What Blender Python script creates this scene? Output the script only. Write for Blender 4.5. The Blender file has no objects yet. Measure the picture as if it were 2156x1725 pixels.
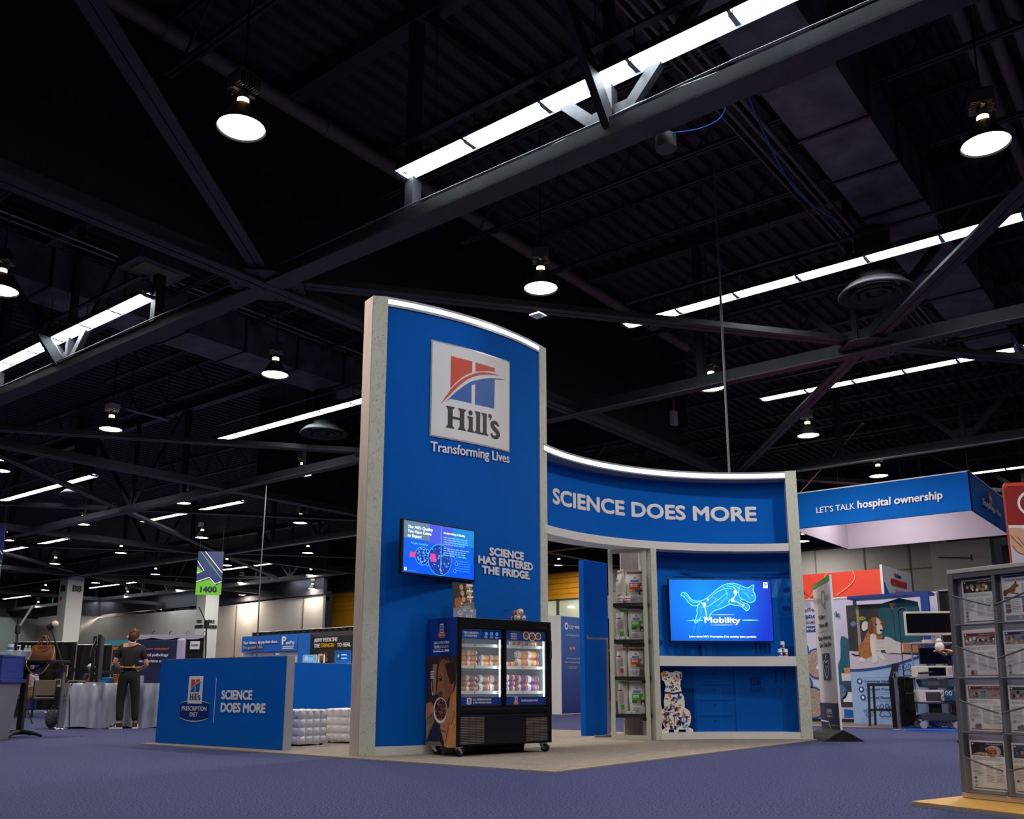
import bpy, bmesh, math, random
from mathutils import Vector, Matrix
from mathutils.geometry import tessellate_polygon
R_ = math.radians
sc = bpy.context.scene
COL = sc.collection
random.seed(7)

# ---------------------------------------------------------------- camera
cam = bpy.data.cameras.new('camera'); camo = bpy.data.objects.new('camera', cam); COL.objects.link(camo)
cam.sensor_fit = 'HORIZONTAL'; cam.sensor_width = 36.0; cam.lens = 32.126
cam.shift_y = 0.08326; cam.clip_end = 300; cam.clip_start = 0.05
AZ, PITCH = R_(38.106), R_(11.887)
fw = Vector((math.cos(AZ)*math.cos(PITCH), math.sin(AZ)*math.cos(PITCH), math.sin(PITCH)))
rt = Vector((math.sin(AZ), -math.cos(AZ), 0)); up = rt.cross(fw)
camo.matrix_world = Matrix(((rt.x, up.x, -fw.x, 0), (rt.y, up.y, -fw.y, 0), (rt.z, up.z, -fw.z, 0.72), (0, 0, 0, 1)))
sc.camera = camo

# ---------------------------------------------------------------- world, exposure
w = bpy.data.worlds.new('hall_air'); sc.world = w; w.use_nodes = True
bg = w.node_tree.nodes['Background']; bg.inputs[0].default_value = (0.80, 0.85, 1.0, 1); bg.inputs[1].default_value = 0.012
vs = sc.view_settings; vs.view_transform = 'Standard'; vs.look = 'None'; vs.exposure = 0.28; vs.gamma = 1.0
vs.use_curve_mapping = False

LAMP_W, STRIP_W = 84.0, 10.0        # watts of one bell lamp, and of one metre of tube strip
def area(name, loc, size, power, col=(1, 1, 1), shape='DISK', size_y=None, rot=(0, 0, 0), parent=None, spread=math.pi):
    l = bpy.data.lights.new(name, 'AREA'); l.shape = shape; l.size = size
    if size_y: l.size_y = size_y
    l.energy = power; l.color = col; l.spread = spread
    o = bpy.data.objects.new(name, l); COL.objects.link(o); o.location = loc; o.rotation_euler = rot
    if parent: o.parent = parent
    return o
# lamps and strips of the same grid that hang over the part of the hall behind the photographer
for x, y in ((5.5, 1.6), (-0.2, 1.6), (-0.2, 8.2), (-0.2, -5), (5.5, -5), (11.1, -5), (17.4, -5), (17.4, 1.6), (22.5, 1.6), (-6, 1.6), (-6, 8.2), (-6, 15)):
    area('hall_lamp_light', (x, y, 7.0), 0.5, LAMP_W, (1.0, 0.90, 0.78))
for x, y, n in ((2.2, 5.0, 7.0), (2.2, -9, 7), (8.3, -9, 7), (14.9, -9, 7)):
    area('hall_strip_light', (x, y, 7.8), 0.25, STRIP_W*n, (0.90, 0.96, 1.0), 'RECTANGLE', n)

# ---------------------------------------------------------------- materials
def lin(c): return tuple(((v/255)/12.92 if v/255 <= 0.04045 else ((v/255+0.055)/1.055)**2.4) for v in c) + (1,)
MATS = {}
def mt(name, rgb, rough=0.5, metal=0.0, emit=0, spec=0.5, alpha=1.0, trans=0, var=0.0, scale=20, bump=0, ecol=None, stretch=None):
    if name in MATS: return MATS[name]
    m = bpy.data.materials.new(name); m.use_nodes = True; nt = m.node_tree; b = nt.nodes['Principled BSDF']
    b.inputs['Base Color'].default_value = lin(rgb); b.inputs['Roughness'].default_value = rough
    b.inputs['Metallic'].default_value = metal; b.inputs['Specular IOR Level'].default_value = spec
    b.inputs['Alpha'].default_value = alpha; b.inputs['Transmission Weight'].default_value = trans
    if emit:
        b.inputs['Emission Color'].default_value = lin(ecol or rgb); b.inputs['Emission Strength'].default_value = emit
    if var or bump:
        tc = nt.nodes.new('ShaderNodeTexCoord'); mp = nt.nodes.new('ShaderNodeMapping'); no = nt.nodes.new('ShaderNodeTexNoise')
        nt.links.new(tc.outputs['Object'], mp.inputs[0]); nt.links.new(mp.outputs[0], no.inputs['Vector'])
        if stretch: mp.inputs['Scale'].default_value = stretch
        no.inputs['Scale'].default_value = scale; no.inputs['Detail'].default_value = 4
        if var:
            cr = nt.nodes.new('ShaderNodeValToRGB'); c = lin(rgb)
            cr.color_ramp.elements[0].position = 0.3; cr.color_ramp.elements[1].position = 0.7
            cr.color_ramp.elements[0].color = tuple(v*(1-var) for v in c[:3]) + (1,)
            cr.color_ramp.elements[1].color = tuple(min(1, v*(1+var)) for v in c[:3]) + (1,)
            nt.links.new(no.outputs[0], cr.inputs[0]); nt.links.new(cr.outputs[0], b.inputs['Base Color'])
        if bump:
            bp = nt.nodes.new('ShaderNodeBump'); bp.inputs['Strength'].default_value = bump; bp.inputs['Distance'].default_value = 0.01
            nt.links.new(no.outputs[0], bp.inputs['Height']); nt.links.new(bp.outputs[0], b.inputs['Normal'])
    MATS[name] = m; return m
def veined(name, base, vein, scale=3.0, rough=0.4, stretch=(1, 1, 1), amount=0.55, width=0.03):
    """pale laminate with thin dark wandering veins"""
    m = bpy.data.materials.new(name); m.use_nodes = True; nt = m.node_tree; b = nt.nodes['Principled BSDF']; L = nt.links.new
    tc = nt.nodes.new('ShaderNodeTexCoord'); mp = nt.nodes.new('ShaderNodeMapping'); mp.inputs['Scale'].default_value = stretch
    L(tc.outputs['Object'], mp.inputs[0])
    no = nt.nodes.new('ShaderNodeTexNoise'); no.inputs['Scale'].default_value = scale; no.inputs['Detail'].default_value = 6; no.inputs['Distortion'].default_value = 1.6
    L(mp.outputs[0], no.inputs['Vector'])
    cr = nt.nodes.new('ShaderNodeValToRGB'); e = cr.color_ramp.elements
    e[0].position = 0.5-width; e[0].color = (0, 0, 0, 1); e[1].position = 0.5+width; e[1].color = (0, 0, 0, 1)
    n = cr.color_ramp.elements.new(0.5); n.color = (amount, amount, amount, 1)
    L(no.outputs[0], cr.inputs[0])
    n2 = nt.nodes.new('ShaderNodeTexNoise'); n2.inputs['Scale'].default_value = scale*0.7; L(mp.outputs[0], n2.inputs['Vector'])
    mx = nt.nodes.new('ShaderNodeMix'); mx.data_type = 'RGBA'; mx.inputs[6].default_value = lin(base); mx.inputs[7].default_value = lin(vein)
    mu = nt.nodes.new('ShaderNodeMath'); mu.operation = 'MULTIPLY'; L(cr.outputs[0], mu.inputs[0]); L(n2.outputs[0], mu.inputs[1])
    m2 = nt.nodes.new('ShaderNodeMath'); m2.operation = 'MULTIPLY'; L(mu.outputs[0], m2.inputs[0]); m2.inputs[1].default_value = 1.8
    L(m2.outputs[0], mx.inputs[0]); L(mx.outputs[2], b.inputs['Base Color']); b.inputs['Roughness'].default_value = rough
    MATS[name] = m; return m

# ---------------------------------------------------------------- mesh builder
class MB:
    def __init__(s, M=None): s.v = []; s.f = []; s.mi = []; s.sm = []; s.ms = []; s.M = M or Matrix.Identity(4)
    def mat(s, m):
        if m not in s.ms: s.ms.append(m)
        return s.ms.index(m)
    def add(s, vs, fs, m, smooth=False):
        b = len(s.v); s.v += [tuple(s.M @ Vector(v)) for v in vs]; k = s.mat(m)
        for f in fs: s.f.append(tuple(b+i for i in f)); s.mi.append(k); s.sm.append(smooth)
    def box(s, x0, x1, y0, y1, z0, z1, m, bev=0):
        if x1 < x0: x0, x1 = x1, x0
        if y1 < y0: y0, y1 = y1, y0
        if z1 < z0: z0, z1 = z1, z0
        if not bev:
            s.add([(x0,y0,z0),(x1,y0,z0),(x1,y1,z0),(x0,y1,z0),(x0,y0,z1),(x1,y0,z1),(x1,y1,z1),(x0,y1,z1)],
                  [(3,2,1,0),(4,5,6,7),(0,1,5,4),(1,2,6,5),(2,3,7,6),(3,0,4,7)], m); return
        bm = bmesh.new(); bmesh.ops.create_cube(bm, size=1)
        for v in bm.verts: v.co = Vector(((x0+x1)/2+v.co.x*(x1-x0), (y0+y1)/2+v.co.y*(y1-y0), (z0+z1)/2+v.co.z*(z1-z0)))
        bmesh.ops.bevel(bm, geom=bm.edges[:], offset=bev, segments=2, profile=0.5, affect='EDGES')
        bm.verts.index_update(); s.add([v.co.copy() for v in bm.verts], [[v.index for v in f.verts] for f in bm.faces], m); bm.free()
    def poly(s, pts, m): s.add(pts, [tuple(range(len(pts)))], m)
    def prism(s, p2, a0, a1, m, axis='z'):
        """closed 2-D outline pushed along an axis"""
        g = {'z': lambda p, a: (p[0], p[1], a), 'y': lambda p, a: (p[0], a, p[1]), 'x': lambda p, a: (a, p[0], p[1])}[axis]
        n = len(p2); vs = [g(p, a0) for p in p2] + [g(p, a1) for p in p2]
        tri = tessellate_polygon([[Vector((p[0], p[1], 0)) for p in p2]])
        fs = [t for t in tri] + [tuple(n+i for i in reversed(t)) for t in tri]
        fs += [(i, (i+1) % n, n+(i+1) % n, n+i) for i in range(n)]
        s.add(vs, fs, m)
    def cyl(s, p0, p1, r, m, n=12, r2=None, caps=True):
        p0 = Vector(p0); p1 = Vector(p1); d = (p1-p0)
        if d.length < 1e-7: return
        q = d.to_track_quat('Z', 'Y'); r2 = r if r2 is None else r2
        c = [(math.cos(2*math.pi*i/n), math.sin(2*math.pi*i/n)) for i in range(n)]
        a = [p0 + q @ Vector((x*r, y*r, 0)) for x, y in c]; b = [p1 + q @ Vector((x*r2, y*r2, 0)) for x, y in c]
        s.add(a+b, [(i, (i+1) % n, n+(i+1) % n, n+i) for i in range(n)], m, True)
        if caps: s.add(a, [tuple(reversed(range(n)))], m); s.add(b, [tuple(range(n))], m)
    def bar(s, p0, p1, w, h, m, upv=(0, 0, 1)):
        """rectangular bar from p0 to p1, w sideways, h along upv"""
        p0 = Vector(p0); p1 = Vector(p1); d = (p1-p0).normalized(); u = Vector(upv)
        sd = d.cross(u)
        if sd.length < 1e-4: sd = d.cross(Vector((1, 0, 0)))
        sd.normalize(); u = sd.cross(d).normalized()
        vs = [p + sd*a*w/2 + u*b*h/2 for p in (p0, p1) for a, b in ((-1,-1),(1,-1),(1,1),(-1,1))]
        s.add(vs, [(3,2,1,0),(4,5,6,7),(0,1,5,4),(1,2,6,5),(2,3,7,6),(3,0,4,7)], m)
    def tube(s, pts, r, m, n=8, rs=None, caps=True, closed=False):
        P = [Vector(p) for p in pts]; N = len(P); vs = []; nrm = None
        for i, p in enumerate(P):
            t = (P[(i+1) % N]-P[i-1]) if closed else (P[min(i+1, N-1)]-P[max(i-1, 0)])
            t.normalize()
            if nrm is None: nrm = t.orthogonal().normalized()
            nrm = (nrm - t*nrm.dot(t)).normalized(); bi = t.cross(nrm)
            rr = rs[i] if rs else r
            vs += [p + nrm*rr*math.cos(2*math.pi*k/n) + bi*rr*math.sin(2*math.pi*k/n) for k in range(n)]
        fs = [(i*n+k, i*n+(k+1) % n, ((i+1) % N)*n+(k+1) % n, ((i+1) % N)*n+k) for i in range(N if closed else N-1) for k in range(n)]
        s.add(vs, fs, m, True)
        if caps and not closed: s.add(vs[:n], [tuple(reversed(range(n)))], m); s.add(vs[-n:], [tuple(range(n))], m)
    def lathe(s, prof, m, n=24, c=(0, 0, 0), smooth=True, ax=1.0, ay=1.0):
        vs = [(c[0]+r*ax*math.cos(2*math.pi*k/n), c[1]+r*ay*math.sin(2*math.pi*k/n), c[2]+z) for r, z in prof for k in range(n)]
        s.add(vs, [(i*n+k, i*n+(k+1) % n, (i+1)*n+(k+1) % n, (i+1)*n+k) for i in range(len(prof)-1) for k in range(n)], m, smooth)
    def ball(s, c, r, m, n=14, sx=1, sy=1, sz=1):
        k = n//2; s.lathe([(r*math.sin(math.pi*i/k)+1e-5, -r*sz*math.cos(math.pi*i/k)) for i in range(k+1)], m, n, c, True, sx, sy)
    def build(s, name, parent=None, loc=None):
        me = bpy.data.meshes.new(name); me.from_pydata(s.v, [], s.f)
        for m in s.ms: me.materials.append(m)
        me.polygons.foreach_set('material_index', s.mi); me.polygons.foreach_set('use_smooth', s.sm); me.update()
        o = bpy.data.objects.new(name, me); COL.objects.link(o)
        if parent: o.parent = parent
        if loc: o.location = loc
        return o
def tag(o, label=None, cat=None, group=None, kind=None):
    if label: o['label'] = label
    if cat: o['category'] = cat
    if group: o['group'] = group
    if kind: o['kind'] = kind
    return o
def thing(name, label, cat, loc=(0, 0, 0), rz=0, group=None):
    o = bpy.data.objects.new(name, None); COL.objects.link(o); o.location = loc; o.rotation_euler = (0, 0, rz); o.empty_display_size = 0.1
    return tag(o, label, cat, group)
def one(mb, name, label, cat, group=None, loc=None): return tag(mb.build(name, None, loc), label, cat, group)
def struct(mb, name, parent=None):
    o = mb.build(name, parent)
    if not parent: o['kind'] = 'structure'
    return o
def copy_tree(o, parent=None):
    c = o.copy(); COL.objects.link(c); c.parent = parent
    for ch in list(o.children): copy_tree(ch, c)
    return c

# ---------------------------------------------------------------- prints on surfaces
class Plane:
    """u to the right, v up, d towards the viewer; u0/v0 origin at p"""
    def __init__(s, p, u, v=(0, 0, 1)):
        s.p = Vector(p); s.u = Vector(u).normalized(); s.v = Vector(v).normalized(); s.n = s.u.cross(s.v).normalized(); s.ds = 1.0
    def __call__(s, u, v, d=0): return s.p + s.u*u + s.v*v + s.n*d*(s.ds if abs(d) < 0.1 else 1)
    curved = False
class Arc:
    """upright arc: u is arc length from angle a0, d towards the camera side"""
    def __init__(s, c, r, a0, sgn, inward): s.c = c; s.r = r; s.a0 = a0; s.sgn = sgn; s.inw = inward
    def __call__(s, u, v, d=0):
        a = s.a0 + s.sgn*u/s.r; r = s.r - d if s.inw else s.r + d
        return Vector((s.c[0]+r*math.cos(a), s.c[1]+r*math.sin(a), v))
    curved = True
def fpoly(mb, f, pts, m, d=0.002):
    P = [Vector((p[0], p[1], 0)) for p in pts]
    tri = tessellate_polygon([P])
    vs = [f(p[0], p[1], d) for p in pts]; n = f(0, 0, 1)-f(0, 0, 0) if not f.curved else None
    out = []
    for t in tri:
        a, b, c = (vs[i] for i in t); nn = (b-a).cross(c-a)
        want = n if n is not None else (f(pts[t[0]][0], 0, 1)-f(pts[t[0]][0], 0, 0))
        out.append(t if nn.dot(want) > 0 else tuple(reversed(t)))
    mb.add(vs, out, m)
def frect(mb, f, u0, v0, u1, v1, m, d=0.002):
    if not f.curved: fpoly(mb, f, [(u0, v0), (u1, v0), (u1, v1), (u0, v1)], m, d); return
    n = max(1, int(abs(u1-u0)/0.08))
    for i in range(n):
        a = u0+(u1-u0)*i/n; b = u0+(u1-u0)*(i+1)/n
        fpoly(mb, f, [(a, v0), (b, v0), (b, v1), (a, v1)], m, d)
def fell(mb, f, u, v, a, b, m, d=0.002, n=20, a0=0, a1=2*math.pi):
    fpoly(mb, f, [(u+a*math.cos(a0+(a1-a0)*i/n), v+b*math.sin(a0+(a1-a0)*i/n)) for i in range(n if a1-a0 > 6.28 else n+1)], m, d)
def fline(mb, f, pts, wd, m, d=0.002, closed=False):
    """flat ribbon of width wd (one number or one per point) through 2-D points"""
    N = len(pts); L = []; Rr = []
    for i in range(N):
        a = Vector(pts[i-1] if (i or closed) else pts[i]); b = Vector(pts[(i+1) % N] if (i < N-1 or closed) else pts[i])
        t = (b-a); t = t.normalized() if t.length > 1e-9 else Vector((1, 0)); q = Vector((-t.y, t.x))
        ww = wd[i] if hasattr(wd, '__len__') else wd
        L.append(Vector(pts[i])+q*ww/2); Rr.append(Vector(pts[i])-q*ww/2)
    for i in range(N if closed else N-1):
        j = (i+1) % N; fpoly(mb, f, [tuple(Rr[i]), tuple(Rr[j]), tuple(L[j]), tuple(L[i])], m, d)
TXT = {}
def glyphs(s, bold):
    if (s, bold) in TXT: return TXT[(s, bold)]
    c = bpy.data.curves.new('t', 'FONT'); c.body = s; c.offset = bold; c.resolution_u = 3
    o = bpy.data.objects.new('t', c); m = o.to_mesh()
    vs = [(v.co.x, v.co.y) for v in m.vertices]; fs = [tuple(p.vertices) for p in m.polygons]
    o.to_mesh_clear(); bpy.data.objects.remove(o); bpy.data.curves.remove(c)
    TXT[(s, bold)] = (vs, fs); return TXT[(s, bold)]
def text(mb, f, s, u, v, h, m, w=None, d=0.003, bold=0.012, align='l', slant=0, ang=0, rise=0):
    """line of lettering, baseline at (u, v), capital height h, optional total width w"""
    vs, fs = glyphs(s, 0)
    if not vs: return
    x0 = min(p[0] for p in vs); x1 = max(p[0] for p in vs); k = h/0.70; kx = w/(x1-x0) if w else k
    W = (x1-x0)*kx; off = {'l': 0, 'c': -W/2, 'r': -W}[align]; ca, sa = math.cos(ang), math.sin(ang)
    pts = []
    dl = bold*k*1.15; sh = [(0, 0)]
    if bold: sh += [(dl, 0), (-dl, 0), (0, dl), (0, -dl)] + ([(dl*.7, dl*.7), (-dl*.7, dl*.7), (dl*.7, -dl*.7), (-dl*.7, -dl*.7)] if h > 0.08 else [])
    fs0 = fs; fs = []
    for j, (ox, oy) in enumerate(sh):
        for x, y in vs:
            X = (x-x0)*kx + off + slant*y*k + ox; Y = y*k + rise*((x-x0)*kx) + oy
            pts.append((u+X*ca-Y*sa, v+X*sa+Y*ca))
        fs += [tuple(i+j*len(vs) for i in t) for t in fs0]
    st_ = 0.0005*max(1.0, f(u, v).length/8 if f.curved else getattr(f, 'ds', 1)); nv = len(vs); ns = len(sh)
    P = [f(a, b, d + (ns-1-i//nv)*st_/getattr(f, 'ds', 1)) for i, (a, b) in enumerate(pts)]; nf = []
    for t in fs:
        a, b, c = P[t[0]], P[t[1]], P[t[2]]; nn = (b-a).cross(c-a); want = f(pts[t[0]][0], 0, 1)-f(pts[t[0]][0], 0, 0)
        nf.append(t if nn.dot(want) >= 0 else tuple(reversed(t)))
    mb.add(P, nf, m)
def slab(mb, f, pts, d0, d1, m):
    """flat outline with real thickness, front face at d1"""
    n = len(pts); a = [f(p[0], p[1], d0) for p in pts]; b = [f(p[0], p[1], d1) for p in pts]
    tri = tessellate_polygon([[Vector((p[0], p[1], 0)) for p in pts]])
    mb.add(a+b, [t for t in tri]+[tuple(n+i for i in reversed(t)) for t in tri]+[(i, (i+1) % n, n+(i+1) % n, n+i) for i in range(n)], m)
def scribble(mb, f, u0, v0, u1, v1, rows, m, d=0.002, seed=1, fill=0.45):
    """rows of small print too fine to read"""
    rnd = random.Random(seed); dv = (v1-v0)/rows
    for i in range(rows):
        a = u0
        e = u1 - (u1-u0)*rnd.uniform(0, 0.25)
        while a < e:
            b = min(e, a+(u1-u0)*rnd.uniform(0.06, 0.2)); y = v1-(i+0.7)*dv
            frect(mb, f, a, y, b, y+dv*fill, m, d); a = b+(u1-u0)*0.025
def smooth(pts, n=6, closed=False):
    """Catmull-Rom through points of any dimension"""
    P = [Vector(p) for p in pts]; N = len(P); out = []
    for i in range(N if closed else N-1):
        g = (lambda j: P[j % N]) if closed else (lambda j: P[min(max(j, 0), N-1)])
        p0, p1, p2, p3 = g(i-1), g(i), g(i+1), g(i+2)
        for k in range(n):
            t = k/n; out.append(0.5*((2*p1)+(p2-p0)*t+(2*p0-5*p1+4*p2-p3)*t*t+(3*p1-p0-3*p2+p3)*t**3))
    if not closed: out.append(P[-1])
    return [tuple(p) for p in out]
# ================================================================ hall shell
BLACK = mt('black_ceiling_paint', (55, 52, 57), 0.75, spec=0.3, var=0.25, scale=3)
BLACK2 = mt('black_steel_paint', (46, 44, 50), 0.55, spec=0.4, var=0.2, scale=6)
DARKM = mt('matte_black', (20, 20, 24), 0.6)
CONDUIT = mt('galvanised_conduit', (150, 152, 155), 0.35, metal=0.7)
CREAM = mt('cream_wall_paint', (206, 196, 184), 0.8, var=0.04, scale=1.5)
GREYW = mt('grey_wall_paint', (150, 150, 150), 0.8, var=0.05, scale=1)
YELLOW = mt('mustard_wall_panel', (214, 148, 12), 0.6, var=0.05, scale=2)
SEAM = mt('wall_seam_dark', (110, 104, 98), 0.8)

def carpet(name, c1, c2, scale, bump, streak=None):
    m = bpy.data.materials.new(name); m.use_nodes = True; nt = m.node_tree; b = nt.nodes['Principled BSDF']; L = nt.links.new
    tc = nt.nodes.new('ShaderNodeTexCoord'); no = nt.nodes.new('ShaderNodeTexNoise'); no.inputs['Scale'].default_value = scale; no.inputs['Detail'].default_value = 3
    L(tc.outputs['Object'], no.inputs['Vector'])
    cr = nt.nodes.new('ShaderNodeValToRGB'); cr.color_ramp.elements[0].position = 0.36; cr.color_ramp.elements[1].position = 0.64
    cr.color_ramp.elements[0].color = lin(c1); cr.color_ramp.elements[1].color = lin(c2)
    L(no.outputs[0], cr.inputs[0]); out = cr.outputs[0]
    if streak:
        mp = nt.nodes.new('ShaderNodeMapping'); mp.inputs['Scale'].default_value = streak; L(tc.outputs['Object'], mp.inputs[0])
        n2 = nt.nodes.new('ShaderNodeTexNoise'); n2.inputs['Scale'].default_value = 3; n2.inputs['Detail'].default_value = 5; L(mp.outputs[0], n2.inputs['Vector'])
        r2 = nt.nodes.new('ShaderNodeValToRGB'); r2.color_ramp.elements[0].position = 0.35; r2.color_ramp.elements[1].position = 0.65
        r2.color_ramp.elements[0].color = (0.72, 0.72, 0.72, 1); r2.color_ramp.elements[1].color = (1.1, 1.1, 1.1, 1); L(n2.outputs[0], r2.inputs[0])
        mx = nt.nodes.new('ShaderNodeMix'); mx.data_type = 'RGBA'; mx.blend_type = 'MULTIPLY'; mx.inputs[0].default_value = 1
        L(out, mx.inputs[6]); L(r2.outputs[0], mx.inputs[7]); out = mx.outputs[2]
    L(out, b.inputs['Base Color']); b.inputs['Roughness'].default_value = 0.95; b.inputs['Specular IOR Level'].default_value = 0.15
    bp = nt.nodes.new('ShaderNodeBump'); bp.inputs['Strength'].default_value = bump; bp.inputs['Distance'].default_value = 0.012
    L(no.outputs[0], bp.inputs['Height']); L(bp.outputs[0], b.inputs['Normal']); MATS[name] = m; return m
BLUECARPET = carpet('blue_hall_carpet', (34, 38, 74), (90, 94, 138), 75, 0.8)
GREYCARPET = carpet('grey_booth_carpet', (128, 119, 111), (172, 162, 152), 90, 0.5, (1.2, 14, 1))

b = MB(); b.box(-12, 62, -12, 92, -0.12, 0, BLUECARPET); struct(b, 'floor')
b = MB(); b.box(6.64, 13.06, 4.76, 11.26, 0.0005, 0.012, GREYCARPET); b.box(6.62, 6.64, 4.74, 11.28, 0.0005, 0.013, mt('carpet_edge_tape', (176, 160, 140), 0.9)); b.box(6.64, 13.06, 4.74, 4.76, 0.0005, 0.013, MATS['carpet_edge_tape'])
one(b, 'booth_carpet', 'square of streaky grey carpet under the blue curved booth', 'carpet')

# corrugated roof deck, ribs along x
b = MB(); y = -12.0; Z = 10.3; vs = []; pr = []
while y < 92:
    pr += [(y, Z+0.1), (y+0.07, Z+0.1), (y+0.11, Z), (y+0.24, Z), (y+0.28, Z+0.1)]; y += 0.31
n = len(pr)
b.add([(-12, p[0], p[1]) for p in pr] + [(62, p[0], p[1]) for p in pr], [(i, i+1, n+i+1, n+i) for i in range(n-1)], BLACK)
b.box(-12, 62, -12, 92, Z+0.12, Z+0.2, BLACK); struct(b, 'ceiling')

# bar joists along y under the deck
def joist(x, y0, y1):
    j = MB(); zt, zb = 10.22, 9.35
    for z in (zt, zb): j.bar((x-0.04, y0, z), (x-0.04, y1, z), 0.05, 0.06, BLACK2); j.bar((x+0.04, y0, z), (x+0.04, y1, z), 0.05, 0.06, BLACK2)
    y = y0; k = 0
    while y < y1-0.5:
        j.cyl((x, y, zt if k % 2 else zb), (x, y+0.8, zb if k % 2 else zt), 0.022, BLACK2, 6, caps=False); y += 0.8; k += 1
    struct(j, 'roof_joist')
for x in (2.0, 4.1, 6.1, 10.37, 12.55, 14.72, 19.07, 21.25, 23.4, 27.7, 29.9, 32, 36.3, 38.4, 40.5): joist(x, -10, 11.1)
for x in (2.0, 6.1, 10.37, 12.55, 14.72, 19.07, 21.25, 23.4, 27.7, 32): joist(x, 11.6, 24.7)
for x in (10.37, 14.72, 21.25, 29.9): joist(x, 25.1, 38.2)

# roof trusses along y: bottom chord at 7 m with webs up to the deck
def truss(x, y0, y1, nodes, posts):
    t = MB(); z = 7.0
    t.bar((x-0.075, y0, z), (x-0.075, y1, z), 0.11, 0.2, BLACK2); t.bar((x+0.075, y0, z), (x+0.075, y1, z), 0.11, 0.2, BLACK2)
    t.bar((x, y0, z-0.11), (x, y1, z-0.11), 0.34, 0.03, BLACK2)
    t.bar((x, y0, 10.15), (x, y1, 10.15), 0.26, 0.22, BLACK2)
    for y in nodes:
        for s in (-1, 1): t.bar((x, y+s*0.12, z+0.1), (x, y+s*3.0, 10.1), 0.14, 0.10, BLACK2, (1, 0, 0))
        t.bar((x, y, z), (x, y, 10.1), 0.10, 0.13, BLACK2, (1, 0, 0)); t.box(x-0.012, x+0.012, y-0.25, y+0.25, z, z+0.36, BLACK2)
    for y in posts: t.bar((x, y, z), (x, y, 10.1), 0.15, 0.17, BLACK2, (1, 0, 0))
    if x == 8.2:
        for y in (4.96, 18.0): t.bar((x-0.05, y, z+0.1), (x-2.45, y, 10.1), 0.2, 0.1, BLACK2, (0, 1, 0))
    struct(t, 'roof_truss')
N6 = [4.96 + 12.8*i for i in range(-1, 7)]; N3 = [8.17 + 6.4*i for i in range(-2, 12)]
for x in (-0.45, 8.2, 16.9, 25.5, 34.15, 42.8): truss(x, -10, 86 if x < 40 else 40, [y for y in N6 if y < 84], [y for y in N3 if y < 84])
# girders along x, the near one closed up to the deck by a smooth black curtain wall
def girder(y, x0, x1):
    g = MB(); g.bar((x0, y-0.075, 7), (x1, y-0.075, 7), 0.12, 0.2, BLACK2); g.bar((x0, y+0.075, 7), (x1, y+0.075, 7), 0.12, 0.2, BLACK2)
    g.bar((x0, y-0.09, 6.885), (x1, y-0.09, 6.885), 0.15, 0.03, BLACK2); g.bar((x0, y+0.09, 6.885), (x1, y+0.09, 6.885), 0.15, 0.03, BLACK2); struct(g, 'roof_girder')
girder(11.35, -8, 44); girder(24.85, -8, 44); girder(38.1, -8, 44); girder(51.4, 4, 44); girder(64.8, 10, 44); girder(-1.9, -8, 44)
b = MB(); b.box(-9, 22, 11.30, 11.42, 7.1, 10.28, mt('smooth_black_board', (30, 28, 32), 0.7, spec=0.25, var=0.1, scale=0.6)); struct(b, 'smoke_curtain')
b = MB(); b.box(18, 44, 24.8, 24.9, 7.1, 10.28, MATS['smooth_black_board']); struct(b, 'smoke_curtain')
b = MB(); b.box(22.6, 22.75, 11.5, 24.8, 7.9, 10.28, MATS['smooth_black_board']); struct(b, 'smoke_curtain')
# flat cross braces in the plane of the bottom chords, gusset plates where they meet
def brace(p, q):
    t = MB(); p = Vector((p[0], p[1], 7.0)); q = Vector((q[0], q[1], 7.0)); d = (q-p).normalized(); sd = Vector((-d.y, d.x, 0))
    p += d*0.45; q -= d*0.45
    for s in (-1, 1): t.bar(p+sd*s*0.072, q+sd*s*0.072, 0.125, 0.025, BLACK2); t.bar(p+sd*s*0.02+Vector((0,0,.07)), q+sd*s*0.02+Vector((0,0,.07)), 0.025, 0.14, BLACK2)
    struct(t, 'roof_brace')
def gusset(x, y):
    g = MB(); g.prism([(x-0.62, y-0.18), (x-0.3, y-0.5), (x+0.3, y-0.5), (x+0.62, y-0.18), (x+0.62, y+0.18), (x+0.3, y+0.5), (x-0.3, y+0.5), (x-0.62, y+0.18)], 6.925, 6.945, BLACK2)
    for sx in (-1, 1):
        for sy in (-1, 1):
            for k in range(3): g.cyl((x+sx*(0.3+0.09*k), y+sy*(0.2+0.07*k), 6.90), (x+sx*(0.3+0.09*k), y+sy*(0.2+0.07*k), 6.926), 0.016, DARKM, 6)
    struct(g, 'gusset_plate')
A_ = lambda k, m: (8.2+17.3*k, 11.35+13.25*m); B_ = lambda k, m: (16.9+17.3*k, 4.73+13.25*m)
for k, m in ((0, 0), (0, 1), (1, 0), (1, 1), (0, 2), (1, 2), (0, 3), (1, 3), (2, 1)):
    a = A_(k, m); gusset(*a)
    for dx, dy in ((-1, -1), (1, -1), (-1, 1), (1, 1)):
        if m == 0 and dy == 1: continue
        brace(a, (a[0]+dx*8.67, a[1]+dy*6.62))
for p in (B_(0, 0), B_(0, 1), B_(1, 0)): gusset(*p)
brace(B_(0, 0), (8.2, -1.9)); brace(B_(0, 0), (25.5, -1.9)); brace(B_(1, 0), (25.5, -1.9))

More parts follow.
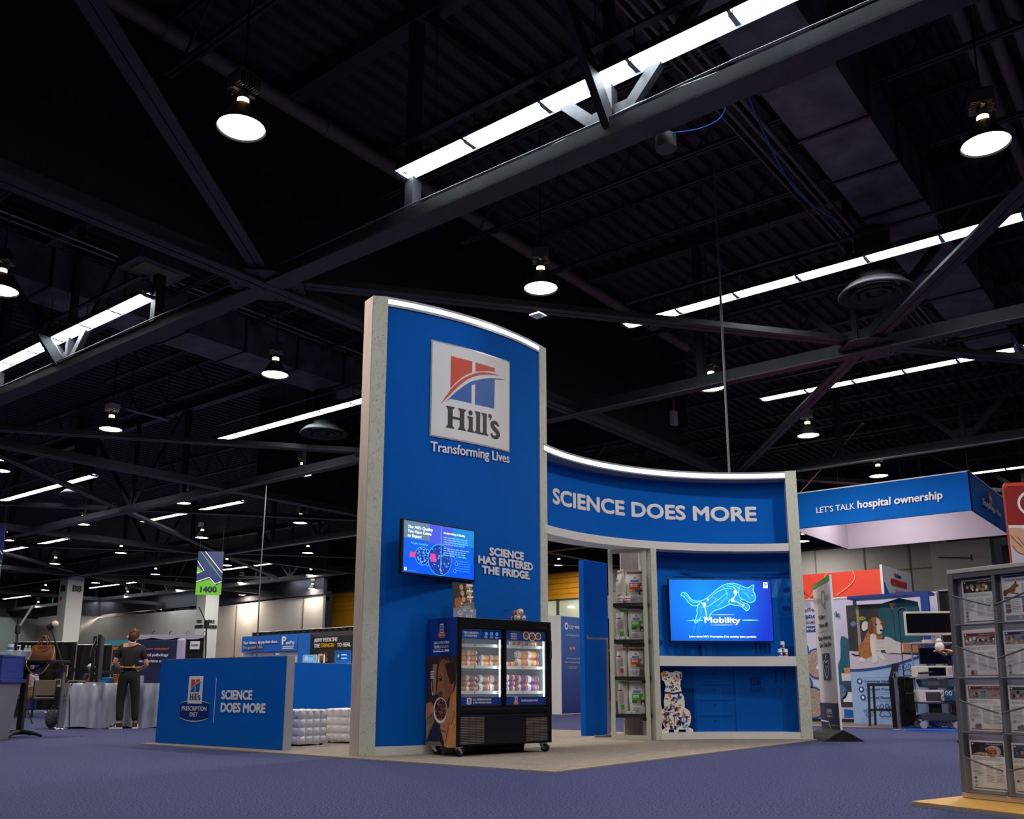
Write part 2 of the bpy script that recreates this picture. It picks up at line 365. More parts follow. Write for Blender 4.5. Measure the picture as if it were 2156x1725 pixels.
# walls and columns
b = MB(); b.box(-12, 36.6, 80, 80.3, 0, 6.6, mt('pale_green_wall', (176, 186, 176), 0.8, var=0.03, scale=1)); b.box(-12, 46, 79.9, 80.4, 6.4, 10.3, BLACK)
for x in range(14, 36, 3): b.box(x, x+0.05, 79.97, 80, 0, 6.4, SEAM)
struct(b, 'wall_far')
b = MB(); b.box(36.6, 45.5, 74.6, 80, 0, 6.5, CREAM); b.box(36.6, 46, 74.5, 80, 6.5, 10.3, BLACK)
for x in (37.6, 43.2): b.box(x, x+0.06, 74.57, 74.6, 0, 6.5, SEAM)
struct(b, 'wall_alcove')
b = MB(); b.prism([(46.3, 0), (61.5, 0), (61.5, 6.35), (46.3, 6.62)], 39.2, 39.4, CREAM, 'x')
b.box(39.17, 39.2, 48.2, 48.28, 0, 6.5, SEAM); b.box(39.17, 39.2, 55.5, 55.58, 0, 6.4, SEAM); b.box(39.1, 39.4, 46.2, 74.6, 6.62, 10.3, BLACK); b.box(39.2, 40.4, 61.5, 74.6, 0, 6.4, CREAM)
struct(b, 'wall_left')
b = MB(); b.box(41.6, 42.0, 25.8, 48.2, 5.50, 6.99, YELLOW); b.box(41.6, 42.0, 25.8, 48.2, 0, 4.29, YELLOW)
b.box(41.6, 42.0, 45.1, 48.2, 4.29, 5.50, YELLOW); b.box(41.6, 42.0, 35.9, 39.5, 4.29, 5.50, YELLOW)
for z in (0.8, 1.6, 2.4, 3.2, 5.75, 6.05, 6.35, 6.65): b.box(41.585, 41.6, 25.8, 48.2, z, z+0.02, mt('mustard_groove', (110, 72, 6), 0.7))
b.box(41.5, 42.1, 25.8, 48.2, 6.99, 10.3, BLACK); b.box(41.57, 41.6, 25.8, 48.2, 6.92, 6.99, mt('yellow_trim', (140, 104, 44), 0.6)); struct(b, 'wall_back')
FRAME = mt('window_frame_dark', (60, 70, 66), 0.5)
for i, (y0, y1, mull) in enumerate(((39.5, 45.1, (42.3,)), (26.2, 35.9, (29.4, 32.7)))):
    wn = MB(); wn.box(41.55, 41.7, y0, y1, 5.42, 5.50, FRAME); wn.box(41.55, 41.7, y0, y1, 4.29, 4.37, FRAME)
    for y in (y0+0.04, y1-0.04) + mull: wn.box(41.55, 41.7, y-0.06, y+0.06, 4.29, 5.50, FRAME)
    wo = struct(wn, 'window_%d' % (i+1))
    g = MB(); g.box(41.62, 41.64, y0, y1, 4.34, 5.46, mt('window_glass', (225, 240, 230), 0.05, alpha=0.25, spec=0.8)); g.build('pane', wo)
    # the lit room behind the glass
    r = MB(); r.box(44.6, 44.7, y0-2, y1+2, 3, 6.4, mt('office_wall', (190, 205, 180), 0.8)); r.box(42.0, 44.7, y0-2, y1+2, 6.3, 6.4, MATS['office_wall'])
    r.box(42.0, 44.7, y0-2.1, y0-2, 3, 6.4, MATS['office_wall']); r.box(42.0, 44.7, y1+2, y1+2.1, 3, 6.4, MATS['office_wall']); r.build('back_room', wo)
    for k in range(2):
        yy = y0 + (y1-y0)*(0.3+0.45*k); q = MB(); q.box(43.0, 43.6, yy-0.6, yy+0.6, 6.25, 6.3, mt('office_light', (255, 250, 235), emit=6)); q.build('ceiling_panel', wo)
        area('office_light', (43.3, yy, 6.2), 0.6, 60, (1, 0.97, 0.88), 'RECTANGLE', 1.2, parent=wo)
b = MB(); b.box(41.6, 42.2, 9.3, 27, 0, 6.9, GREYW); b.box(41.5, 42.3, 7.2, 27, 6.9, 10.3, BLACK)
for y in (10.7, 12.6, 14.8): b.box(41.57, 41.6, y, y+0.06, 0, 6.9, SEAM)
b.box(41.57, 41.6, 9.3, 27, 5.7, 5.74, SEAM); struct(b, 'wall_right')
b = MB(); b.box(40.6, 41.4, 7.35, 9.6, 0, 6.6, mt('pale_pillar_paint', (205, 202, 192), 0.8)); b.cyl((40.55, 8.05, 5.85), (40.55, 9.3, 5.98), 0.02, DARKM, 6); b.cyl((40.5, 8.05, 5.75), (40.5, 8.05, 5.98), 0.03, DARKM, 6); struct(b, 'pillar')
b = MB(); b.box(43, 43.2, -10, 7.35, 0, 6.6, mt('dark_doorway_sheet', (22, 21, 24), 0.9)); struct(b, 'wall_side')  # plain black sheet, its colour stands for the dark doorway beyond the pillar
def pillar(x, y, w, h, mat): b = MB(); b.box(x-w/2, x+w/2, y-w/2, y+w/2, 0, h, mat); return b
PIL = mt('pale_column_paint', (196, 200, 196), 0.75)
p = pillar(26.15, 53.25, 0.95, 7.0, PIL); f = Plane((25.675, 53.725, 0), (0, -1, 0)); g = Plane((25.675, 52.775, 0), (1, 0, 0)); f.ds = g.ds = 10
INK = mt('black_ink', (28, 28, 32), 0.6)
text(p, g, 'B8', 0.3, 6.15, 0.36, INK); text(p, f, 'B8', 0.3, 6.15, 0.36, INK); p.box(25.64, 25.68, 53.3, 53.45, 5.65, 5.85, mt('red_box', (160, 40, 30), 0.5)); struct(p, 'column')
p = pillar(33.6, 50.7, 0.95, 7.0, PIL); f = Plane((33.125, 51.175, 0), (0, -1, 0)); g = Plane((33.125, 50.225, 0), (1, 0, 0)); f.ds = g.ds = 10
for q in (f, g): text(p, q, 'FIRE', 0.47, 4.62, 0.2, INK, align='c'); text(p, q, 'EXTINGUISHER', 0.47, 4.3, 0.2, INK, w=0.84, align='c')
struct(p, 'column')

# ================================================================ ceiling fittings
SHADE = mt('black_lamp_shade', (30, 28, 28), 0.45); GLOW = mt('lamp_glow', (255, 246, 232), emit=28); NECK = mt('lamp_neck_glow', (255, 205, 150), emit=5)
HEAT = mt('heat_sink_metal', (96, 92, 92), 0.4, metal=0.6); HEATW = mt('pale_heat_sink', (175, 172, 178), 0.4, metal=0.3)
def make_lamp(name='pendant_lamp', pale=False):
    t = thing(name, '', 'lamp')
    s = MB(); s.lathe([(0.075, 0.30), (0.10, 0.29), (0.14, 0.22), (0.20, 0.13), (0.25, 0.05), (0.277, 0.0), (0.283, -0.008), (0.272, -0.004), (0.245, 0.04), (0.19, 0.12), (0.12, 0.21)], SHADE, 28); s.build('shade', t)
    s = MB(); s.lathe([(0.001, 0.01), (0.20, 0.008), (0.262, 0.018)], GLOW, 28); s.build('diffuser', t)
    s = MB(); s.cyl((0, 0, 0.30), (0, 0, 0.37), 0.068, NECK, 14); s.cyl((0, 0, 0.37), (0, 0, 0.46), 0.06, HEAT, 12); s.build('neck', t)
    s = MB(); h = HEATW if pale else HEAT
    for k in range(9): s.box(-0.14+k*0.034, -0.132+k*0.034, -0.13, 0.13, 0.49, 0.67, h)
    s.box(-0.14, 0.14, -0.13, 0.13, 0.655, 0.67, h); s.box(-0.14, 0.14, -0.02, 0.02, 0.46, 0.50, h)
    for k in range(6): s.cyl((0.15*math.cos(k), 0.15*math.sin(k), 0.46), (0.15*math.cos(k), 0.15*math.sin(k), 0.5), 0.012, h, 5)
    s.build('ballast', t)
    s = MB(); s.cyl((0, 0, 0.66), (0, 0, 3.3), 0.012, DARKM, 6, caps=False); s.build('cord', t)
    return t
lampA = make_lamp(); lampB = make_lamp(pale=True); usedl = set()
LAMPS = [(5.48, 8.25, 'largest bell pendant lamp, glowing at the upper left of the hall'), (11.11, 1.59, 'large tilted-looking bell pendant lamp beside the big duct at far right'),
 (11.08, 8.1, 'bell pendant lamp hanging right above the tall blue tower'), (11.06, 14.87, 'bell pendant lamp left of the blue tower beside the long dark duct'),
 (17.39, 8.19, 'bell pendant lamp hanging over the curved booth header, left of its drop cable'), (11.1, 21.42, 'bell pendant lamp with pale ballast, left of the round ceiling diffuser'),
 (22.4, 7.95, 'bell pendant lamp over the right end of the curved booth wall'), (17.26, 21.59, 'bell pendant lamp just below the round diffuser left of the tower'),
 (28.21, 7.94, 'bell pendant lamp with pale ballast just above the blue square hanging sign'), (17.52, 28.35, 'bell pendant lamp with pale ballast above the short tube strip left of the tower'),
 (17.52, 35.3, 'bell pendant lamp under the round diffuser at far left'), (22.62, 28.28, 'bell pendant lamp beside the left edge of the tower at mid height'),
 (22.34, 34.48, 'bell pendant lamp hanging directly over the hanging 1400 sign'), (17.48, 41.74, 'bell pendant lamp at the left edge beside the cropped blue sign'),
 (22.6, 41.55, 'bell pendant lamp halfway between the B8 column and the 1400 sign, upper one'), (28.13, 34.5, 'bell pendant lamp near the tower edge, second one below the round diffuser'),
 (22.58, 48.01, 'bell pendant lamp up and left of the B8 column top'), (28.3, 48.04, 'bell pendant lamp halfway between B8 column and 1400 sign, lower one'),
 (28.44, 54.96, 'bell pendant lamp just right of the B8 column top'), (33.99, 47.88, 'bell pendant lamp just right of the 1400 sign, above the white drop cable foot'),
 (28.55, 61.69, 'small bell pendant lamp left of the B8 lettering'), (34.15, 61.37, 'small bell pendant lamp right of the B8 lettering'),
 (34.02, 54.71, 'small bell pendant lamp close to the left edge of the 1400 sign'), (33.99, 41.34, 'bell pendant lamp near the tower edge above a double tube strip'),
 (39.0, 47.2, 'small bell pendant lamp just above the mustard wall corner'), (38.6, 54.2, 'small bell pendant lamp above the cream wall right of the 1400 column'),
 (40.05, 68.5, 'small bell pendant lamp above the brightly lit cream wall, left one'), (40.03, 73.4, 'tiny bell pendant lamp low above the standing woman'),
 (44.11, 73.53, 'tiny bell pendant lamp touching the top of the brightly lit wall patch'), (34.11, 74.63, 'tiny bell pendant lamp above the tip of the slanted light boom'),
 (28.45, 41.46, 'bell pendant lamp half hidden behind the right edge of the 1400 sign'), (39.2, 27.6, 'bell pendant lamp seen through the booth opening above the mustard wall'),
 (39.3, 14.5, 'bell pendant lamp seen beneath the hanging sign, right against the booth column'), (43.4, 7.6, 'bell pendant lamp seen beneath the right corner of the hanging sign'),
 (5.74, 15.03, 'bell pendant lamp cut by the left edge above the nearest left tube strip'), (11.4, 28.26, 'bell pendant lamp cut by the left edge above the middle left tube strip')]
for i, (x, y, lab) in enumerate(LAMPS):
    pale = 'pale ballast' in lab; src = lampB if pale else lampA
    o = src if pale not in usedl else copy_tree(src); usedl.add(pale)
    o.location = (x, y, 7.0); o.rotation_euler.z = 0.3*i; tag(o, lab, 'lamp', 'bell pendant lamps')
    area('lamp_light', (0, 0, -0.012), 0.5, LAMP_W, (1.0, 0.90, 0.78), parent=o)

TUBE = mt('lit_tube', (240, 250, 255), emit=14); REFL = mt('white_reflector', (225, 232, 236), 0.4); HOUS = mt('black_fixture_housing', (40, 40, 44), 0.5); CLIP = mt('fixture_clip', (150, 155, 158), 0.4, metal=0.4)
def strip(x, y0, y1, z, label, pale=None):
    t = thing('tube_strip_light', label, 'light', (x, y0, z), group='tube strip lights'); L = y1-y0; n = max(1, round(L/1.2)); q = L/n
    s = MB(); s.box(-0.13, 0.13, 0, L, 0.10, 0.14, HOUS); s.add([(-0.16, 0, 0.02), (-0.16, L, 0.02), (-0.13, L, 0.12), (-0.13, 0, 0.12)], [(0, 1, 2, 3)], HOUS); s.add([(0.16, 0, 0.02), (0.16, L, 0.02), (0.13, L, 0.12), (0.13, 0, 0.12)], [(3, 2, 1, 0)], HOUS)
    s.build('housing', t)
    s = MB(); s.box(-0.045, 0.045, 0.0, L, 0.48, 0.52, HOUS)
    for k in range(n+1): s.cyl((0, k*q*0.98+0.05, 0.14), (0, k*q*0.98+0.05, 0.48), 0.008, HOUS, 5)
    for k in (L*0.57, L*0.92): s.cyl((0.02, k, 0.52), (0.02, k, 10.41-z), 0.006, HOUS, 5)
    s.build('hanger_rail', t)
    s = MB(); s.add([(-0.155, 0.02, 0.02), (0, 0.02, 0.095), (0.155, 0.02, 0.02), (-0.155, L-0.02, 0.02), (0, L-0.02, 0.095), (0.155, L-0.02, 0.02)], [(0, 3, 4, 1), (1, 4, 5, 2)], REFL); s.build('reflector', t)
    for k in range(n): s = MB(); s.box(-0.006, 0.006, k*q+0.1, (k+0.5)*q-0.05, 0.0, 0.03, CLIP); s.box(-0.006, 0.006, (k+0.5)*q+0.05, (k+1)*q-0.1, 0.0, 0.03, CLIP); s.build('tube_gap_bar', t)  # added bars draw the dark dashed gap between the two tubes
    for k in range(n):
        for sx in (-0.07, 0.07):
            s = MB(); s.cyl((sx, k*q+0.05, 0.03), (sx, (k+1)*q-0.05, 0.03), 0.02, TUBE, 8); s.build('tube', t)
    for k in range(n+1):
        s = MB(); s.box(-0.1, 0.1, k*q-0.03, k*q+0.03, 0.0, 0.05, CLIP); s.box(-0.16, -0.1, k*q-0.02, k*q+0.02, 0.01, 0.05, CLIP); s.build('lamp_holder', t)
    area('strip_light', (0, L/2, 0.052), 0.19, STRIP_W*L, (0.90, 0.96, 1.0), 'RECTANGLE', L*0.98, parent=t)
STRIPS = [(8.02, 0.88, 8.2, 7.57, 'longest tube strip light across the top of the picture'), (14.8, 1.72, 8.73, 7.7, 'tube strip light crossing the upper right behind the slanted brace'),
 (21.0, 2.9, 8.55, 7.7, 'tube strip light ending over the right side of the curved wall'), (20.95, -1.5, 2.75, 7.7, 'tube strip light cut by the right edge above the lower brace'),
 (8.04, 14.6, 21.3, 7.57, 'large tube strip light at the left edge, in front of the truss'), (14.9, 15.6, 22.65, 7.7, 'tube strip light running into the left side of the blue tower'),
 (15.0, 29.75, 37.0, 7.7, 'tube strip light at the left edge, second below the large one'), (20.8, 29.5, 36.6, 7.7, 'tube strip light above the 1400 sign at middle left'),
 (21.05, 43.8, 51.0, 7.7, 'tube strip light at the left edge, third below the large one'), (33.0, -0.5, 6.4, 7.7, 'tube strip light above the right corner of the hanging sign'),
 (32.85, 43.45, 49.5, 7.7, 'short tube strip light right of the 1400 sign, behind the drop cable'), (33.15, 57.8, 64.7, 7.7, 'far tube strip light right of the B8 column top'),
 (33.1, 71.9, 78.4, 7.7, 'far tube strip light left of the B8 column top'), (38.7, 72.5, 76.7, 7.7, 'far tube strip light right of the B8 lettering'),
 (38.3, 59.8, 65.5, 7.7, 'far tube strip light reaching the left edge of the 1400 sign'), (38.7, 43.5, 49.5, 7.7, 'far tube strip light above the mustard wall near the tower')]
for a in STRIPS: strip(*a)

# ducts, pipes, diffusers
DUCT = mt('black_duct_paint', (88, 85, 92), 0.6, var=0.5, scale=2.2); FLANGE = mt('duct_flange', (34, 33, 36), 0.5)
def duct(name, label, x0, x1, y0, y1, z0, h, step):
    t = thing(name, label, 'duct', (x0, y0, z0)); b = MB(); b.box(0, x1-x0, 0, y1-y0, 0, h, DUCT); b.build('duct_body', t)
    x = step*0.4
    while x < x1-x0:
        f = MB(); f.box(x-0.03, x+0.03, -0.03, y1-y0+0.03, -0.03, 0, FLANGE); f.box(x-0.03, x+0.03, -0.03, 0, 0, h, FLANGE); f.box(x-0.03, x+0.03, y1-y0, y1-y0+0.03, 0, h, FLANGE); f.build('flange', t); x += step
duct('air_duct', 'wide square black air duct with dusty panels at upper right', 7.25, 24, 3.14, 4.14, 8.6, 0.85, 1.44)
duct('air_duct', 'long square black air duct at left, behind the chord of the nearest truss', 4.0, 23, 17.85, 18.95, 8.6, 0.85, 1.55)
def pipe(name, label, pts, r, m, cat='pipe', n=10): b = MB(); b.tube(pts, r, m, n); return one(b, name, label, cat)
PIPE = mt('dusty_black_pipe', (104, 92, 90), 0.6)
b = MB(); b.tube([(-2, 11.05, 10.0), (22, 11.05, 10.0)], 0.13, PIPE, 12)
for x in range(0, 22, 3): b.cyl((x-0.06, 11.05, 10.0), (x+0.06, 11.05, 10.0), 0.15, PIPE, 12); b.cyl((x+0.5, 11.05, 10.1), (x+0.5, 11.05, 10.29), 0.02, PIPE, 6)
one(b, 'drain_pipe', 'thick dark pipe running along the top of the smooth black board', 'pipe')
pipe('conduit', 'pale conduit pipe crossing the upper left above the large tube strip', [(4.2, 17.35, 9.55), (8.6, 17.4, 9.55), (10.4, 17.55, 9.55), (15.3, 17.65, 9.55), (17, 17.65, 9.55)], 0.03, CONDUIT)
pipe('conduit', 'thin second pale conduit just under the pale pipe at upper left', [(4.2, 17.3, 9.4), (8.6, 17.35, 9.4), (10.4, 17.5, 9.4), (15.3, 17.6, 9.4)], 0.015, CONDUIT)
for i, (y, z, r) in enumerate(((4.78, 9.3, 0.04), (4.92, 9.3, 0.03), (5.06, 9.28, 0.03), (5.2, 9.3, 0.02))):
    pipe('ceiling_pipe', ['thickest of the parallel dark pipes left of the wide duct', 'second of the parallel dark pipes left of the wide duct', 'third of the parallel dark pipes left of the wide duct', 'thinnest of the parallel dark pipes left of the wide duct'][i], [(6, y, z), (24, y, z)], r, PIPE)
for i, y in enumerate((1.9, 2.2, 2.5)):
    pipe('ceiling_pipe', ['rightmost of three thick dark pipes above the right-hand bell lamp', 'middle of three thick dark pipes above the right-hand bell lamp', 'leftmost of three thick dark pipes above the right-hand bell lamp'][i], [(7, y-0.6, 9.7), (24, y-0.6, 9.7)], 0.09, PIPE)
pipe('conduit', 'galvanised conduit lying along the top of the nearest truss chord', [(8.08, 0, 7.13), (8.08, 3.4, 7.16), (8.08, 5.0, 7.13), (8.08, 8.2, 7.14), (8.08, 10.5, 7.12), (8.06, 14.5, 7.13), (8.08, 22, 7.12)], 0.014, CONDUIT, n=6)
pipe('conduit', 'second galvanised conduit on the nearest truss chord with a slight sag', [(8.14, -1, 7.14), (8.14, 3.2, 7.12), (8.14, 4.6, 7.2), (8.14, 6, 7.13), (8.14, 9.9, 7.15)], 0.012, CONDUIT, n=6)
pipe('conduit', 'long thin conduit running under the second truss from the right', [(25.3, -4, 6.84), (25.3, 42, 6.84)], 0.03, CONDUIT)
pipe('conduit', 'thin conduit along the truss behind the tower', [(16.75, -4, 6.86), (16.75, 30, 6.86)], 0.018, PIPE)
def diffuser(x, y, label, zt=1.2):
    t = thing('ceiling_diffuser', label, 'vent', (x, y, 7.4)); m = mt('black_diffuser', (46, 45, 48), 0.6)
    for k, (r0, r1, z) in enumerate(((0.62, 0.5, 0.12), (0.42, 0.32, 0.06), (0.26, 0.18, 0.03))):
        b = MB(); b.lathe([(r0, 0), (r0+0.02, 0.02), (r1, z+0.05), (r1-0.03, z+0.03), (r0-0.04, 0.0), (r0, 0)], m, 32); b.build('ring', t)
    b = MB(); b.lathe([(0.001, 0.02), (0.1, 0.02), (0.12, 0.1)], m, 20); b.build('cone', t)
    b = MB(); b.cyl((0, 0, 0.15), (0, 0, zt), 0.3, m, 20); b.build('duct_stub', t)
diffuser(15.6, 4.17, 'round ringed black ceiling diffuser at upper right'); diffuser(15.6, 18.7, 'round ringed black ceiling diffuser left of the tower'); diffuser(15.6, 31.9, 'round ringed black ceiling diffuser at far left', 2.9)
def heater(x, y, z, rz, label):
    t = thing('ceiling_heater_box', label, 'ceiling box', (x, y, z), rz); b = MB(); b.box(-0.5, 0.5, -0.38, 0.38, 0, 0.55, mt('grey_box_paint', (62, 60, 68), 0.6)); b.build('casing', t)
    b = MB(); b.box(-0.34, 0.34, -0.24, 0.24, -0.012, 0, mt('tan_grille', (120, 105, 80), 0.7)); b.build('grille', t)
    b = MB()
    for sx in (-0.4, 0.4): b.cyl((sx, 0, 0.55), (sx, 0, 10.3-z), 0.015, DARKM, 6)
    b.build('hanger_rod', t)
heater(8.05, 14.5, 8.05, 0, 'boxy ceiling unit with a tan grille above the large left tube strip')
heater(22.4, 13.2, 8.1, 0, 'boxy ceiling unit with a tan grille seen just above the curved header')
# small ceiling odds and ends
b = MB(); b.box(-0.11, 0.11, -0.11, 0.11, 0, 0.03, mt('white_plastic', (225, 220, 228), 0.4), 0.012); b.cyl((0, 0, 0.03), (0, 0, 0.1), 0.015, CONDUIT, 6); b.box(0.05, 0.06, -0.06, -0.05, -0.004, 0, mt('green_led', (80, 255, 150), emit=3))
one(b, 'wireless_access_point', 'small white square access point hung below the lamp over the tower', 'device', loc=(11.7, 8.62, 6.87))
b = MB(); b.cyl((0, 0, 0), (0, 0, 0.16), 0.12, mt('grey_speaker', (60, 58, 64), 0.6), 16); b.cyl((0, 0, 0.16), (0.03, 0.05, 0.42), 0.012, DARKM, 6)
one(b, 'ceiling_speaker', 'small grey drum-shaped device hung under the near truss chord', 'device', loc=(8.55, 4.45, 6.78))
b = MB(); b.tube(smooth([(8.5, 4.35, 6.92), (8.6, 4.0, 6.9), (8.62, 3.75, 7.0), (8.4, 3.65, 7.25)]), 0.008, mt('blue_cable', (40, 80, 190), 0.5), 6); one(b, 'data_cable', 'short blue cable looping beside the grey drum-shaped device', 'cable')
b = MB(); b.tube(smooth([(9.9, 4.15, 8.75), (10.8, 4.2, 8.2), (12.2, 4.25, 7.85), (14, 4.2, 8.1)]), 0.012, MATS['blue_cable'], 6); one(b, 'data_cable', 'long blue cable sagging beside the wide air duct', 'cable')
b = MB(); b.box(-0.12, 0.12, -0.06, 0.06, 0, 0.38, mt('white_junction_box', (190, 188, 196), 0.5)); b.cyl((0, 0, 0.38), (0, 0, 1.2), 0.04, mt('rusty_pipe', (120, 80, 80), 0.6), 8)
one(b, 'junction_box', 'white junction box on a stub of pipe above the curved header', 'box', loc=(21.4, 11.22, 7.65))
pipe('drop_cable', 'grey drop cable hanging from the ceiling behind the curved header', [(13.35, 6.05, 10.2), (13.35, 6.05, 5.0), (13.35, 6.05, 0.002)], 0.02, mt('grey_cable', (92, 90, 98), 0.5), 'cable', 6)
pipe('drop_cable', 'grey drop cable hanging beside the 1400 sign, right of the column', [(16.95, 22.9, 7.1), (16.95, 22.95, 4), (17.05, 23.0, 0.002)], 0.022, MATS['grey_cable'], 'cable', 6)
b = MB(); b.cyl((0.1, 0, 0.06), (0.1, 0, 2.3), 0.01, DARKM, 5); b.cyl((1.15, 0, 0.06), (1.15, 0, 2.3), 0.01, DARKM, 5); b.cyl((0, 0, 0), (1.25, 0.05, 0), 0.035, mt('unlit_tube', (150, 145, 160), 0.4), 8); b.box(-0.02, 1.27, -0.02, 0.06, 0.03, 0.06, HOUS); one(b, 'unlit_tube_light', 'unlit violet-white fluorescent tube left of the tower', 'light', loc=(12.1, 22.6, 8.0))
SCRAP = mt('torn_insulation', (150, 120, 96), 0.9)
for i, (x, y, z, rz, lab) in enumerate(((6.2, 19.5, 9.2, 0.4, 'torn tan insulation scrap hanging at the upper left edge'), (9.25, 13.4, 8.3, 1.0, 'torn tan insulation scrap hanging near the gusset plate'), (11.2, 13.7, 8.7, 0.2, 'pale curled scrap hanging above the left long duct'), (6.1, 5.6, 9.6, 0.9, 'pale torn scrap hanging at the top of the picture'))):
    b = MB()
    for k in range(2): b.add([(k*0.12, 0, 0), (k*0.12+0.09, 0.01, 0.02), (k*0.12+0.1, 0.05, -0.2-0.05*k), (k*0.12+0.04, 0.07, -0.28)], [(0, 1, 2, 3), (3, 2, 1, 0)], SCRAP)
    b.bar((0.1, 0, 0), (0.1, 0, 10.3-z), 0.03, 0.03, BLACK2); o = one(b, 'hanging_scrap', lab, 'scrap', loc=(x, y, z)); o.rotation_euler.z = rz
# ================================================================ the blue curved booth
BLUE = mt('blue_graphic_fabric', (0, 96, 198), 0.8, spec=0.12, var=0.03, scale=1.2)
BLUED = mt('deep_blue_print', (0, 62, 150), 0.5, spec=0.3)
MARBLE = veined('white_vein_laminate', (206, 209, 199), (110, 116, 110), 7.5, 0.45, (1, 1, 0.7), 0.55, 0.016)
PALEWOOD = mt('pale_wood_laminate', (200, 184, 176), 0.5, var=0.12, scale=5, stretch=(6, 6, 0.5))
WHITE = mt('white_laminate', (228, 227, 226), 0.4)
INKW = mt('white_lettering', (240, 240, 246), 0.5)
GREYTRIM = mt('grey_metal_trim', (150, 150, 156), 0.35, metal=0.4)
LIGHTBAR = mt('glowing_white_bar', (226, 240, 255), emit=1.5)
RED = mt('logo_red', (222, 66, 34), 0.5); LBLUE = mt('logo_blue', (0, 96, 190), 0.5); LOGOW = mt('logo_white', (236, 238, 244), 0.45); INKB = mt('logo_black', (26, 28, 36), 0.5)
SILVER = mt('silver_swoosh', (170, 190, 220), 0.4); NAVY = mt('navy_badge', (6, 44, 116), 0.5)

def serif_hills(mb, f, u, v, k, m, d, kx=1.0):
    """the bold serif word on the square logo; k = height of the capital"""
    def st(x, wd, top, s0=0.09, s1=0.09, topl=True, topr=True, bl=True):
        p = [(x-wd/2-s0, 0), (x+wd/2+s0, 0), (x+wd/2+s0, 0.04), (x+wd/2, 0.13), (x+wd/2, top-0.13 if topr else top), ]
        if topr: p += [(x+wd/2+s1, top-0.04), (x+wd/2+s1, top)]
        if topl: p += [(x-wd/2-s1, top), (x-wd/2-s1, top-0.05)]
        p += [(x-wd/2, top-0.13 if topl else top), (x-wd/2, 0.13), (x-wd/2-s0, 0.04)]
        fpoly(mb, f, [(u+a*k*kx, v+b*k) for a, b in p], m, d)
    st(0.22, 0.24, 1.0); st(0.84, 0.24, 1.0); fpoly(mb, f, [(u+a*k*kx, v+b*k) for a, b in ((0.3, 0.45), (0.76, 0.45), (0.76, 0.56), (0.3, 0.56))], m, d)
    st(1.32, 0.22, 0.72, topr=False); fell(mb, f, u+1.30*k*kx, v+0.9*k, 0.12*k*kx, 0.12*k, m, d, 12)
    st(1.74, 0.22, 1.04, topr=False); st(2.13, 0.22, 1.04, topr=False)
    fell(mb, f, u+2.44*k*kx, v+0.98*k, 0.1*k*kx, 0.1*k, m, d, 10); fline(mb, f, [(u+2.51*k*kx, v+1.0*k), (u+2.49*k*kx, v+0.86*k), (u+2.38*k*kx, v+0.74*k)], [0.1*k, 0.07*k, 0.01*k], m, d)
    S = smooth([(2.98, 0.58), (2.88, 0.70), (2.72, 0.73), (2.57, 0.62), (2.66, 0.47), (2.86, 0.33), (2.97, 0.18), (2.84, 0.03), (2.64, 0.03), (2.52, 0.16)], 4); n = len(S)
    fline(mb, f, [(u+a*k*kx, v+b*k) for a, b in S], [k*(0.09+0.13*math.sin(math.pi*i/(n-1))) for i in range(n)], m, d)
def logo(mb, f, u, v, w, h, d=0.003, border=None, mats=None, word=True):
    """square sign: red and blue window halves under a swoosh, serif word below"""
    wh, rd, bl, ink = mats or (LOGOW, RED, LBLUE, INKB)
    Q = lambda pts: [(u+a*w, v+b*h) for a, b in pts]
    if border: e = border; frect(mb, f, u-e, v-e, u+w+e, v+h+e, GREYTRIM, d*0.5)
    if wh: frect(mb, f, u, v, u+w, v+h, wh, d)
    d2 = d*1.6
    fpoly(mb, f, Q([(.215, .881), (.213, .53), (.27, .60), (.34, .67), (.41, .722), (.475, .756), (.475, .881)]), rd, d2)
    fpoly(mb, f, Q([(.523, .78), (.60, .803), (.69, .825), (.783, .838), (.783, .881), (.522, .881)]), rd, d2)
    up_ = smooth([(.098, .333), (.2, .495), (.3, .61), (.4, .692), (.53, .765), (.66, .803), (.86, .818)], 3); lo = smooth([(.86, .816), (.66, .778), (.53, .733), (.4, .655), (.3, .563), (.2, .452), (.098, .333)], 3)
    n = len(up_)
    for i in range(n-1): fpoly(mb, f, Q([up_[i], lo[n-1-i], lo[n-2-i], up_[i+1]]), rd, d2)
    fpoly(mb, f, Q([(.154, .370), (.211, .417), (.471, .418), (.469, .615), (.462, .655), (.38, .595), (.28, .505), (.2, .42)]), bl, d2)
    fpoly(mb, f, Q([(.52, .641), (.518, .415), (.778, .423), (.783, .752), (.946, .790), (.85, .778), (.727, .757), (.6, .715), (.462, .655), (.469, .615)]), bl, d2)
    if word: serif_hills(mb, f, u+.165*w, v+.105*h, .23*h, ink, d2, .685*w/(3.02*.23*h))
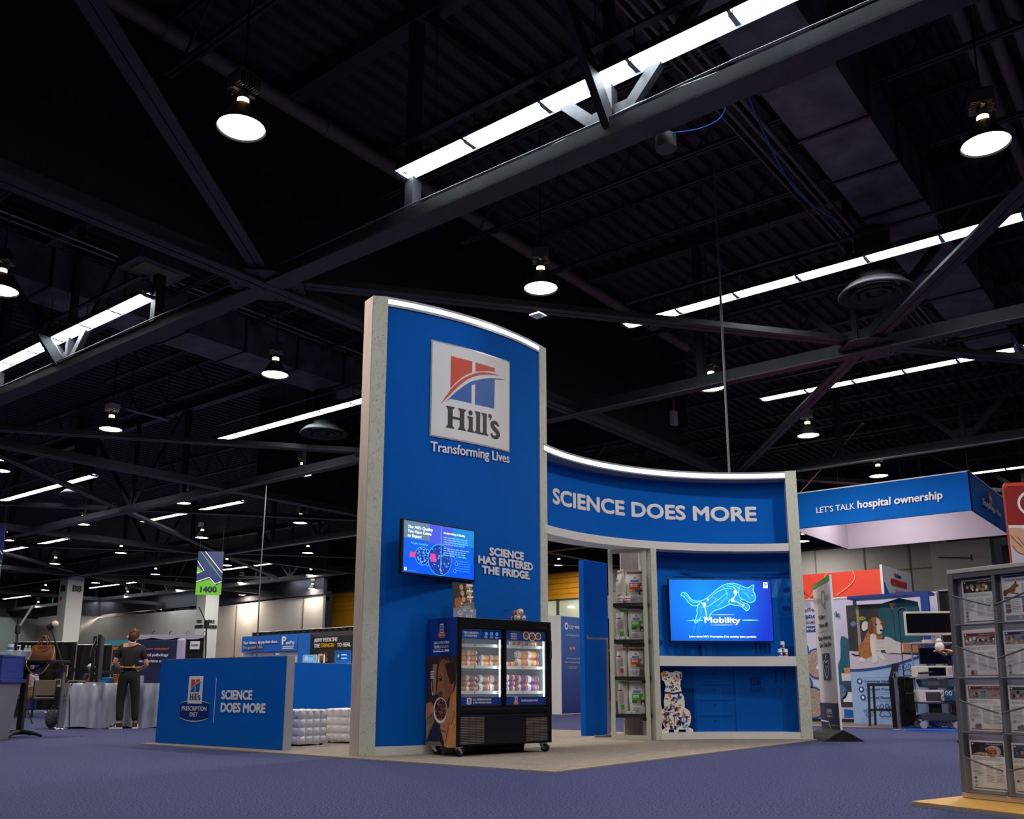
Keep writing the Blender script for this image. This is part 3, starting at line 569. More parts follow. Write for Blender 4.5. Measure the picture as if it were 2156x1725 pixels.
def badge(mb, f, u, v, w, d=0.003, red=False):
    """the square logo standing on a curved name plate, w = plate width, centred at u, bottom at v"""
    pl = RED if red else NAVY
    n = 10; up_ = [(u-w/2+w*i/n, v+w*0.36+w*0.05*(1-(2*i/n-1)**2)) for i in range(n+1)]; lo = [(u-w/2+w*i/n, v+w*0.08-w*0.07*(1-(2*i/n-1)**2)) for i in range(n+1)]
    for i in range(n): fpoly(mb, f, [lo[i], lo[i+1], up_[i+1], up_[i]], pl, d)
    wd = [w*0.010+w*0.02*math.sin(math.pi*i/n) for i in range(n+1)]
    fline(mb, f, [(a, b+w*0.01) for a, b in up_], wd, SILVER, d*1.3); fline(mb, f, [(a, b-w*0.012) for a, b in lo], wd, SILVER, d*1.3)
    if not red:
        text(mb, f, 'PRESCRIPTION', u, v+w*0.215, w*0.088, INKW, w=w*0.86, d=d*1.6, align='c'); text(mb, f, 'DIET', u, v+w*0.095, w*0.088, INKW, w=w*0.27, d=d*1.6, align='c')
    else: text(mb, f, 'SCIENCE DIET', u, v+w*0.15, w*0.10, INKW, w=w*0.8, d=d*1.6, align='c')
    lw = w*0.5; lh = lw*(1.13 if not red else 1.5); frect(mb, f, u-lw/2, v+w*0.36, u+lw/2, v+w*0.36+lh, LOGOW, d*1.8)
    logo(mb, f, u-lw*0.54, v+w*0.36+lh*0.03, lw*1.08, lh*0.96, d*2, mats=(None, RED, LBLUE, INKB))

# ---- the tall tower
TA0 = R_(-118.854); TOW = Arc((8.905, 10.939), 4.157, TA0, 1, False)
def band(mb, f, u0, u1, z0, z1, d0, d1, m, n=None):
    """curved solid between two offsets of an arc"""
    n = n or max(2, int((u1-u0)/0.07)); vs = []
    for i in range(n+1):
        u = u0+(u1-u0)*i/n; vs += [f(u, z0, d0), f(u, z0, d1), f(u, z1, d1), f(u, z1, d0)]
    fs = []
    for i in range(n):
        a = 4*i; b = a+4
        for k in range(4): fs.append((a+k, a+(k+1) % 4, b+(k+1) % 4, b+k))
    fs += [(3, 2, 1, 0), (4*n, 4*n+1, 4*n+2, 4*n+3)]
    mb.add(vs, fs, m)
# the orientation of band() faces does not matter for opaque, two-sided shading
tw = thing('booth_tower', 'tall blue curved tower sign with marble-look posts and a glowing top edge', 'booth tower', (0, 0, 0))
b = MB(); f = TOW
p = [TOW(0.045, 0, 0.012), Vector((6.803, 7.378, 0)), Vector((6.852, 7.565, 0)), TOW(0.045, 0, -0.26)]
b.prism([(q.x, q.y) for q in p], 0.012, 5.17, MARBLE); b.build('post', tw)
b = MB(); b.prism([(6.8015, 7.380), (6.8505, 7.567), (6.846, 7.569), (6.797, 7.382)], 0.012, 5.16, PALEWOOD); o = b.build('side_panel', tw); o['label'] = 'pale wood-look side facing'
b = MB(); band(b, TOW, 2.425, 2.60, 0.012, 5.17, -0.26, 0.012, MARBLE, 3); b.build('post', tw)
b = MB(); band(b, TOW, 0.04, 2.43, 0.105, 5.06, -0.20, -0.006, BLUE); b.build('graphic_panel', tw)
b = MB(); band(b, TOW, 0.04, 2.43, 0.012, 0.105, -0.24, -0.004, WHITE); b.build('base_board', tw)
b = MB(); band(b, TOW, 0.04, 2.43, 5.055, 5.085, -0.24, 0.01, GREYTRIM); band(b, TOW, 0.04, 2.43, 5.145, 5.17, -0.24, 0.01, GREYTRIM); band(b, TOW, 0.04, 2.43, 5.085, 5.145, -0.24, -0.02, GREYTRIM); b.build('top_rail', tw)
b = MB(); band(b, TOW, 0.05, 2.42, 5.085, 5.145, -0.018, 0.004, LIGHTBAR); o = b.build('light_bar', tw); o['label'] = 'glowing white light bar along the top'
b = MB(); logo(b, TOW, 0.612, 3.578, 1.17, 1.15, 0.006, border=0.018); b.build('logo_panel', tw)
b = MB(); text(b, TOW, 'Transforming Lives', 0.612, 3.385, 0.115, INKW, w=1.175, rise=0.035, bold=0.02); b.build('slogan', tw)
b = MB(); text(b, TOW, 'SCIENCE', 1.76, 2.25, 0.088, INKW, w=0.595, align='c', bold=0.05); text(b, TOW, 'HAS ENTERED', 1.768, 2.138, 0.088, INKW, w=0.955, align='c', bold=0.05); text(b, TOW, 'THE FRIDGE.', 1.766, 2.024, 0.086, INKW, w=0.84, align='c', bold=0.05); b.build('wall_lettering', tw)

# ---- the curved back wall
WA0 = R_(98.1516); WAL = Arc((9.781, 3.442), 3.38, WA0, -1, True)
cw = thing('curved_display_wall', 'curved white and blue display wall with a lettered header right of the tower', 'display wall', (0, 0, 0))
b = MB(); band(b, WAL, 4.243, 4.40, 0.012, 3.835, -0.34, 0.02, MARBLE, 3); b.build('column', cw)
b = MB(); band(b, WAL, 2.15, 2.24, 0.012, 2.66, -0.34, 0.006, MARBLE, 3); b.build('column', cw)
b = MB(); band(b, WAL, 2.24, 4.25, 0.012, 2.72, -0.30, -0.235, BLUE); b.build('back_panel', cw)
b = MB(); band(b, WAL, 0.03, 4.245, 2.72, 3.75, -0.32, -0.235, BLUE); b.build('header_panel', cw)
b = MB(); band(b, WAL, 0.03, 4.245, 2.655, 2.765, -0.33, 0.004, WHITE); b.build('header_band', cw)
b = MB(); band(b, WAL, 0.03, 4.245, 3.725, 3.745, -0.33, 0.006, GREYTRIM); band(b, WAL, 0.03, 4.245, 3.81, 3.835, -0.33, 0.006, GREYTRIM); band(b, WAL, 0.03, 4.245, 3.745, 3.81, -0.33, -0.02, WHITE); b.build('top_rail', cw)
b = MB(); band(b, WAL, 0.04, 4.235, 3.745, 3.81, -0.018, 0.003, LIGHTBAR); o = b.build('light_bar', cw); o['label'] = 'glowing white light bar along the header'
b = MB(); band(b, WAL, 2.235, 4.25, 1.01, 1.147, -0.24, 0.012, WHITE); b.build('counter', cw)
b = MB(); band(b, WAL, 2.235, 4.25, 0.012, 0.1, -0.24, 0.004, WHITE); b.build('base_board', cw)
REC = lambda u, v, d=0: WAL(u, v, d-0.235)
REC.__dict__['curved'] = True
b = MB(); text(b, REC, 'SCIENCE DOES MORE', 0.586, 3.162, 0.205, INKW, w=3.25, bold=0.035, rise=-0.004); b.build('header_lettering', cw)
# tone-on-tone kitchen drawing printed on the back panel
K1 = mt('kitchen_print_dark', (0, 70, 158), 0.7, spec=0.12); K2 = mt('kitchen_print_mid', (0, 84, 176), 0.7, spec=0.12); K3 = mt('kitchen_print_light', (14, 112, 206), 0.7, spec=0.12); K4 = mt('kitchen_print_navy', (0, 48, 124), 0.7, spec=0.12)
b = MB(); g = REC
frect(b, g, 2.3, 0.1, 2.86, 0.70, K4, 0.0015); frect(b, g, 2.3, 0.70, 2.86, 1.0, K1, 0.0015)
for i in range(4):
    z = 0.13+0.215*i; frect(b, g, 2.90, z, 3.22, z+0.185, K2, 0.002); frect(b, g, 3.235, z, 3.40, z+0.185, K2, 0.002)
    fline(b, g, [(2.90, z+0.19), (3.40, z+0.19)], 0.008, K1, 0.003); fline(b, g, [(2.90, z), (3.40, z)], 0.005, K3, 0.003); fell(b, g, 3.14, z+0.12, 0.014, 0.014, K4, 0.003, 10)
fline(b, g, [(2.88, 0.1), (2.88, 1.0)], 0.02, K1); fline(b, g, [(3.42, 0.1), (3.42, 1.0)], 0.03, K1); frect(b, g, 3.45, 0.13, 4.03, 1.0, K2, 0.002); frect(b, g, 4.06, 0.13, 4.3, 1.0, K2, 0.002); fline(b, g, [(4.045, 0.1), (4.045, 1.0)], 0.015, K1, 0.003); fline(b, g, [(3.45, 0.14), (4.03, 0.14)], 0.006, K3, 0.003)
for u in (3.985, 4.10): frect(b, g, u-0.012, 0.78, u+0.012, 0.95, K4, 0.003)
ca, sa = math.cos(R_(9)), math.sin(R_(9))
TILT = lambda u, v, d=0: REC(3.62+(u*ca-v*sa), 0.63+(u*sa+v*ca), d)
TILT.__dict__['curved'] = True
for q in (((0, 0), (0.22, 0)), ((0.22, 0), (0.22, 0.23)), ((0.22, 0.23), (0, 0.23)), ((0, 0.23), (0, 0))): fline(b, TILT, q, 0.005, K1, 0.004)
logo(b, TILT, -0.01, -0.01, 0.24, 0.25, 0.004, mats=(None, K4, K4, K4))
# upper half: cupboards, flasks and jars
frect(b, g, 2.3, 2.38, 4.3, 2.6, K1, 0.0012); frect(b, g, 2.72, 2.38, 4.25, 2.5, K2, 0.002); fline(b, g, [(2.72, 2.36), (4.3, 2.36)], 0.03, K1, 0.002); fline(b, g, [(3.18, 2.36), (3.18, 2.64)], 0.004, K1, 0.003); fline(b, g, [(2.85, 2.515), (3.1, 2.515)], 0.012, K1, 0.003)
for u0, u1 in ((2.62, 3.2), (3.72, 4.3)):
    fline(b, g, [(u0, 1.2), (u0, 2.3), (u1, 2.3), (u1, 1.2)], 0.02, K1, 0.002); frect(b, g, u0+0.05, 2.0, u1-0.04, 2.27, K3, 0.0018)
    for k in (0.25, 0.42): fpoly(b, g, [(u0+k, 2.0), (u0+k+0.08, 2.0), (u0+k+0.17, 2.27), (u0+k+0.09, 2.27)], mt('kitchen_print_glint', (30, 130, 220), 0.5), 0.0025)
for u, z, r in ((2.36, 1.37, 0.10), (4.17, 1.86, 0.085), (4.19, 2.12, 0.06)):
    fell(b, g, u, z, r, r, K3, 0.003, 16); fell(b, g, u, z-r*0.25, r*0.75, r*0.55, K1, 0.004, 16); frect(b, g, u-r*0.3, z+r*0.8, u+r*0.3, z+r*1.8, K3, 0.003)
fline(b, g, [(4.02, 1.73), (4.3, 1.73)], 0.01, K3); fline(b, g, [(4.02, 2.02), (4.3, 2.02)], 0.01, K3)
fpoly(b, g, [(2.30, 1.16), (2.50, 1.16), (2.44, 1.30), (2.34, 1.28)], K3, 0.003)
for u, h, m in ((2.55, .12, K3), (2.75, .14, K2), (2.86, .10, K3), (2.98, .16, K4), (3.0, .2, K3), (3.1, .15, K3), (3.74, .24, K2), (3.82, .22, K2), (3.9, .22, K2), (4.12, .13, K1), (4.2, .13, K1)): frect(b, g, u-0.03, 1.16, u+0.035, 1.16+h, m, 0.003)
for u in (3.74, 3.8, 3.86, 3.92): frect(b, g, u-0.012, 1.2, u+0.012, 1.34, K4, 0.004)
b.build('kitchen_print', cw)

# ---- blue side slab, shelf niche
b = MB(); M = Matrix.Translation((11.633, 7.735, 0)) @ Matrix.Rotation(R_(-8), 4, 'Z'); b.M = M
b.box(0, 0.56, 0, 0.1, 0.012, 2.63, BLUE, 0.004); one(b, 'partition_panel', 'plain blue upright panel standing behind the passage, left of the shelf niche', 'panel')
b = MB(); b.M = Matrix.Translation((11.55, 7.02, 0)) @ Matrix.Rotation(R_(-48), 4, 'Z')
b.box(0, 0.78, 0.0, 0.06, 0.012, 2.68, PALEWOOD, 0.003); one(b, 'partition_panel', 'pale wood-look back panel behind the four black shelves', 'panel')
sh = thing('shelf_niche', 'narrow pale frame with four black shelves between tower and screen', 'shelf unit', (0, 0, 0))
FR = mt('pale_green_frame', (196, 198, 184), 0.45)
fa = Vector((11.095, 6.955, 0)); fb = Vector((11.345, 6.475, 0)); fd = (fb-fa).normalized(); fn = Vector((-fd.y, fd.x, 0)); fn = fn if fn.x > 0 else -fn
def frame_bar(b, s0, s1, z0, z1, t=0.055, d0=0.0): p0 = fa+fd*s0+fn*d0; b.prism([(q.x, q.y) for q in (p0, fa+fd*s1+fn*d0, fa+fd*s1+fn*(d0+t), p0+fn*t)], z0, z1, FR)
L = (fb-fa).length
b = MB(); frame_bar(b, 0, 0.06, 0.012, 2.66); frame_bar(b, L-0.06, L, 0.012, 2.66); frame_bar(b, 0.06, L-0.06, 0.012, 0.07); frame_bar(b, 0.06, L-0.06, 2.6, 2.66); b.build('front_frame', sh)
for zs in (0.305, 0.815, 1.322, 1.835):
    b = MB(); q = []
    for i in range(9): t = i/8; q.append(fa+fd*(0.05+t*(L-0.03))+fn*(0.03-0.06*math.sin(math.pi*t)))
    q += [fb+fn*0.40-fd*0.02, fa+fn*0.40+fd*0.08]
    b.prism([(v.x, v.y) for v in q], zs, zs+0.05, mt('black_shelf_board', (26, 24, 26), 0.5)); bl = fb+fn*0.05-fd*0.05; b.box(bl.x-0.05, bl.x+0.03, bl.y-0.02, bl.y+0.04, zs-0.04, zs, DARKM); b.build('shelf', sh)
# steel rack in front of the blue slab
STEEL = mt('brushed_steel', (170, 165, 160), 0.3, metal=0.9)
rk = thing('display_rack', 'slim chrome T-shaped garment rack in front of the plain blue panel', 'rack', (11.62, 7.30, 0.012), R_(-25))
b = MB(); b.box(-0.045, -0.015, -0.015, 0.015, 0.03, 1.42, STEEL, 0.003); b.build('upright', rk)
b = MB(); b.box(0.05, 0.08, -0.015, 0.015, 0.03, 1.42, STEEL, 0.003); b.box(-0.015, 0.05, -0.008, 0.008, 1.22, 1.25, STEEL); b.box(-0.015, 0.05, -0.008, 0.008, 0.08, 0.11, STEEL); b.build('upright', rk)
b = MB(); b.box(-0.36, -0.015, -0.012, 0.012, 1.39, 1.415, STEEL, 0.003); b.box(-0.37, -0.355, -0.012, 0.012, 1.39, 1.45, STEEL); b.build('arm', rk)
b = MB(); b.box(-0.26, 0.30, -0.03, 0.03, 0.0, 0.03, STEEL, 0.004); b.box(-0.03, 0.03, -0.2, 0.12, 0.0, 0.03, STEEL); b.build('foot', rk)

# ---- low blue walls and ottomans
lw = thing('low_wall', 'low blue wall with the red-and-blue badge and white lettering, front left', 'low wall', (6.805, 11.235, 0), math.atan2(8.711-11.235, 6.877-6.805))
Lw = math.hypot(8.716-11.235, 6.875-6.805)
b = MB(); b.box(0, Lw, 0, 0.10, 0.012, 1.072, BLUE, 0.003); b.build('wall_panel', lw)
b = MB(); b.box(Lw, Lw+0.02, -0.004, 0.104, 0.012, 1.08, mt('grey_end_trim', (176, 174, 178), 0.45), 0.003); b.box(0, Lw, 0.0, 0.10, 1.072, 1.078, mt('wood_edge_trim', (150, 130, 116), 0.5)); b.build('end_trim', lw)
f = Plane((0, 0, 0), (1, 0, 0)); f.n = Vector((0, -1, 0))
LP = lambda px: px
b = MB(); badge(b, f, 0.80, 0.30, 0.60, 0.003); b.build('badge', lw)
b = MB(); frect(b, f, 1.205, 0.29, 1.215, 0.83, INKW); b.build('divider_line', lw)
b = MB(); text(b, f, 'SCIENCE', 1.345, 0.575, 0.103, INKW, w=0.58, bold=0.045); text(b, f, 'DOES MORE', 1.345, 0.425, 0.103, INKW, w=0.835, bold=0.045); b.build('lettering', lw)
b = MB(); b.box(8.45, 10.4, 10.95, 11.05, 0.012, 1.072, BLUE, 0.003); b.box(8.45, 10.4, 10.95, 11.05, 1.072, 1.078, MATS['wood_edge_trim'])
one(b, 'low_wall', 'plain low blue wall behind the two white ottomans', 'low wall')
LEATH = mt('white_leatherette', (232, 226, 222), 0.42, bump=0.1, scale=60)
def ottoman(x, y, rz, label, s=0.47, h=0.44):
    t = thing('ottoman', label, 'ottoman', (x, y, 0.012), rz, 'white tufted cube ottomans'); c = 4; q = s/c
    b = MB(); b.box(0.02, s-0.02, 0.02, s-0.02, 0.03, h-0.02, LEATH)
    N = 6
    def pad(o, u, v, n, su, sv):
        vs = []
        for j in range(N+1):
            for i in range(N+1):
                a = i/N*2-1; c_ = j/N*2-1; bul = 0.020*(1-abs(a)**3.2)*(1-abs(c_)**3.2)
                vs.append(o+u*(i/N*su)+v*(j/N*sv)+n*(bul-0.004))
        fs = [(j*(N+1)+i, j*(N+1)+i+1, (j+1)*(N+1)+i+1, (j+1)*(N+1)+i) for j in range(N) for i in range(N)]
        b.add(vs, fs, LEATH, True)
    X, Y, Zv = Vector((1, 0, 0)), Vector((0, 1, 0)), Vector((0, 0, 1)); hz = (h-0.03)/c
    for i in range(c):
        for j in range(c):
            pad(Vector((i*q, 0.012, 0.02+j*hz)), X, Zv, -Y, q, hz); pad(Vector((s-i*q, s-0.012, 0.02+j*hz)), -X, Zv, Y, q, hz)
            pad(Vector((s-0.012, i*q, 0.02+j*hz)), Y, Zv, X, q, hz); pad(Vector((0.012, s-i*q, 0.02+j*hz)), -Y, Zv, -X, q, hz); pad(Vector((i*q, j*q, h-0.02)), X, Y, Zv, q, q)
    b.build('cushion', t)
    for dx in (0.05, s-0.05):
        for dy in (0.05, s-0.05): f_ = MB(); f_.cyl((dx, dy, 0), (dx, dy, 0.03), 0.02, DARKM, 8); f_.build('foot', t)
ottoman(7.444, 9.14, R_(3), 'white tufted cube ottoman nearer the low wall with the badge'); ottoman(8.25, 9.02, R_(15), 'white tufted cube ottoman half hidden by the tower post')
# ================================================================ screens, fridge and goods of the booth
BEZEL = mt('black_bezel', (14, 14, 17), 0.35)
def scr(name, rgb, e=0.9): return mt(name, rgb, 0.3, emit=e)
# ---- screen on the tower
P0 = Vector((6.924, 6.935, 0)); U1 = Vector((math.cos(R_(5.3)), -math.sin(R_(5.3)), 0)); W1, Z0, Z1 = 1.10, 1.905, 2.512
tv = thing('wall_screen', 'wall-mounted screen with circles and text on the tall tower', 'screen', (P0.x, P0.y, 0), R_(-5.3))
f = Plane((0, 0, 0), (1, 0, 0)); H1 = Z1-Z0
b = MB(); b.box(0, W1, 0.002, 0.05, Z0, Z1, BEZEL, 0.004); b.box(0.25, 0.85, 0.05, 0.075, Z0+0.1, Z1-0.1, BEZEL); b.build('casing', tv)
b = MB(); b.box(0.62, 0.80, 0.07, 0.22, 2.1, 2.35, DARKM); b.bar((0.7, 0.05, 2.2), (0.72, 0.24, 2.2), 0.06, 0.08, DARKM); b.build('mount', tv)
b = MB(); x0, x1, z0, z1 = 0.022, W1-0.02, Z0+0.025, Z1-0.018; sw, sh_ = x1-x0, z1-z0
S = lambda a, c: (x0+a*sw, z0+c*sh_)
def R4(a, c, e, g, m, d=0.001): frect(b, f, *S(a, c), *S(e, g), m, d)
R4(0, 0, 1, 1, scr('screen_blue', (6, 84, 196)), 0.0005); R4(0, 0, 1, 0.3, scr('screen_blue_low', (4, 76, 214)), 0.001)
R4(0.68, 0.66, 1, 1, scr('screen_teal', (20, 118, 190)), 0.001); R4(0.35, 0.62, 0.68, 1, scr('screen_violet', (64, 78, 196)), 0.0012); R4(0.52, 0.45, 0.68, 0.62, scr('screen_violet', (64, 78, 196)), 0.0012); R4(0, 0.66, 0.35, 1, scr('screen_grey', (86, 112, 140)), 0.0014)
SW = scr('screen_white', (226, 236, 250), 0.95); SC = scr('screen_cyan', (50, 160, 240)); SN = scr('screen_dark_blue', (20, 52, 140)); SL = scr('screen_soft', (110, 170, 235)); SP = scr('screen_pink', (206, 60, 130))
for i, s_ in enumerate(("The Hill's Quality", 'You Have Come', 'to Expect')): text(b, f, s_, *S(0.05, 0.86-0.085*i), 0.032, SW, w=[0.36, 0.34, 0.20][i]*1.0, d=0.003, bold=0.012)
text(b, f, 'Product Safety & Quality', *S(0.55, 0.85), 0.022, SW, w=0.33, d=0.003); text(b, f, 'Triple benefits', *S(0.09, 0.56), 0.02, SL, w=0.25, d=0.003)
scribble(b, f, *S(0.55, 0.62), *S(0.92, 0.80), 4, SL, 0.003, 3); scribble(b, f, *S(0.55, 0.4), *S(0.95, 0.58), 4, SL, 0.003, 4); scribble(b, f, *S(0.72, 0.12), *S(0.95, 0.36), 5, scr('screen_faint', (40, 120, 220)), 0.003, 5)
for c_, r in (((0.25, 0.345), 0.095), ((0.5, 0.315), 0.17)):
    p = S(*c_); fell(b, f, p[0], p[1], r+0.008, r+0.008, SC, 0.002, 28); fell(b, f, p[0], p[1], r, r, SN, 0.0025, 28)
    rnd = random.Random(int(r*1000))
    for i in range(46):
        a, q = rnd.uniform(0, 6.28), r*math.sqrt(rnd.uniform(0.02, 0.9)); fell(b, f, p[0]+q*math.cos(a), p[1]+q*math.sin(a), rnd.uniform(0.006, 0.016), rnd.uniform(0.005, 0.012), (SL, SC, scr('screen_slate', (70, 96, 170)))[i % 3], 0.003, 7)
R4(0.365, 0.26, 0.44, 0.42, SP, 0.0035); R4(0.085, 0.3, 0.16, 0.4, SP, 0.0035)
for a, c in ((0.325, 0.455), (0.325, 0.2), (0.72, 0.42), (0.735, 0.28), (0.715, 0.13)): p = S(a, c); fell(b, f, *p, 0.022, 0.022, SL, 0.003, 14); fell(b, f, *p, 0.017, 0.017, SN, 0.0035, 14)
R4(0.508, 0.05, 0.515, 0.98, SL, 0.004)
logo(b, f, *S(0.015, 0.03), 0.033, 0.035, 0.003, mats=(SW, SP, SN, SN)); text(b, f, 'SCIENCE DOES MORE', *S(0.06, 0.03), 0.01, SL, w=0.12, d=0.003, bold=0)
b.build('display', tv)

# ---- screen in the curved wall
P2 = Vector((11.728, 6.341, 0)); Q2 = Vector((12.797, 5.236, 0)); U2 = (Q2-P2).normalized(); W2 = (Q2-P2).length; A2 = math.atan2(U2.y, U2.x)
tv = thing('wall_screen', 'large screen showing a glowing blue leaping cat and the word Mobility', 'screen', (P2.x, P2.y, 0), A2); Z0, Z1 = 1.352, 2.253
b = MB(); b.box(0, W2, 0.002, 0.06, Z0, Z1, BEZEL, 0.004); b.build('casing', tv); b = MB(); b.box(0.5, 1.0, 0.06, 0.09, 1.6, 2.0, DARKM); b.build('mount', tv)
b = MB(); x0, x1, z0, z1 = 0.014, W2-0.014, Z0+0.014, Z1-0.014; sw, sh_ = x1-x0, z1-z0
m = bpy.data.materials.new('cat_screen'); m.use_nodes = True; nt = m.node_tree; bs = nt.nodes['Principled BSDF']; tc = nt.nodes.new('ShaderNodeTexCoord'); mp = nt.nodes.new('ShaderNodeMapping'); gr = nt.nodes.new('ShaderNodeTexGradient'); gr.gradient_type = 'SPHERICAL'
mp.inputs['Location'].default_value = (-0.45, 0, -2.0*0.75); mp.inputs['Scale'].default_value = (0.9, 0.9, 0.75); mp.vector_type = 'POINT'
cr = nt.nodes.new('ShaderNodeValToRGB'); cr.color_ramp.elements[0].color = lin((8, 52, 196)); cr.color_ramp.elements[1].color = lin((0, 140, 250)); cr.color_ramp.elements[0].position = 0.1; cr.color_ramp.elements[1].position = 0.95
nt.links.new(tc.outputs['Object'], mp.inputs[0]); nt.links.new(mp.outputs[0], gr.inputs[0]); nt.links.new(gr.outputs[0], cr.inputs[0]); nt.links.new(cr.outputs[0], bs.inputs['Emission Color']); bs.inputs['Emission Strength'].default_value = 1.0; bs.inputs['Base Color'].default_value = (0, 0, 0, 1)
frect(b, f, x0, z0, x1, z1, m, 0.0005)
K = lambda pts: [(x0+(a-182-(c-300)*0.03)/808*sw, z1-(c-297-(a-182)*0.012)/490*sh_) for a, c in pts]
CY = scr('cat_line_cyan', (130, 235, 255), 1.1); CF = scr('cat_fill', (30, 140, 235), 0.95); CW = scr('cat_white', (232, 250, 255), 1.2); CP = scr('cat_violet', (150, 150, 250), 1.0); CD = scr('cat_line_dim', (50, 140, 245), 0.95); SWH = scr('cat_text_white', (255, 255, 255), 1.2)
OUT = [(275, 425), (283, 408), (300, 402), (325, 415), (350, 450), (385, 472), (435, 470), (475, 452), (520, 415), (570, 372), (620, 341), (680, 328), (730, 338), (765, 352), (800, 366), (818, 362), (857, 340), (852, 388), (864, 415), (868, 447), (862, 470), (832, 487), (800, 478), (775, 463), (745, 468), (770, 486), (805, 498), (818, 512), (816, 535), (797, 553), (782, 542), (748, 515), (700, 508), (660, 500), (600, 530), (548, 547), (515, 570), (495, 600), (470, 615), (440, 600), (420, 620), (395, 650), (383, 640), (402, 575), (400, 545), (408, 515), (425, 492), (395, 512), (355, 503), (320, 465), (300, 436)]
OS = smooth(OUT, 3, True); fpoly(b, f, K(OS), CF, 0.001); fline(b, f, K(OS), 0.009, CY, 0.002, True)
for pts, wd, mm in (([(395, 650), (378, 690), (372, 735)], .006, CD), ([(440, 600), (415, 650), (398, 735)], .006, CD), ([(470, 615), (440, 650), (418, 690), (412, 735)], .006, CD),
    ([(300, 410), (330, 440), (365, 480), (410, 485), (440, 470)], .005, CY), ([(430, 480), (450, 500), (470, 545), (475, 600)], .012, CW), ([(455, 495), (490, 470), (520, 440), (560, 455), (600, 470)], .008, CP), ([(640, 350), (690, 360), (715, 400), (690, 450), (655, 470), (660, 500)], .012, CY),
    ([(690, 355), (720, 400), (700, 440), (680, 470), (720, 480), (770, 510)], .012, CW), ([(520, 430), (580, 390), (640, 370), (690, 372)], .006, CY), ([(500, 500), (560, 470), (610, 430), (650, 400)], .005, CY), ([(560, 520), (600, 480), (640, 440)], .005, CY), ([(745, 350), (735, 400), (745, 445), (775, 463)], .007, CY),
    ([(810, 368), (815, 395), (845, 385)], .006, CP), ([(835, 425), (850, 432)], .005, CW), ([(420, 520), (470, 520), (520, 500), (560, 440)], .005, CY), ([(600, 345), (640, 400), (640, 460)], .004, CY), ([(660, 335), (700, 345), (740, 372), (790, 385)], .005, CY), ([(786, 520), (800, 540)], .005, CW), ([(440, 580), (430, 545), (450, 510)], .005, CP), ([(760, 400), (800, 420), (830, 470)], .004, CY)):
    s_ = smooth(pts, 4); n = len(s_); fline(b, f, K(s_), [wd*(0.5+0.5*math.sin(math.pi*i/(n-1))) for i in range(n)], mm, 0.003)
for c_, r in (((460, 500), 14), ((710, 400), 16), ((685, 465), 14), ((770, 508), 8), ((490, 462), 8)): p = K([c_])[0]; fell(b, f, *p, r/808*sw, r/808*sw, CW, 0.0028, 14)
p = K([(602, 648)])[0]; text(b, f, 'Mobility', p[0], p[1], 0.082, SWH, w=0.525, d=0.005, align='c', bold=0.02)
for (a, c, wd) in ((600, 583, 200), (603, 666, 195)): q = K([(a-wd/2, c), (a, c), (a+wd/2, c)]); fline(b, f, q, [0.001, 0.006, 0.001], SWH, 0.004)
for a0, a1 in ((320, 445), (760, 890)): q = K([(a0, 628), ((a0+a1)/2, 628), (a1, 628)]); fline(b, f, q, [0.002, 0.016, 0.012] if a0 < 400 else [0.012, 0.016, 0.002], CY, 0.004)
p = K([(603, 765)])[0]; text(b, f, "Learn about Hill's Prescription Diet mobility feline portfolio", p[0], p[1], 0.026, SWH, w=0.985, d=0.004, align='c', bold=0.004)
p = K([(933, 368)])[0]; logo(b, f, p[0], p[1], 0.068, 0.082, 0.004, mats=(SWH, scr('scr_red', (210, 70, 60)), scr('scr_blue', (20, 80, 190)), scr('scr_ink', (40, 50, 90))))
b.build('display', tv)

# ---- dog-shaped cut-out of coloured doodles
dp = WAL(2.30, 0, -0.12); dq_ = WAL(2.80, 0, -0.12); du = (dq_-dp); 
cut = thing('dog_cutout', 'dog-shaped white cutout covered in colourful doodles under the counter', 'cutout', (dp.x, dp.y, 0.1), math.atan2(du.y, du.x))
DG = lambda pts: [((a-140)*0.00116, (1253-c)*0.00105) for a, c in pts]
HEAD = [(166, 478), (186, 462), (238, 449), (262, 458), (282, 470), (322, 470), (340, 460), (368, 446), (436, 468), (446, 500), (441, 560), (425, 578), (412, 560), (420, 610), (414, 650), (434, 716), (320, 738), (203, 718), (226, 660), (216, 625), (206, 590), (190, 580), (176, 570), (170, 530)]
BODY = [(212, 748), (320, 765), (432, 745), (456, 785), (466, 850), (464, 935), (492, 950), (530, 982), (545, 1050), (535, 1125), (505, 1188), (560, 1212), (568, 1246), (470, 1250), (470, 1215), (372, 1218), (372, 1250), (315, 1250), (315, 1215), (240, 1218), (236, 1253), (150, 1255), (152, 1225), (195, 1195), (152, 1105), (136, 1050), (141, 985), (165, 953), (196, 940), (191, 850)]
DW = mt('doodle_white', (238, 236, 226), 0.5); DC = [mt('doodle_'+n, c, 0.5) for n, c in (('navy', (28, 44, 120)), ('orange', (236, 140, 40)), ('sky', (40, 140, 210)), ('plum', (130, 40, 100)), ('red', (200, 60, 50)), ('ink', (30, 40, 80)))]
def inside(p, poly):
    c = False; n = len(poly)
    for i in range(n):
        (x1_, y1_), (x2_, y2_) = poly[i], poly[i-1]
        if (y1_ > p[1]) != (y2_ > p[1]) and p[0] < (x2_-x1_)*(p[1]-y1_)/(y2_-y1_)+x1_: c = not c
    return c
rnd = random.Random(11)
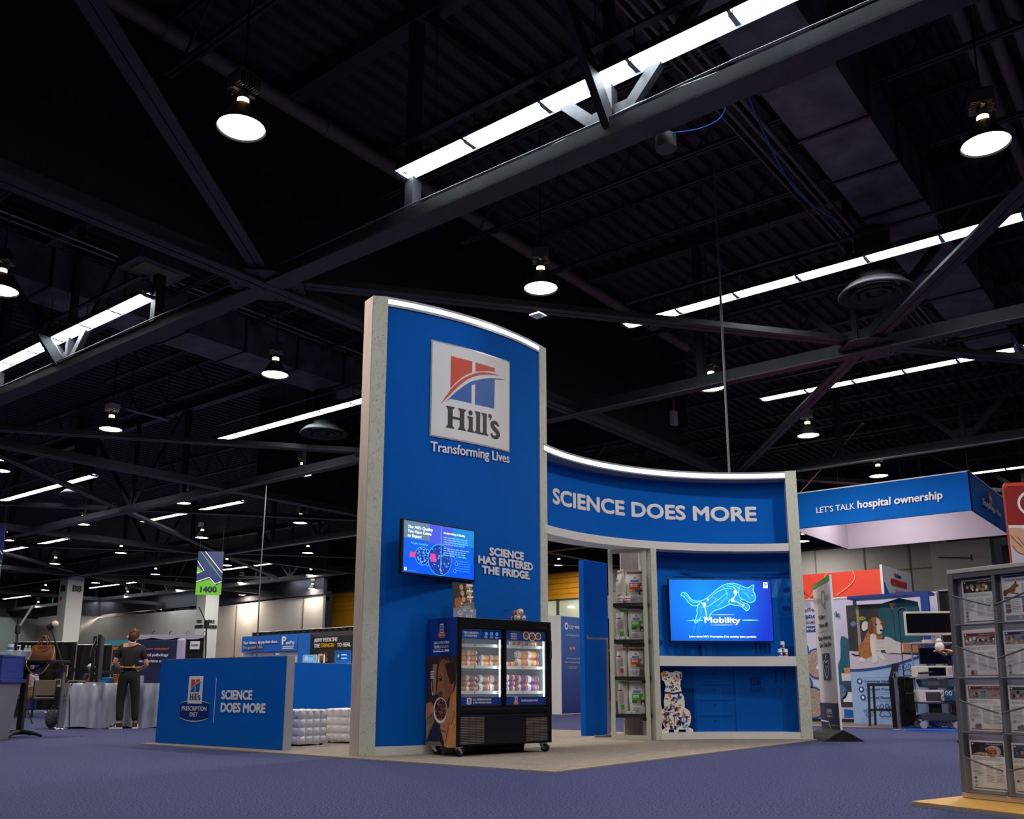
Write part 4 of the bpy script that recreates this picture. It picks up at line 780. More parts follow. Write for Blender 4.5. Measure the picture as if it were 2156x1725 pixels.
def doodles(b, poly, n, s):
    xs = [p[0] for p in poly]; ys = [p[1] for p in poly]; k = 0
    while k < n:
        x, y = rnd.uniform(min(xs), max(xs)), rnd.uniform(min(ys), max(ys))
        if not inside((x, y), poly) or not all(inside((x+dx, y+dy), poly) for dx in (-13, 13) for dy in (-13, 13)): continue
        k += 1; (u, v), = DG([(x, y)]); m = rnd.choice(DC+[DC[0], DC[5]]); t = rnd.random(); r = s*rnd.uniform(0.5, 1.1); a = rnd.uniform(0, 3.14)
        if t < 0.25: q = 8; fpoly(b, f, [(u+r*(1 if i % 2 else 0.55)*math.cos(i*math.pi/q), v+r*(1 if i % 2 else 0.55)*math.sin(i*math.pi/q)) for i in range(2*q)], m, 0.002)
        elif t < 0.5: fpoly(b, f, [(u+r*math.cos(i*0.52)*math.cos(a)-0.6*r*math.sin(i*0.52)*math.sin(a), v+r*math.cos(i*0.52)*math.sin(a)+0.6*r*math.sin(i*0.52)*math.cos(a)) for i in range(12)], m, 0.002)
        else: fline(b, f, smooth([(u-r*math.cos(a), v-r*math.sin(a)), (u+0.3*r, v-0.2*r), (u+r*math.cos(a+0.8), v+r*math.sin(a+0.8))], 3), s*0.28, m, 0.002)
for nm, poly, n, s in (('head', HEAD, 62, 0.014), ('body', BODY, 105, 0.024)):
    b = MB(); slab(b, f, DG(poly), -0.012, 0, DW); doodles(b, poly, n, s*1.25)
    if nm == 'head':
        NO = DC[4]; fpoly(b, f, DG([(286, 606), (330, 606), (322, 628), (312, 640), (303, 628)]), NO, 0.003); fline(b, f, DG(smooth([(262, 660), (285, 690), (310, 698), (335, 690), (356, 660)], 3)), 0.005, DC[0], 0.003)
        for ex in (255, 360): fline(b, f, DG(smooth([(ex-20, 585), (ex, 570), (ex+20, 585)], 3)), 0.006, NO, 0.003)
        fpoly(b, f, DG([(182, 470), (232, 462), (215, 520), (180, 535)]), DC[1], 0.003); fpoly(b, f, DG([(410, 480), (435, 490), (438, 560), (415, 560)]), DC[3], 0.003)
    else:
        fell(b, f, *DG([(258, 765)])[0], 0.02, 0.02, DC[1], 0.004, 14)
        for q in ([(232, 900), (245, 1060), (262, 1190)], [(320, 1000), (315, 1200)], [(345, 1000), (360, 1200)], [(440, 960), (440, 1100), (430, 1190)]): fline(b, f, DG(smooth(q, 3)), 0.006, BLUED, 0.0035)
    b.build(nm, cut)
b = MB(); fpoly(b, f, DG([(140, 755), (128, 780), (130, 880), (150, 960), (165, 950), (146, 880), (140, 800), (150, 765)]), DW, 0); slab(b, f, DG([(140, 755), (128, 780), (130, 880), (150, 960), (165, 950), (146, 880), (140, 800), (150, 765)]), -0.012, 0, DW); b.build('tail', cut)
b = MB(); slab(b, f, DG([(205, 722), (320, 742), (432, 720), (434, 746), (320, 766), (206, 748)]), -0.012, -0.002, NAVY); b.build('collar', cut)
# ---- three pill bottles on the counter
CAPW = mt('white_bottle_plastic', (235, 235, 238), 0.35)
for x, y, z, c, lab in ((4.04, 0, 1.147, (20, 70, 150), 'white bottle with blue label, lower left of the pyramid on the counter'), (4.112, 0, 1.147, (120, 30, 36), 'white bottle with dark red label, lower right of the pyramid on the counter'), (4.076, 0, 1.255, (20, 80, 50), 'white bottle with green label, topmost of the pyramid on the counter')):
    p = WAL(x, z, -0.1); t = thing('supplement_bottle', lab, 'bottle', p, R_(-40), 'bottles on the counter')
    b = MB(); b.lathe([(0.001, 0), (0.029, 0), (0.034, 0.006), (0.034, 0.068), (0.029, 0.076), (0.001, 0.076)], CAPW, 18); b.build('bottle_body', t)
    b = MB(); b.lathe([(0.030, 0.074), (0.030, 0.102), (0.026, 0.107), (0.001, 0.107)], CAPW, 18); b.build('cap', t)
    b = MB(); b.lathe([(0.0345, 0.012), (0.0345, 0.060)], mt('label_%d' % c[0], c, 0.5), 18); b.box(-0.012, 0.012, -0.0358, -0.0345, 0.025, 0.05, LOGOW); b.build('label', t)

# ================================================================ the glass-door fridge
FP = Vector((7.315, 6.47, 0.012)); FA = R_(-12.0)
BLK = mt('fridge_black_enamel', (17, 17, 20), 0.28, spec=0.5); INW = mt('fridge_white_liner', (176, 190, 198), 0.5); SHW = mt('white_wire_shelf', (228, 234, 238), 0.4); LEDW = mt('fridge_led', (225, 245, 255), emit=3.2)
GLASS = mt('door_glass', (220, 235, 245), 0.03, alpha=0.1, spec=0.6); CHROME = mt('chrome', (200, 200, 204), 0.18, metal=1); RUB = mt('black_rubber', (20, 20, 22), 0.6)
FBLUE = mt('fridge_blue_sticker', (8, 50, 140), 0.45); FBLUE2 = mt('fridge_blue_bright', (10, 80, 180), 0.45)
fr = thing('display_fridge', 'black two-door glass display fridge on castors in front of the tall tower', 'fridge', FP, FA)
f = Plane((0, 0, 0), (1, 0, 0)); W_, D_, H_ = 1.335, 0.545, 1.437
b = MB(); b.box(0, 0.03, 0, D_, 0.10, H_, BLK, 0.003); b.box(W_-0.03, W_, 0, D_, 0.10, H_, BLK, 0.003); b.box(0.03, W_-0.03, D_-0.03, D_, 0.10, H_, BLK); b.box(0, W_, 0, D_, 1.33, H_, BLK, 0.003); b.box(0.03, W_-0.03, 0.0, D_-0.03, 0.44, 0.50, BLK)
b.box(0.03, W_-0.03, 0.02, 0.05, 0.10, 0.44, BLK); b.box(0.03, W_-0.03, 0.02, D_, 0.10, 0.12, BLK); b.box(0, 0.055, -0.004, 0.01, 0.40, 1.335, BLK); b.box(W_-0.075, W_, -0.004, 0.01, 0.40, 1.335, BLK); b.build('cabinet', fr)
b = MB(); b.box(0.03, 0.04, 0.05, D_-0.03, 0.5, 1.33, INW); b.box(W_-0.04, W_-0.03, 0.05, D_-0.03, 0.5, 1.33, INW); b.box(0.04, W_-0.04, D_-0.04, D_-0.03, 0.5, 1.33, INW); b.box(0.04, W_-0.04, 0.05, D_-0.04, 0.5, 0.51, INW); b.box(0.04, W_-0.04, 0.05, D_-0.04, 1.32, 1.33, INW)
for x in (0.45, 0.95): b.box(x, x+0.02, D_-0.055, D_-0.04, 0.51, 1.32, GREYTRIM)
b.build('liner', fr)
for zs in (1.142, 0.912, 0.642):
    b = MB(); b.box(0.045, W_-0.045, 0.085, 0.10, zs-0.008, zs+0.024, SHW); b.box(0.045, W_-0.045, 0.10, D_-0.045, zs, zs+0.012, SHW)
    for x in (0.30, 0.62, 0.98): b.box(x-0.01, x+0.01, 0.082, 0.086, zs+0.002, zs+0.016, GREYTRIM)
    b.build('shelf', fr)
for x, nm in ((0.617, 0), (1.262, 1)):
    b = MB(); b.box(x+.004, x+0.012, 0.052, 0.066, 0.55, 1.28, LEDW); o = b.build('led_strip', fr); o['label'] = 'bright vertical white LED strip'
for x, rz in ((0.60, 90), (0.66, -90), (1.24, 90)):
    area('fridge_light', (x, 0.075, 0.92), 0.7, 0.55, (0.86, 0.96, 1.0), 'RECTANGLE', 0.05, rot=(0, R_(90 if rz > 0 else -90), 0), parent=fr)
def door(x0, x1, y, nm):
    t = MB(); t.box(x0, x0+0.03, y, y+0.02, 0.50, 1.335, BLK, 0.002); t.box(x1-0.03, x1, y, y+0.02, 0.50, 1.335, BLK, 0.002); t.box(x0, x1, y, y+0.02, 0.49, 0.518, BLK, 0.002); t.box(x0, x1, y, y+0.02, 1.318, 1.345, BLK, 0.002)
    d = t.build('door', fr); g = MB(); g.box(x0+0.03, x1-0.03, y+0.008, y+0.012, 0.515, 1.32, GLASS); g.build('pane', d); return d, Plane((0, y+0.008, 0), (1, 0, 0))
d1, g1 = door(0.035, 0.655, 0.022, 0); d2, g2 = door(0.645, 1.285, 0.0, 1)
s = MB(); frect(s, g1, 0.063, 1.216, 0.627, 1.316, FBLUE2, 0.001); fpoly(s, g1, [(0.063, 1.216), (0.34, 1.216), (0.38, 1.316), (0.063, 1.316)], FBLUE2, 0.0015); fpoly(s, g1, [(0.33, 1.216), (0.627, 1.216), (0.627, 1.316), (0.37, 1.316)], FBLUE, 0.0015); 
text(s, g1, 'TRIPLE BENEFITS', 0.20, 1.268, 0.022, INKW, w=0.2, align='c', bold=0.02); text(s, g1, 'IN EVERY BITE', 0.20, 1.236, 0.022, INKW, w=0.165, align='c', bold=0.02)
for i, x in enumerate((0.41, 0.485, 0.56)):
    fell(s, g1, x, 1.275, 0.019, 0.019, SC, 0.002, 14); fell(s, g1, x, 1.275, 0.014, 0.014, FBLUE, 0.0025, 12); fell(s, g1, x, 1.275, 0.006, 0.009, INKW, 0.003, 8); scribble(s, g1, x-0.025, 1.225, x+0.025, 1.248, 2, INKW, 0.002, i)
s.build('top_sticker', d1); s = MB(); frect(s, g1, 0.063, 0.518, 0.627, 0.602, FBLUE, 0.001); logo(s, g1, 0.155, 0.528, 0.06, 0.066, 0.002); text(s, g1, 'U.S. VETERINARIANS’', 0.235, 0.568, 0.019, INKW, w=0.25, bold=0.02); text(s, g1, '#1 RECOMMENDED BRAND', 0.235, 0.537, 0.019, INKW, w=0.25, bold=0.015); s.build('bottom_sticker', d1)
s = MB(); frect(s, g2, 0.678, 1.216, 1.255, 1.316, FBLUE, 0.001)
for i, t_ in enumerate(('SLICE IT.', 'DICE IT.', 'LOVE IT.')): text(s, g2, t_, 0.785, 1.278-0.026*i, 0.017, INKW, w=0.085, align='c', bold=0.02)
KIB = [mt('kibble_%d' % i, c, 0.7) for i, c in enumerate(((150, 90, 56), (110, 62, 40), (180, 120, 80)))]
for i, (x, z, r) in enumerate(((0.965, 1.275, 0.046), (1.055, 1.262, 0.05), (1.145, 1.27, 0.042))):
    fell(s, g2, x, z, r, r, LOGOW, 0.002, 20); fell(s, g2, x, z, r*0.82, r*0.82, KIB[1], 0.0025, 18); rr = random.Random(i)
    for k in range(16): a = rr.uniform(0, 6.28); q = r*0.7*math.sqrt(rr.random()); fell(s, g2, x+q*math.cos(a), z+q*math.sin(a), 0.007, 0.006, KIB[k % 3], 0.003, 6)
s.build('top_sticker', d2); s = MB(); frect(s, g2, 0.678, 0.518, 1.255, 0.602, FBLUE, 0.001); badge(s, g2, 0.815, 0.522, 0.075, 0.002, True); text(s, g2, 'SCIENCE DOES MORE', 0.885, 0.553, 0.019, INKW, w=0.245, bold=0.02); s.build('bottom_sticker', d2)
h = MB(); h.box(1.292, 1.318, -0.035, -0.012, 1.02, 1.225, mt('dark_handle', (26, 34, 48), 0.3), 0.006); h.box(1.298, 1.312, -0.012, 0.0, 1.2, 1.22, BLK); h.box(1.298, 1.312, -0.012, 0.0, 1.03, 1.05, BLK); h.build('handle', fr)
b = MB(); text(b, Plane((0, 0, 0), (1, 0, 0)), 'NARROW', 1.112, 1.37, 0.026, CHROME, w=0.165, bold=0.015) if False else None
for i, x in enumerate((1.112, 1.142, 1.168, 1.196, 1.222, 1.250)): frect(b, f, x, 1.362, x+0.019, 1.386, CHROME, 0.003); fell(b, f, x+0.0095, 1.374, 0.004, 0.005, BLK, 0.004, 8)
b.build('maker_plate', fr)
# front lower panel with two louvred vents
b = MB(); b.box(0.03, W_-0.04, -0.002, 0.02, 0.115, 0.415, BLK, 0.003); b.box(0.045, W_-0.05, -0.01, 0.005, 0.468, 0.486, BLK, 0.003); b.build('lower_panel', fr)
SL1 = [mt('louvre_%d' % i, c, 0.5) for i, c in enumerate(((120, 108, 108), (130, 100, 98), (98, 112, 102)))]
for x0, x1, z0, z1 in ((0.052, 0.365, 0.13, 0.395), (0.952, 1.262, 0.135, 0.37)):
    b = MB(); n = 17 if x0 < 0.5 else 15; rnd = random.Random(3)
    frect(b, f, x0-0.005, z0-0.005, x1+0.005, z1+0.005, DARKM, 0.0035)
    for i in range(n):
        z = z0+(z1-z0)*i/(n-1)
        for k in range(3): a = x0+(x1-x0)*(0.0, 0.365, 0.655)[k]; e = x0+(x1-x0)*(0.34, 0.63, 1.0)[k]; m = SL1[rnd.choice((0, 0, 1, 1, 2))]; b.box(a, e, -0.006, -0.003, z-0.0035, z+0.0035, m)
    b.build('vent_grille', fr)
for x, y, a in ((0.06, 0.045, 20), (0.07, 0.49, -60), (W_-0.09, 0.06, -70), (W_-0.09, 0.49, -70)):
    c = MB(); c.box(-0.045, 0.045, -0.035, 0.035, 0.092, 0.10, CHROME); c.cyl((0, 0, 0.075), (0, 0, 0.092), 0.025, CHROME, 12)
    for s_ in (-0.022, 0.022): c.prism([(-0.03, 0.08), (0.025, 0.08), (0.05, 0.035), (0.02, 0.03)], s_-0.003, s_+0.003, CHROME, 'y')
    c.cyl((0.035, -0.018, 0.045), (0.035, 0.018, 0.045), 0.045, RUB, 22); c.cyl((0.035, -0.02, 0.045), (0.035, 0.02, 0.045), 0.02, mt('castor_hub', (60, 60, 64), 0.4), 12); c.box(0.05, 0.10, -0.015, 0.015, 0.06, 0.07, CHROME, 0.002)
    o = c.build('castor', fr, (x, y, 0)); o.rotation_euler.z = R_(a)
# left side: blue top with badge, big picture of a dog and a bowl
sd = Plane((-0.001, D_, 0), (0, -1, 0)); b = MB(); U = lambda y: D_-y
frect(b, sd, 0, 1.034, D_, H_, FBLUE, 0.001); badge(b, sd, U(0.28), 1.228, 0.135, 0.002, True)
text(b, sd, 'SINGLE ', U(0.425), 1.163, 0.028, INKW, w=0.115, bold=0); text(b, sd, 'PROTEIN', U(0.295), 1.163, 0.028, INKW, w=0.155, bold=0.025); text(b, sd, 'TRIPLE', U(0.425), 1.118, 0.028, INKW, w=0.13, bold=0.025); text(b, sd, 'BENEFITS', U(0.28), 1.118, 0.028, INKW, w=0.14, bold=0)
frect(b, sd, U(0.43), 1.078, U(0.14), 1.102, INKW, 0.002); scribble(b, sd, U(0.42), 1.082, U(0.15), 1.1, 1, FBLUE, 0.003, 2, 0.7); o = b.build('side_sticker', fr); o['label'] = 'dark blue side sticker with badge and white lettering'
b = MB()
def pm(n, c): return mt('print_'+n, c, 0.45, spec=0.4, var=0.18, scale=16)
Y = lambda pts: [(U(y), z) for y, z in pts]
frect(b, sd, 0, 0.10, D_, 1.034, pm('dark_room', (62, 42, 32)), 0.001); fpoly(b, sd, Y([(0.44, 0.95), (0.36, 0.95), (0.38, 0.62), (0.42, 0.62)]), pm('cupboard', (150, 124, 92)), 0.0015)
frect(b, sd, 0, 0.14, 0.06, 0.5, pm('floor_cream', (160, 132, 104)), 0.0014); fpoly(b, sd, Y([(0.545, 0.45), (0.40, 0.45), (0.40, 0.10), (0.545, 0.10)]), pm('kitchen_floor', (132, 112, 96)), 0.0013)
GOLD = pm('dog_gold', (196, 140, 78)); BRN = pm('dog_brown', (156, 102, 60)); DBR = pm('dog_dark', (58, 34, 24)); SKIN = pm('hand_skin', (190, 128, 94))
fpoly(b, sd, Y(smooth([(0.0, 0.93), (0.02, 0.7), (0.10, 0.62), (0.14, 0.45), (0.17, 0.25), (0.20, 0.10), (0.0, 0.10)], 3)), GOLD, 0.002)
fpoly(b, sd, Y(smooth([(0.30, 0.96), (0.24, 1.0), (0.16, 0.975), (0.09, 0.93), (0.05, 0.8), (0.06, 0.66), (0.13, 0.6), (0.2, 0.52), (0.27, 0.5), (0.33, 0.55), (0.36, 0.62), (0.35, 0.7), (0.33, 0.8), (0.33, 0.9)], 3, True)), BRN, 0.003)
fpoly(b, sd, Y(smooth([(0.2, 0.95), (0.12, 0.955), (0.05, 0.9), (0.04, 0.8), (0.07, 0.74), (0.11, 0.75), (0.15, 0.82), (0.18, 0.88)], 3, True)), DBR, 0.004)
fpoly(b, sd, Y(smooth([(0.31, 0.66), (0.36, 0.62), (0.35, 0.56), (0.28, 0.54), (0.24, 0.6), (0.26, 0.66)], 3, True)), pm('muzzle', (96, 62, 40)), 0.004); fell(b, sd, U(0.345), 0.605, 0.022, 0.02, DARKM, 0.005, 12); fell(b, sd, U(0.285), 0.80, 0.024, 0.03, DARKM, 0.005, 14); fell(b, sd, U(0.29), 0.81, 0.006, 0.006, LOGOW, 0.006, 8)
for i in range(9): y0 = 0.29-0.02*i; fline(b, sd, Y([(y0, 0.95+0.02*math.sin(i)), (y0+0.015, 1.01+0.015*math.sin(2*i))]), 0.003, GOLD, 0.0045)
fell(b, sd, U(0.28), 0.465, 0.125, 0.135, LOGOW, 0.005, 26); fell(b, sd, U(0.275), 0.475, 0.108, 0.115, pm('food_dark', (66, 36, 26)), 0.006, 24); rr = random.Random(5)
for k in range(44): a = rr.uniform(0, 6.28); q = 0.1*math.sqrt(rr.random()); fpoly(b, sd, [(U(0.275)+q*math.cos(a)+0.016*math.cos(j*2.1+k), 0.475+q*1.05*math.sin(a)+0.013*math.sin(j*2.1+k)) for j in range(3)], (KIB[0], KIB[2], pm('food_pink', (190, 130, 110)))[k % 3], 0.007)
fpoly(b, sd, Y(smooth([(0.545, 0.53), (0.45, 0.55), (0.40, 0.5), (0.42, 0.44), (0.47, 0.4), (0.545, 0.36)], 3)), SKIN, 0.007); fpoly(b, sd, Y(smooth([(0.17, 0.40), (0.2, 0.36), (0.27, 0.32), (0.26, 0.26), (0.2, 0.14), (0.16, 0.2), (0.13, 0.32)], 3, True)), SKIN, 0.007); fline(b, sd, Y([(0.26, 0.265), (0.17, 0.245)]), 0.01, CHROME, 0.008)
fpoly(b, sd, Y(smooth([(0.13, 0.5), (0.06, 0.5), (0.03, 0.44), (0.08, 0.34), (0.15, 0.36), (0.17, 0.42)], 3, True)), pm('paw', (186, 140, 84)), 0.008)
fpoly(b, sd, Y([(0.40, 0.33), (0.37, 0.32), (0.27, 0.2), (0.26, 0.16), (0.53, 0.14)]), pm('navy_sleeve', (30, 40, 74)), 0.008); fpoly(b, sd, Y([(0.545, 0.12), (0.28, 0.15), (0.22, 0.1), (0.545, 0.1)]), pm('grey_edge', (110, 104, 98)), 0.0075)
scribble(b, sd, U(0.47), 0.79, U(0.40), 0.88, 5, INKW, 0.005, 4, 0.6); fline(b, sd, Y(smooth([(0.445, 0.78), (0.45, 0.70), (0.43, 0.64)], 4)), 0.006, INKW, 0.005); fpoly(b, sd, Y([(0.445, 0.65), (0.415, 0.65), (0.425, 0.615)]), INKW, 0.005)
o = b.build('side_picture', fr); o['label'] = 'large photo print of a brown dog and a food bowl'

# ---- food rolls
ROLLW = mt('roll_white_film', (236, 236, 238), 0.35)
def roll(L, r, c, name='food_roll'):
    m = mt('roll_%d_%d' % (c[0], c[1]), c, 0.35, var=0.15, scale=40); t = thing(name, '', 'food roll')
    b = MB(); b.lathe([(0.004, 0), (r*0.5, 0.004), (r*0.9, 0.016), (r, 0.03), (r, L-0.03), (r*0.9, L-0.016), (r*0.5, L-0.004), (0.004, L)], ROLLW, 20); b.lathe([(r*0.15, -0.012), (r*0.22, 0.0), (r*0.3, 0.006)], CHROME, 10); b.lathe([(r*0.3, L-0.006), (r*0.22, L), (r*0.15, L+0.012)], CHROME, 10); a = b.build('casing', t)
    b = MB()
    for k in (0.16, 0.60): b.lathe([(r*1.012, L*k), (r*1.012, L*(k+0.21))], m, 20)
    b.build('colour_band', t)
    b = MB()
    for k in (0.42, 0.86): b.lathe([(r*1.015, L*k-0.012), (r*1.015, L*k+0.012)], RED, 20)
    b.lathe([(r*0.6, 0.006), (r*0.85, 0.0125)], m, 20); b.build('brand_band', t)
    return t
ORA, BRO, PUR = (226, 150, 40), (132, 92, 72), (122, 50, 128)
protos = {}
def put_roll(x, y, z, L, r, c, lab, ax=0.0, base=FP, rz=FA):
    key = (L, r, c)
    if key not in protos: o = protos[key] = roll(L, r, c)
    else: o = copy_tree(protos[key])
    w_ = Matrix.Translation(base) @ Matrix.Rotation(rz, 4, 'Z') @ Vector((x, y, z)); o.location = w_
    o.rotation_euler = (0, R_(90), rz+R_(ax)); tag(o, lab, 'food roll', 'food rolls in the fridge' if z < 1.4 else 'food rolls on top of the fridge'); return o
S2, S3, S1 = 0.924, 0.654, 1.154
CN = {ORA: 'orange', BRO: 'brown', PUR: 'purple'}
def stack(x, y, zs, n, L, r, c, where):
    pos = ['bottom one', 'second up', 'third up']
    for i in range(n): put_roll(x+0.02*(i % 2), y+0.02*(i % 2), zs+r+2*r*i*0.97, L, r, c, '%s-banded food roll, %s in stack, %s' % (CN[c], pos[i], where))
stack(0.13, 0.19, S2, 3, 0.27, 0.031, ORA, 'middle shelf far left of the left door')
stack(0.44, 0.20, S2, 2, 0.30, 0.033, ORA, 'middle shelf right half of the left door')
stack(0.13, 0.19, S3, 3, 0.26, 0.031, BRO, 'lower shelf far left of the left door')
stack(0.40, 0.19, S3, 2, 0.36, 0.047, BRO, 'lower shelf right half of the left door')
stack(0.76, 0.15, S2, 1, 0.17, 0.031, ORA, 'middle shelf at left edge of the right door')
stack(0.935, 0.17, S2, 2, 0.34, 0.048, ORA, 'middle shelf behind the right door, big')
stack(0.77, 0.14, S3, 3, 0.19, 0.032, PUR, 'lower shelf at left edge of the right door')
stack(0.935, 0.17, S3, 2, 0.34, 0.047, PUR, 'lower shelf behind the right door, big')
put_roll(0.12, 0.25, S1+0.034, 0.17, 0.031, BRO, 'brown-banded food roll lying on the top shelf at left')
for i, x in enumerate((0.84, 1.0, 1.13)): put_roll(x, 0.16+0.05*(i % 2), S1+0.033, 0.15, 0.031, ORA, 'orange-banded food roll, %s of three on the top shelf behind the right door' % ('leftmost', 'middle', 'rightmost')[i])
# rolls on top point towards the camera
TB = lambda x, y: Matrix.Translation(FP) @ Matrix.Rotation(FA, 4, 'Z') @ Vector((x, y, 1.437))
for i, (x, z, c, lab) in enumerate(((0.93, 0.039, BRO, 'brown-banded food roll, lower left of the pyramid on the fridge top'), (1.012, 0.039, PUR, 'purple-banded food roll, lower right of the pyramid on the fridge top'), (0.972, 0.108, ORA, 'orange-banded food roll on top of the pyramid on the fridge'))):
    o = protos.setdefault((0.3, 0.039, c), None); o = roll(0.30, 0.039, c); p = TB(x, 0.1); o.location = (p.x, p.y, p.z+z); o.rotation_euler = (0, R_(90), FA+R_(65)); tag(o, lab, 'food roll', 'food rolls on top of the fridge')
b = MB(); b.prism([(0, 0), (0.05, 0.012), (0.07, 0.01), (0.03, -0.03)], 0, 0.004, CHROME); b.tube([(0.02, 0, 0), (0.0, 0.05, -0.05), (0.0, 0.06, -0.13)], 0.004, CHROME, 6); p = TB(0.93, 0.34); b.box(-0.03, 0.03, 0.03, 0.09, -0.135, -0.13, CHROME)
one(b, 'wire_sign_clip', 'small chrome clip stand behind the rolls on the fridge top', 'stand', loc=(p.x, p.y, p.z+0.136))
# ---- standing card on the fridge
p = TB(0.28, 0.25); cd = thing('counter_card', 'tall photo card in a clear holder standing on the fridge', 'card', p, FA+R_(-6))
cf = Plane((-0.135, 0, 0.0), (1, 0, 0), (0, 0.13, 1)); b = MB(); slab(b, cf, [(0, 0), (0.27, 0), (0.27, 0.41), (0, 0.41)], -0.004, 0, mt('card_black', (38, 34, 34), 0.4))
FACE = mt('face_skin', (222, 160, 126), 0.5); HAIR = mt('hair_dark', (40, 26, 22), 0.6)
for i in range(3):
    u, v = 0.12+0.01*i, 0.36-0.068*i; fell(b, cf, u+0.005, v-0.004, 0.036, 0.042, HAIR, 0.001, 16); fell(b, cf, u-0.004, v, 0.025, 0.032, FACE, 0.0015, 16); fline(b, cf, [(u-0.014, v-0.014), (u-0.004, v-0.018), (u+0.006, v-0.013)], 0.004, LOGOW, 0.002)
    for e in (-0.013, 0.003): fell(b, cf, u+e, v+0.008, 0.003, 0.002, HAIR, 0.002, 6)
    frect(b, cf, 0.175, 0.345-0.066*i, 0.25, 0.385-0.066*i, mt('card_gold', (196, 140, 60), 0.5), 0.001); frect(b, cf, 0.185, 0.375-0.066*i, 0.265, 0.40-0.066*i, LOGOW, 0.0015); fell(b, cf, 0.225, 0.34-0.066*i, 0.008, 0.022, LOGOW, 0.002, 10)
fpoly(b, cf, smooth([(0.03, 0.22), (0.07, 0.245), (0.115, 0.225), (0.125, 0.17), (0.09, 0.13), (0.04, 0.12), (0.02, 0.16)], 3, True), mt('card_dog', (170, 96, 50), 0.5), 0.001); fell(b, cf, 0.11, 0.175, 0.012, 0.016, LOGOW, 0.002, 10); frect(b, cf, 0.13, 0.12, 0.27, 0.2, mt('card_grey', (120, 112, 110), 0.5), 0.0008)
frect(b, cf, 0, 0, 0.27, 0.085, FBLUE2, 0.001); text(b, cf, 'SINGLE PROTEIN', 0.09, 0.135, 0.013, LOGOW, w=0.13, bold=0.01); text(b, cf, 'TRIPLE BENEFITS', 0.09, 0.118, 0.013, LOGOW, w=0.13, bold=0.01)
for i in range(4): frect(b, cf, 0.08+0.045*i, 0.085, 0.115+0.045*i, 0.108, (mt('card_plum', (150, 40, 90), 0.5), LOGOW)[i % 2], 0.0015); frect(b, cf, 0.16+0.03*(i % 3), 0.02, 0.175+0.03*(i % 3), 0.06, LOGOW, 0.0018) if i < 3 else None
fell(b, cf, 0.085, 0.072, 0.035, 0.026, LOGOW, 0.002, 18); fell(b, cf, 0.085, 0.075, 0.028, 0.014, KIB[0], 0.0025, 14); frect(b, cf, 0.07, 0.01, 0.1, 0.035, LOGOW, 0.002); b.build('printed_card', cd)
b = MB(); CLR = mt('clear_plastic', (225, 235, 245), 0.05, alpha=0.25); b.box(-0.145, 0.145, -0.006, -0.003, 0.0, 0.12, CLR); b.box(-0.145, 0.145, -0.006, 0.12, 0.0, 0.004, CLR); b.build('clear_holder', cd)
# ---- black soft case under the fridge
b = MB(); b.box(0.52, 1.12, 0.22, 0.36, 0, 0.075, mt('black_nylon', (24, 24, 26), 0.7, bump=0.3, scale=30), 0.02); b.box(0.80, 0.81, 0.215, 0.365, -0.001, 0.078, DARKM); b.tube(smooth([(0.52, 0.28, 0.03), (0.47, 0.27, 0.05), (0.44, 0.26, 0.04), (0.45, 0.25, 0.02)]), 0.008, DARKM, 6); b.M = Matrix.Identity(4)
o = one(b, 'soft_case', 'long black soft case lying on the carpet under the fridge', 'bag', loc=FP); o.rotation_euler.z = FA

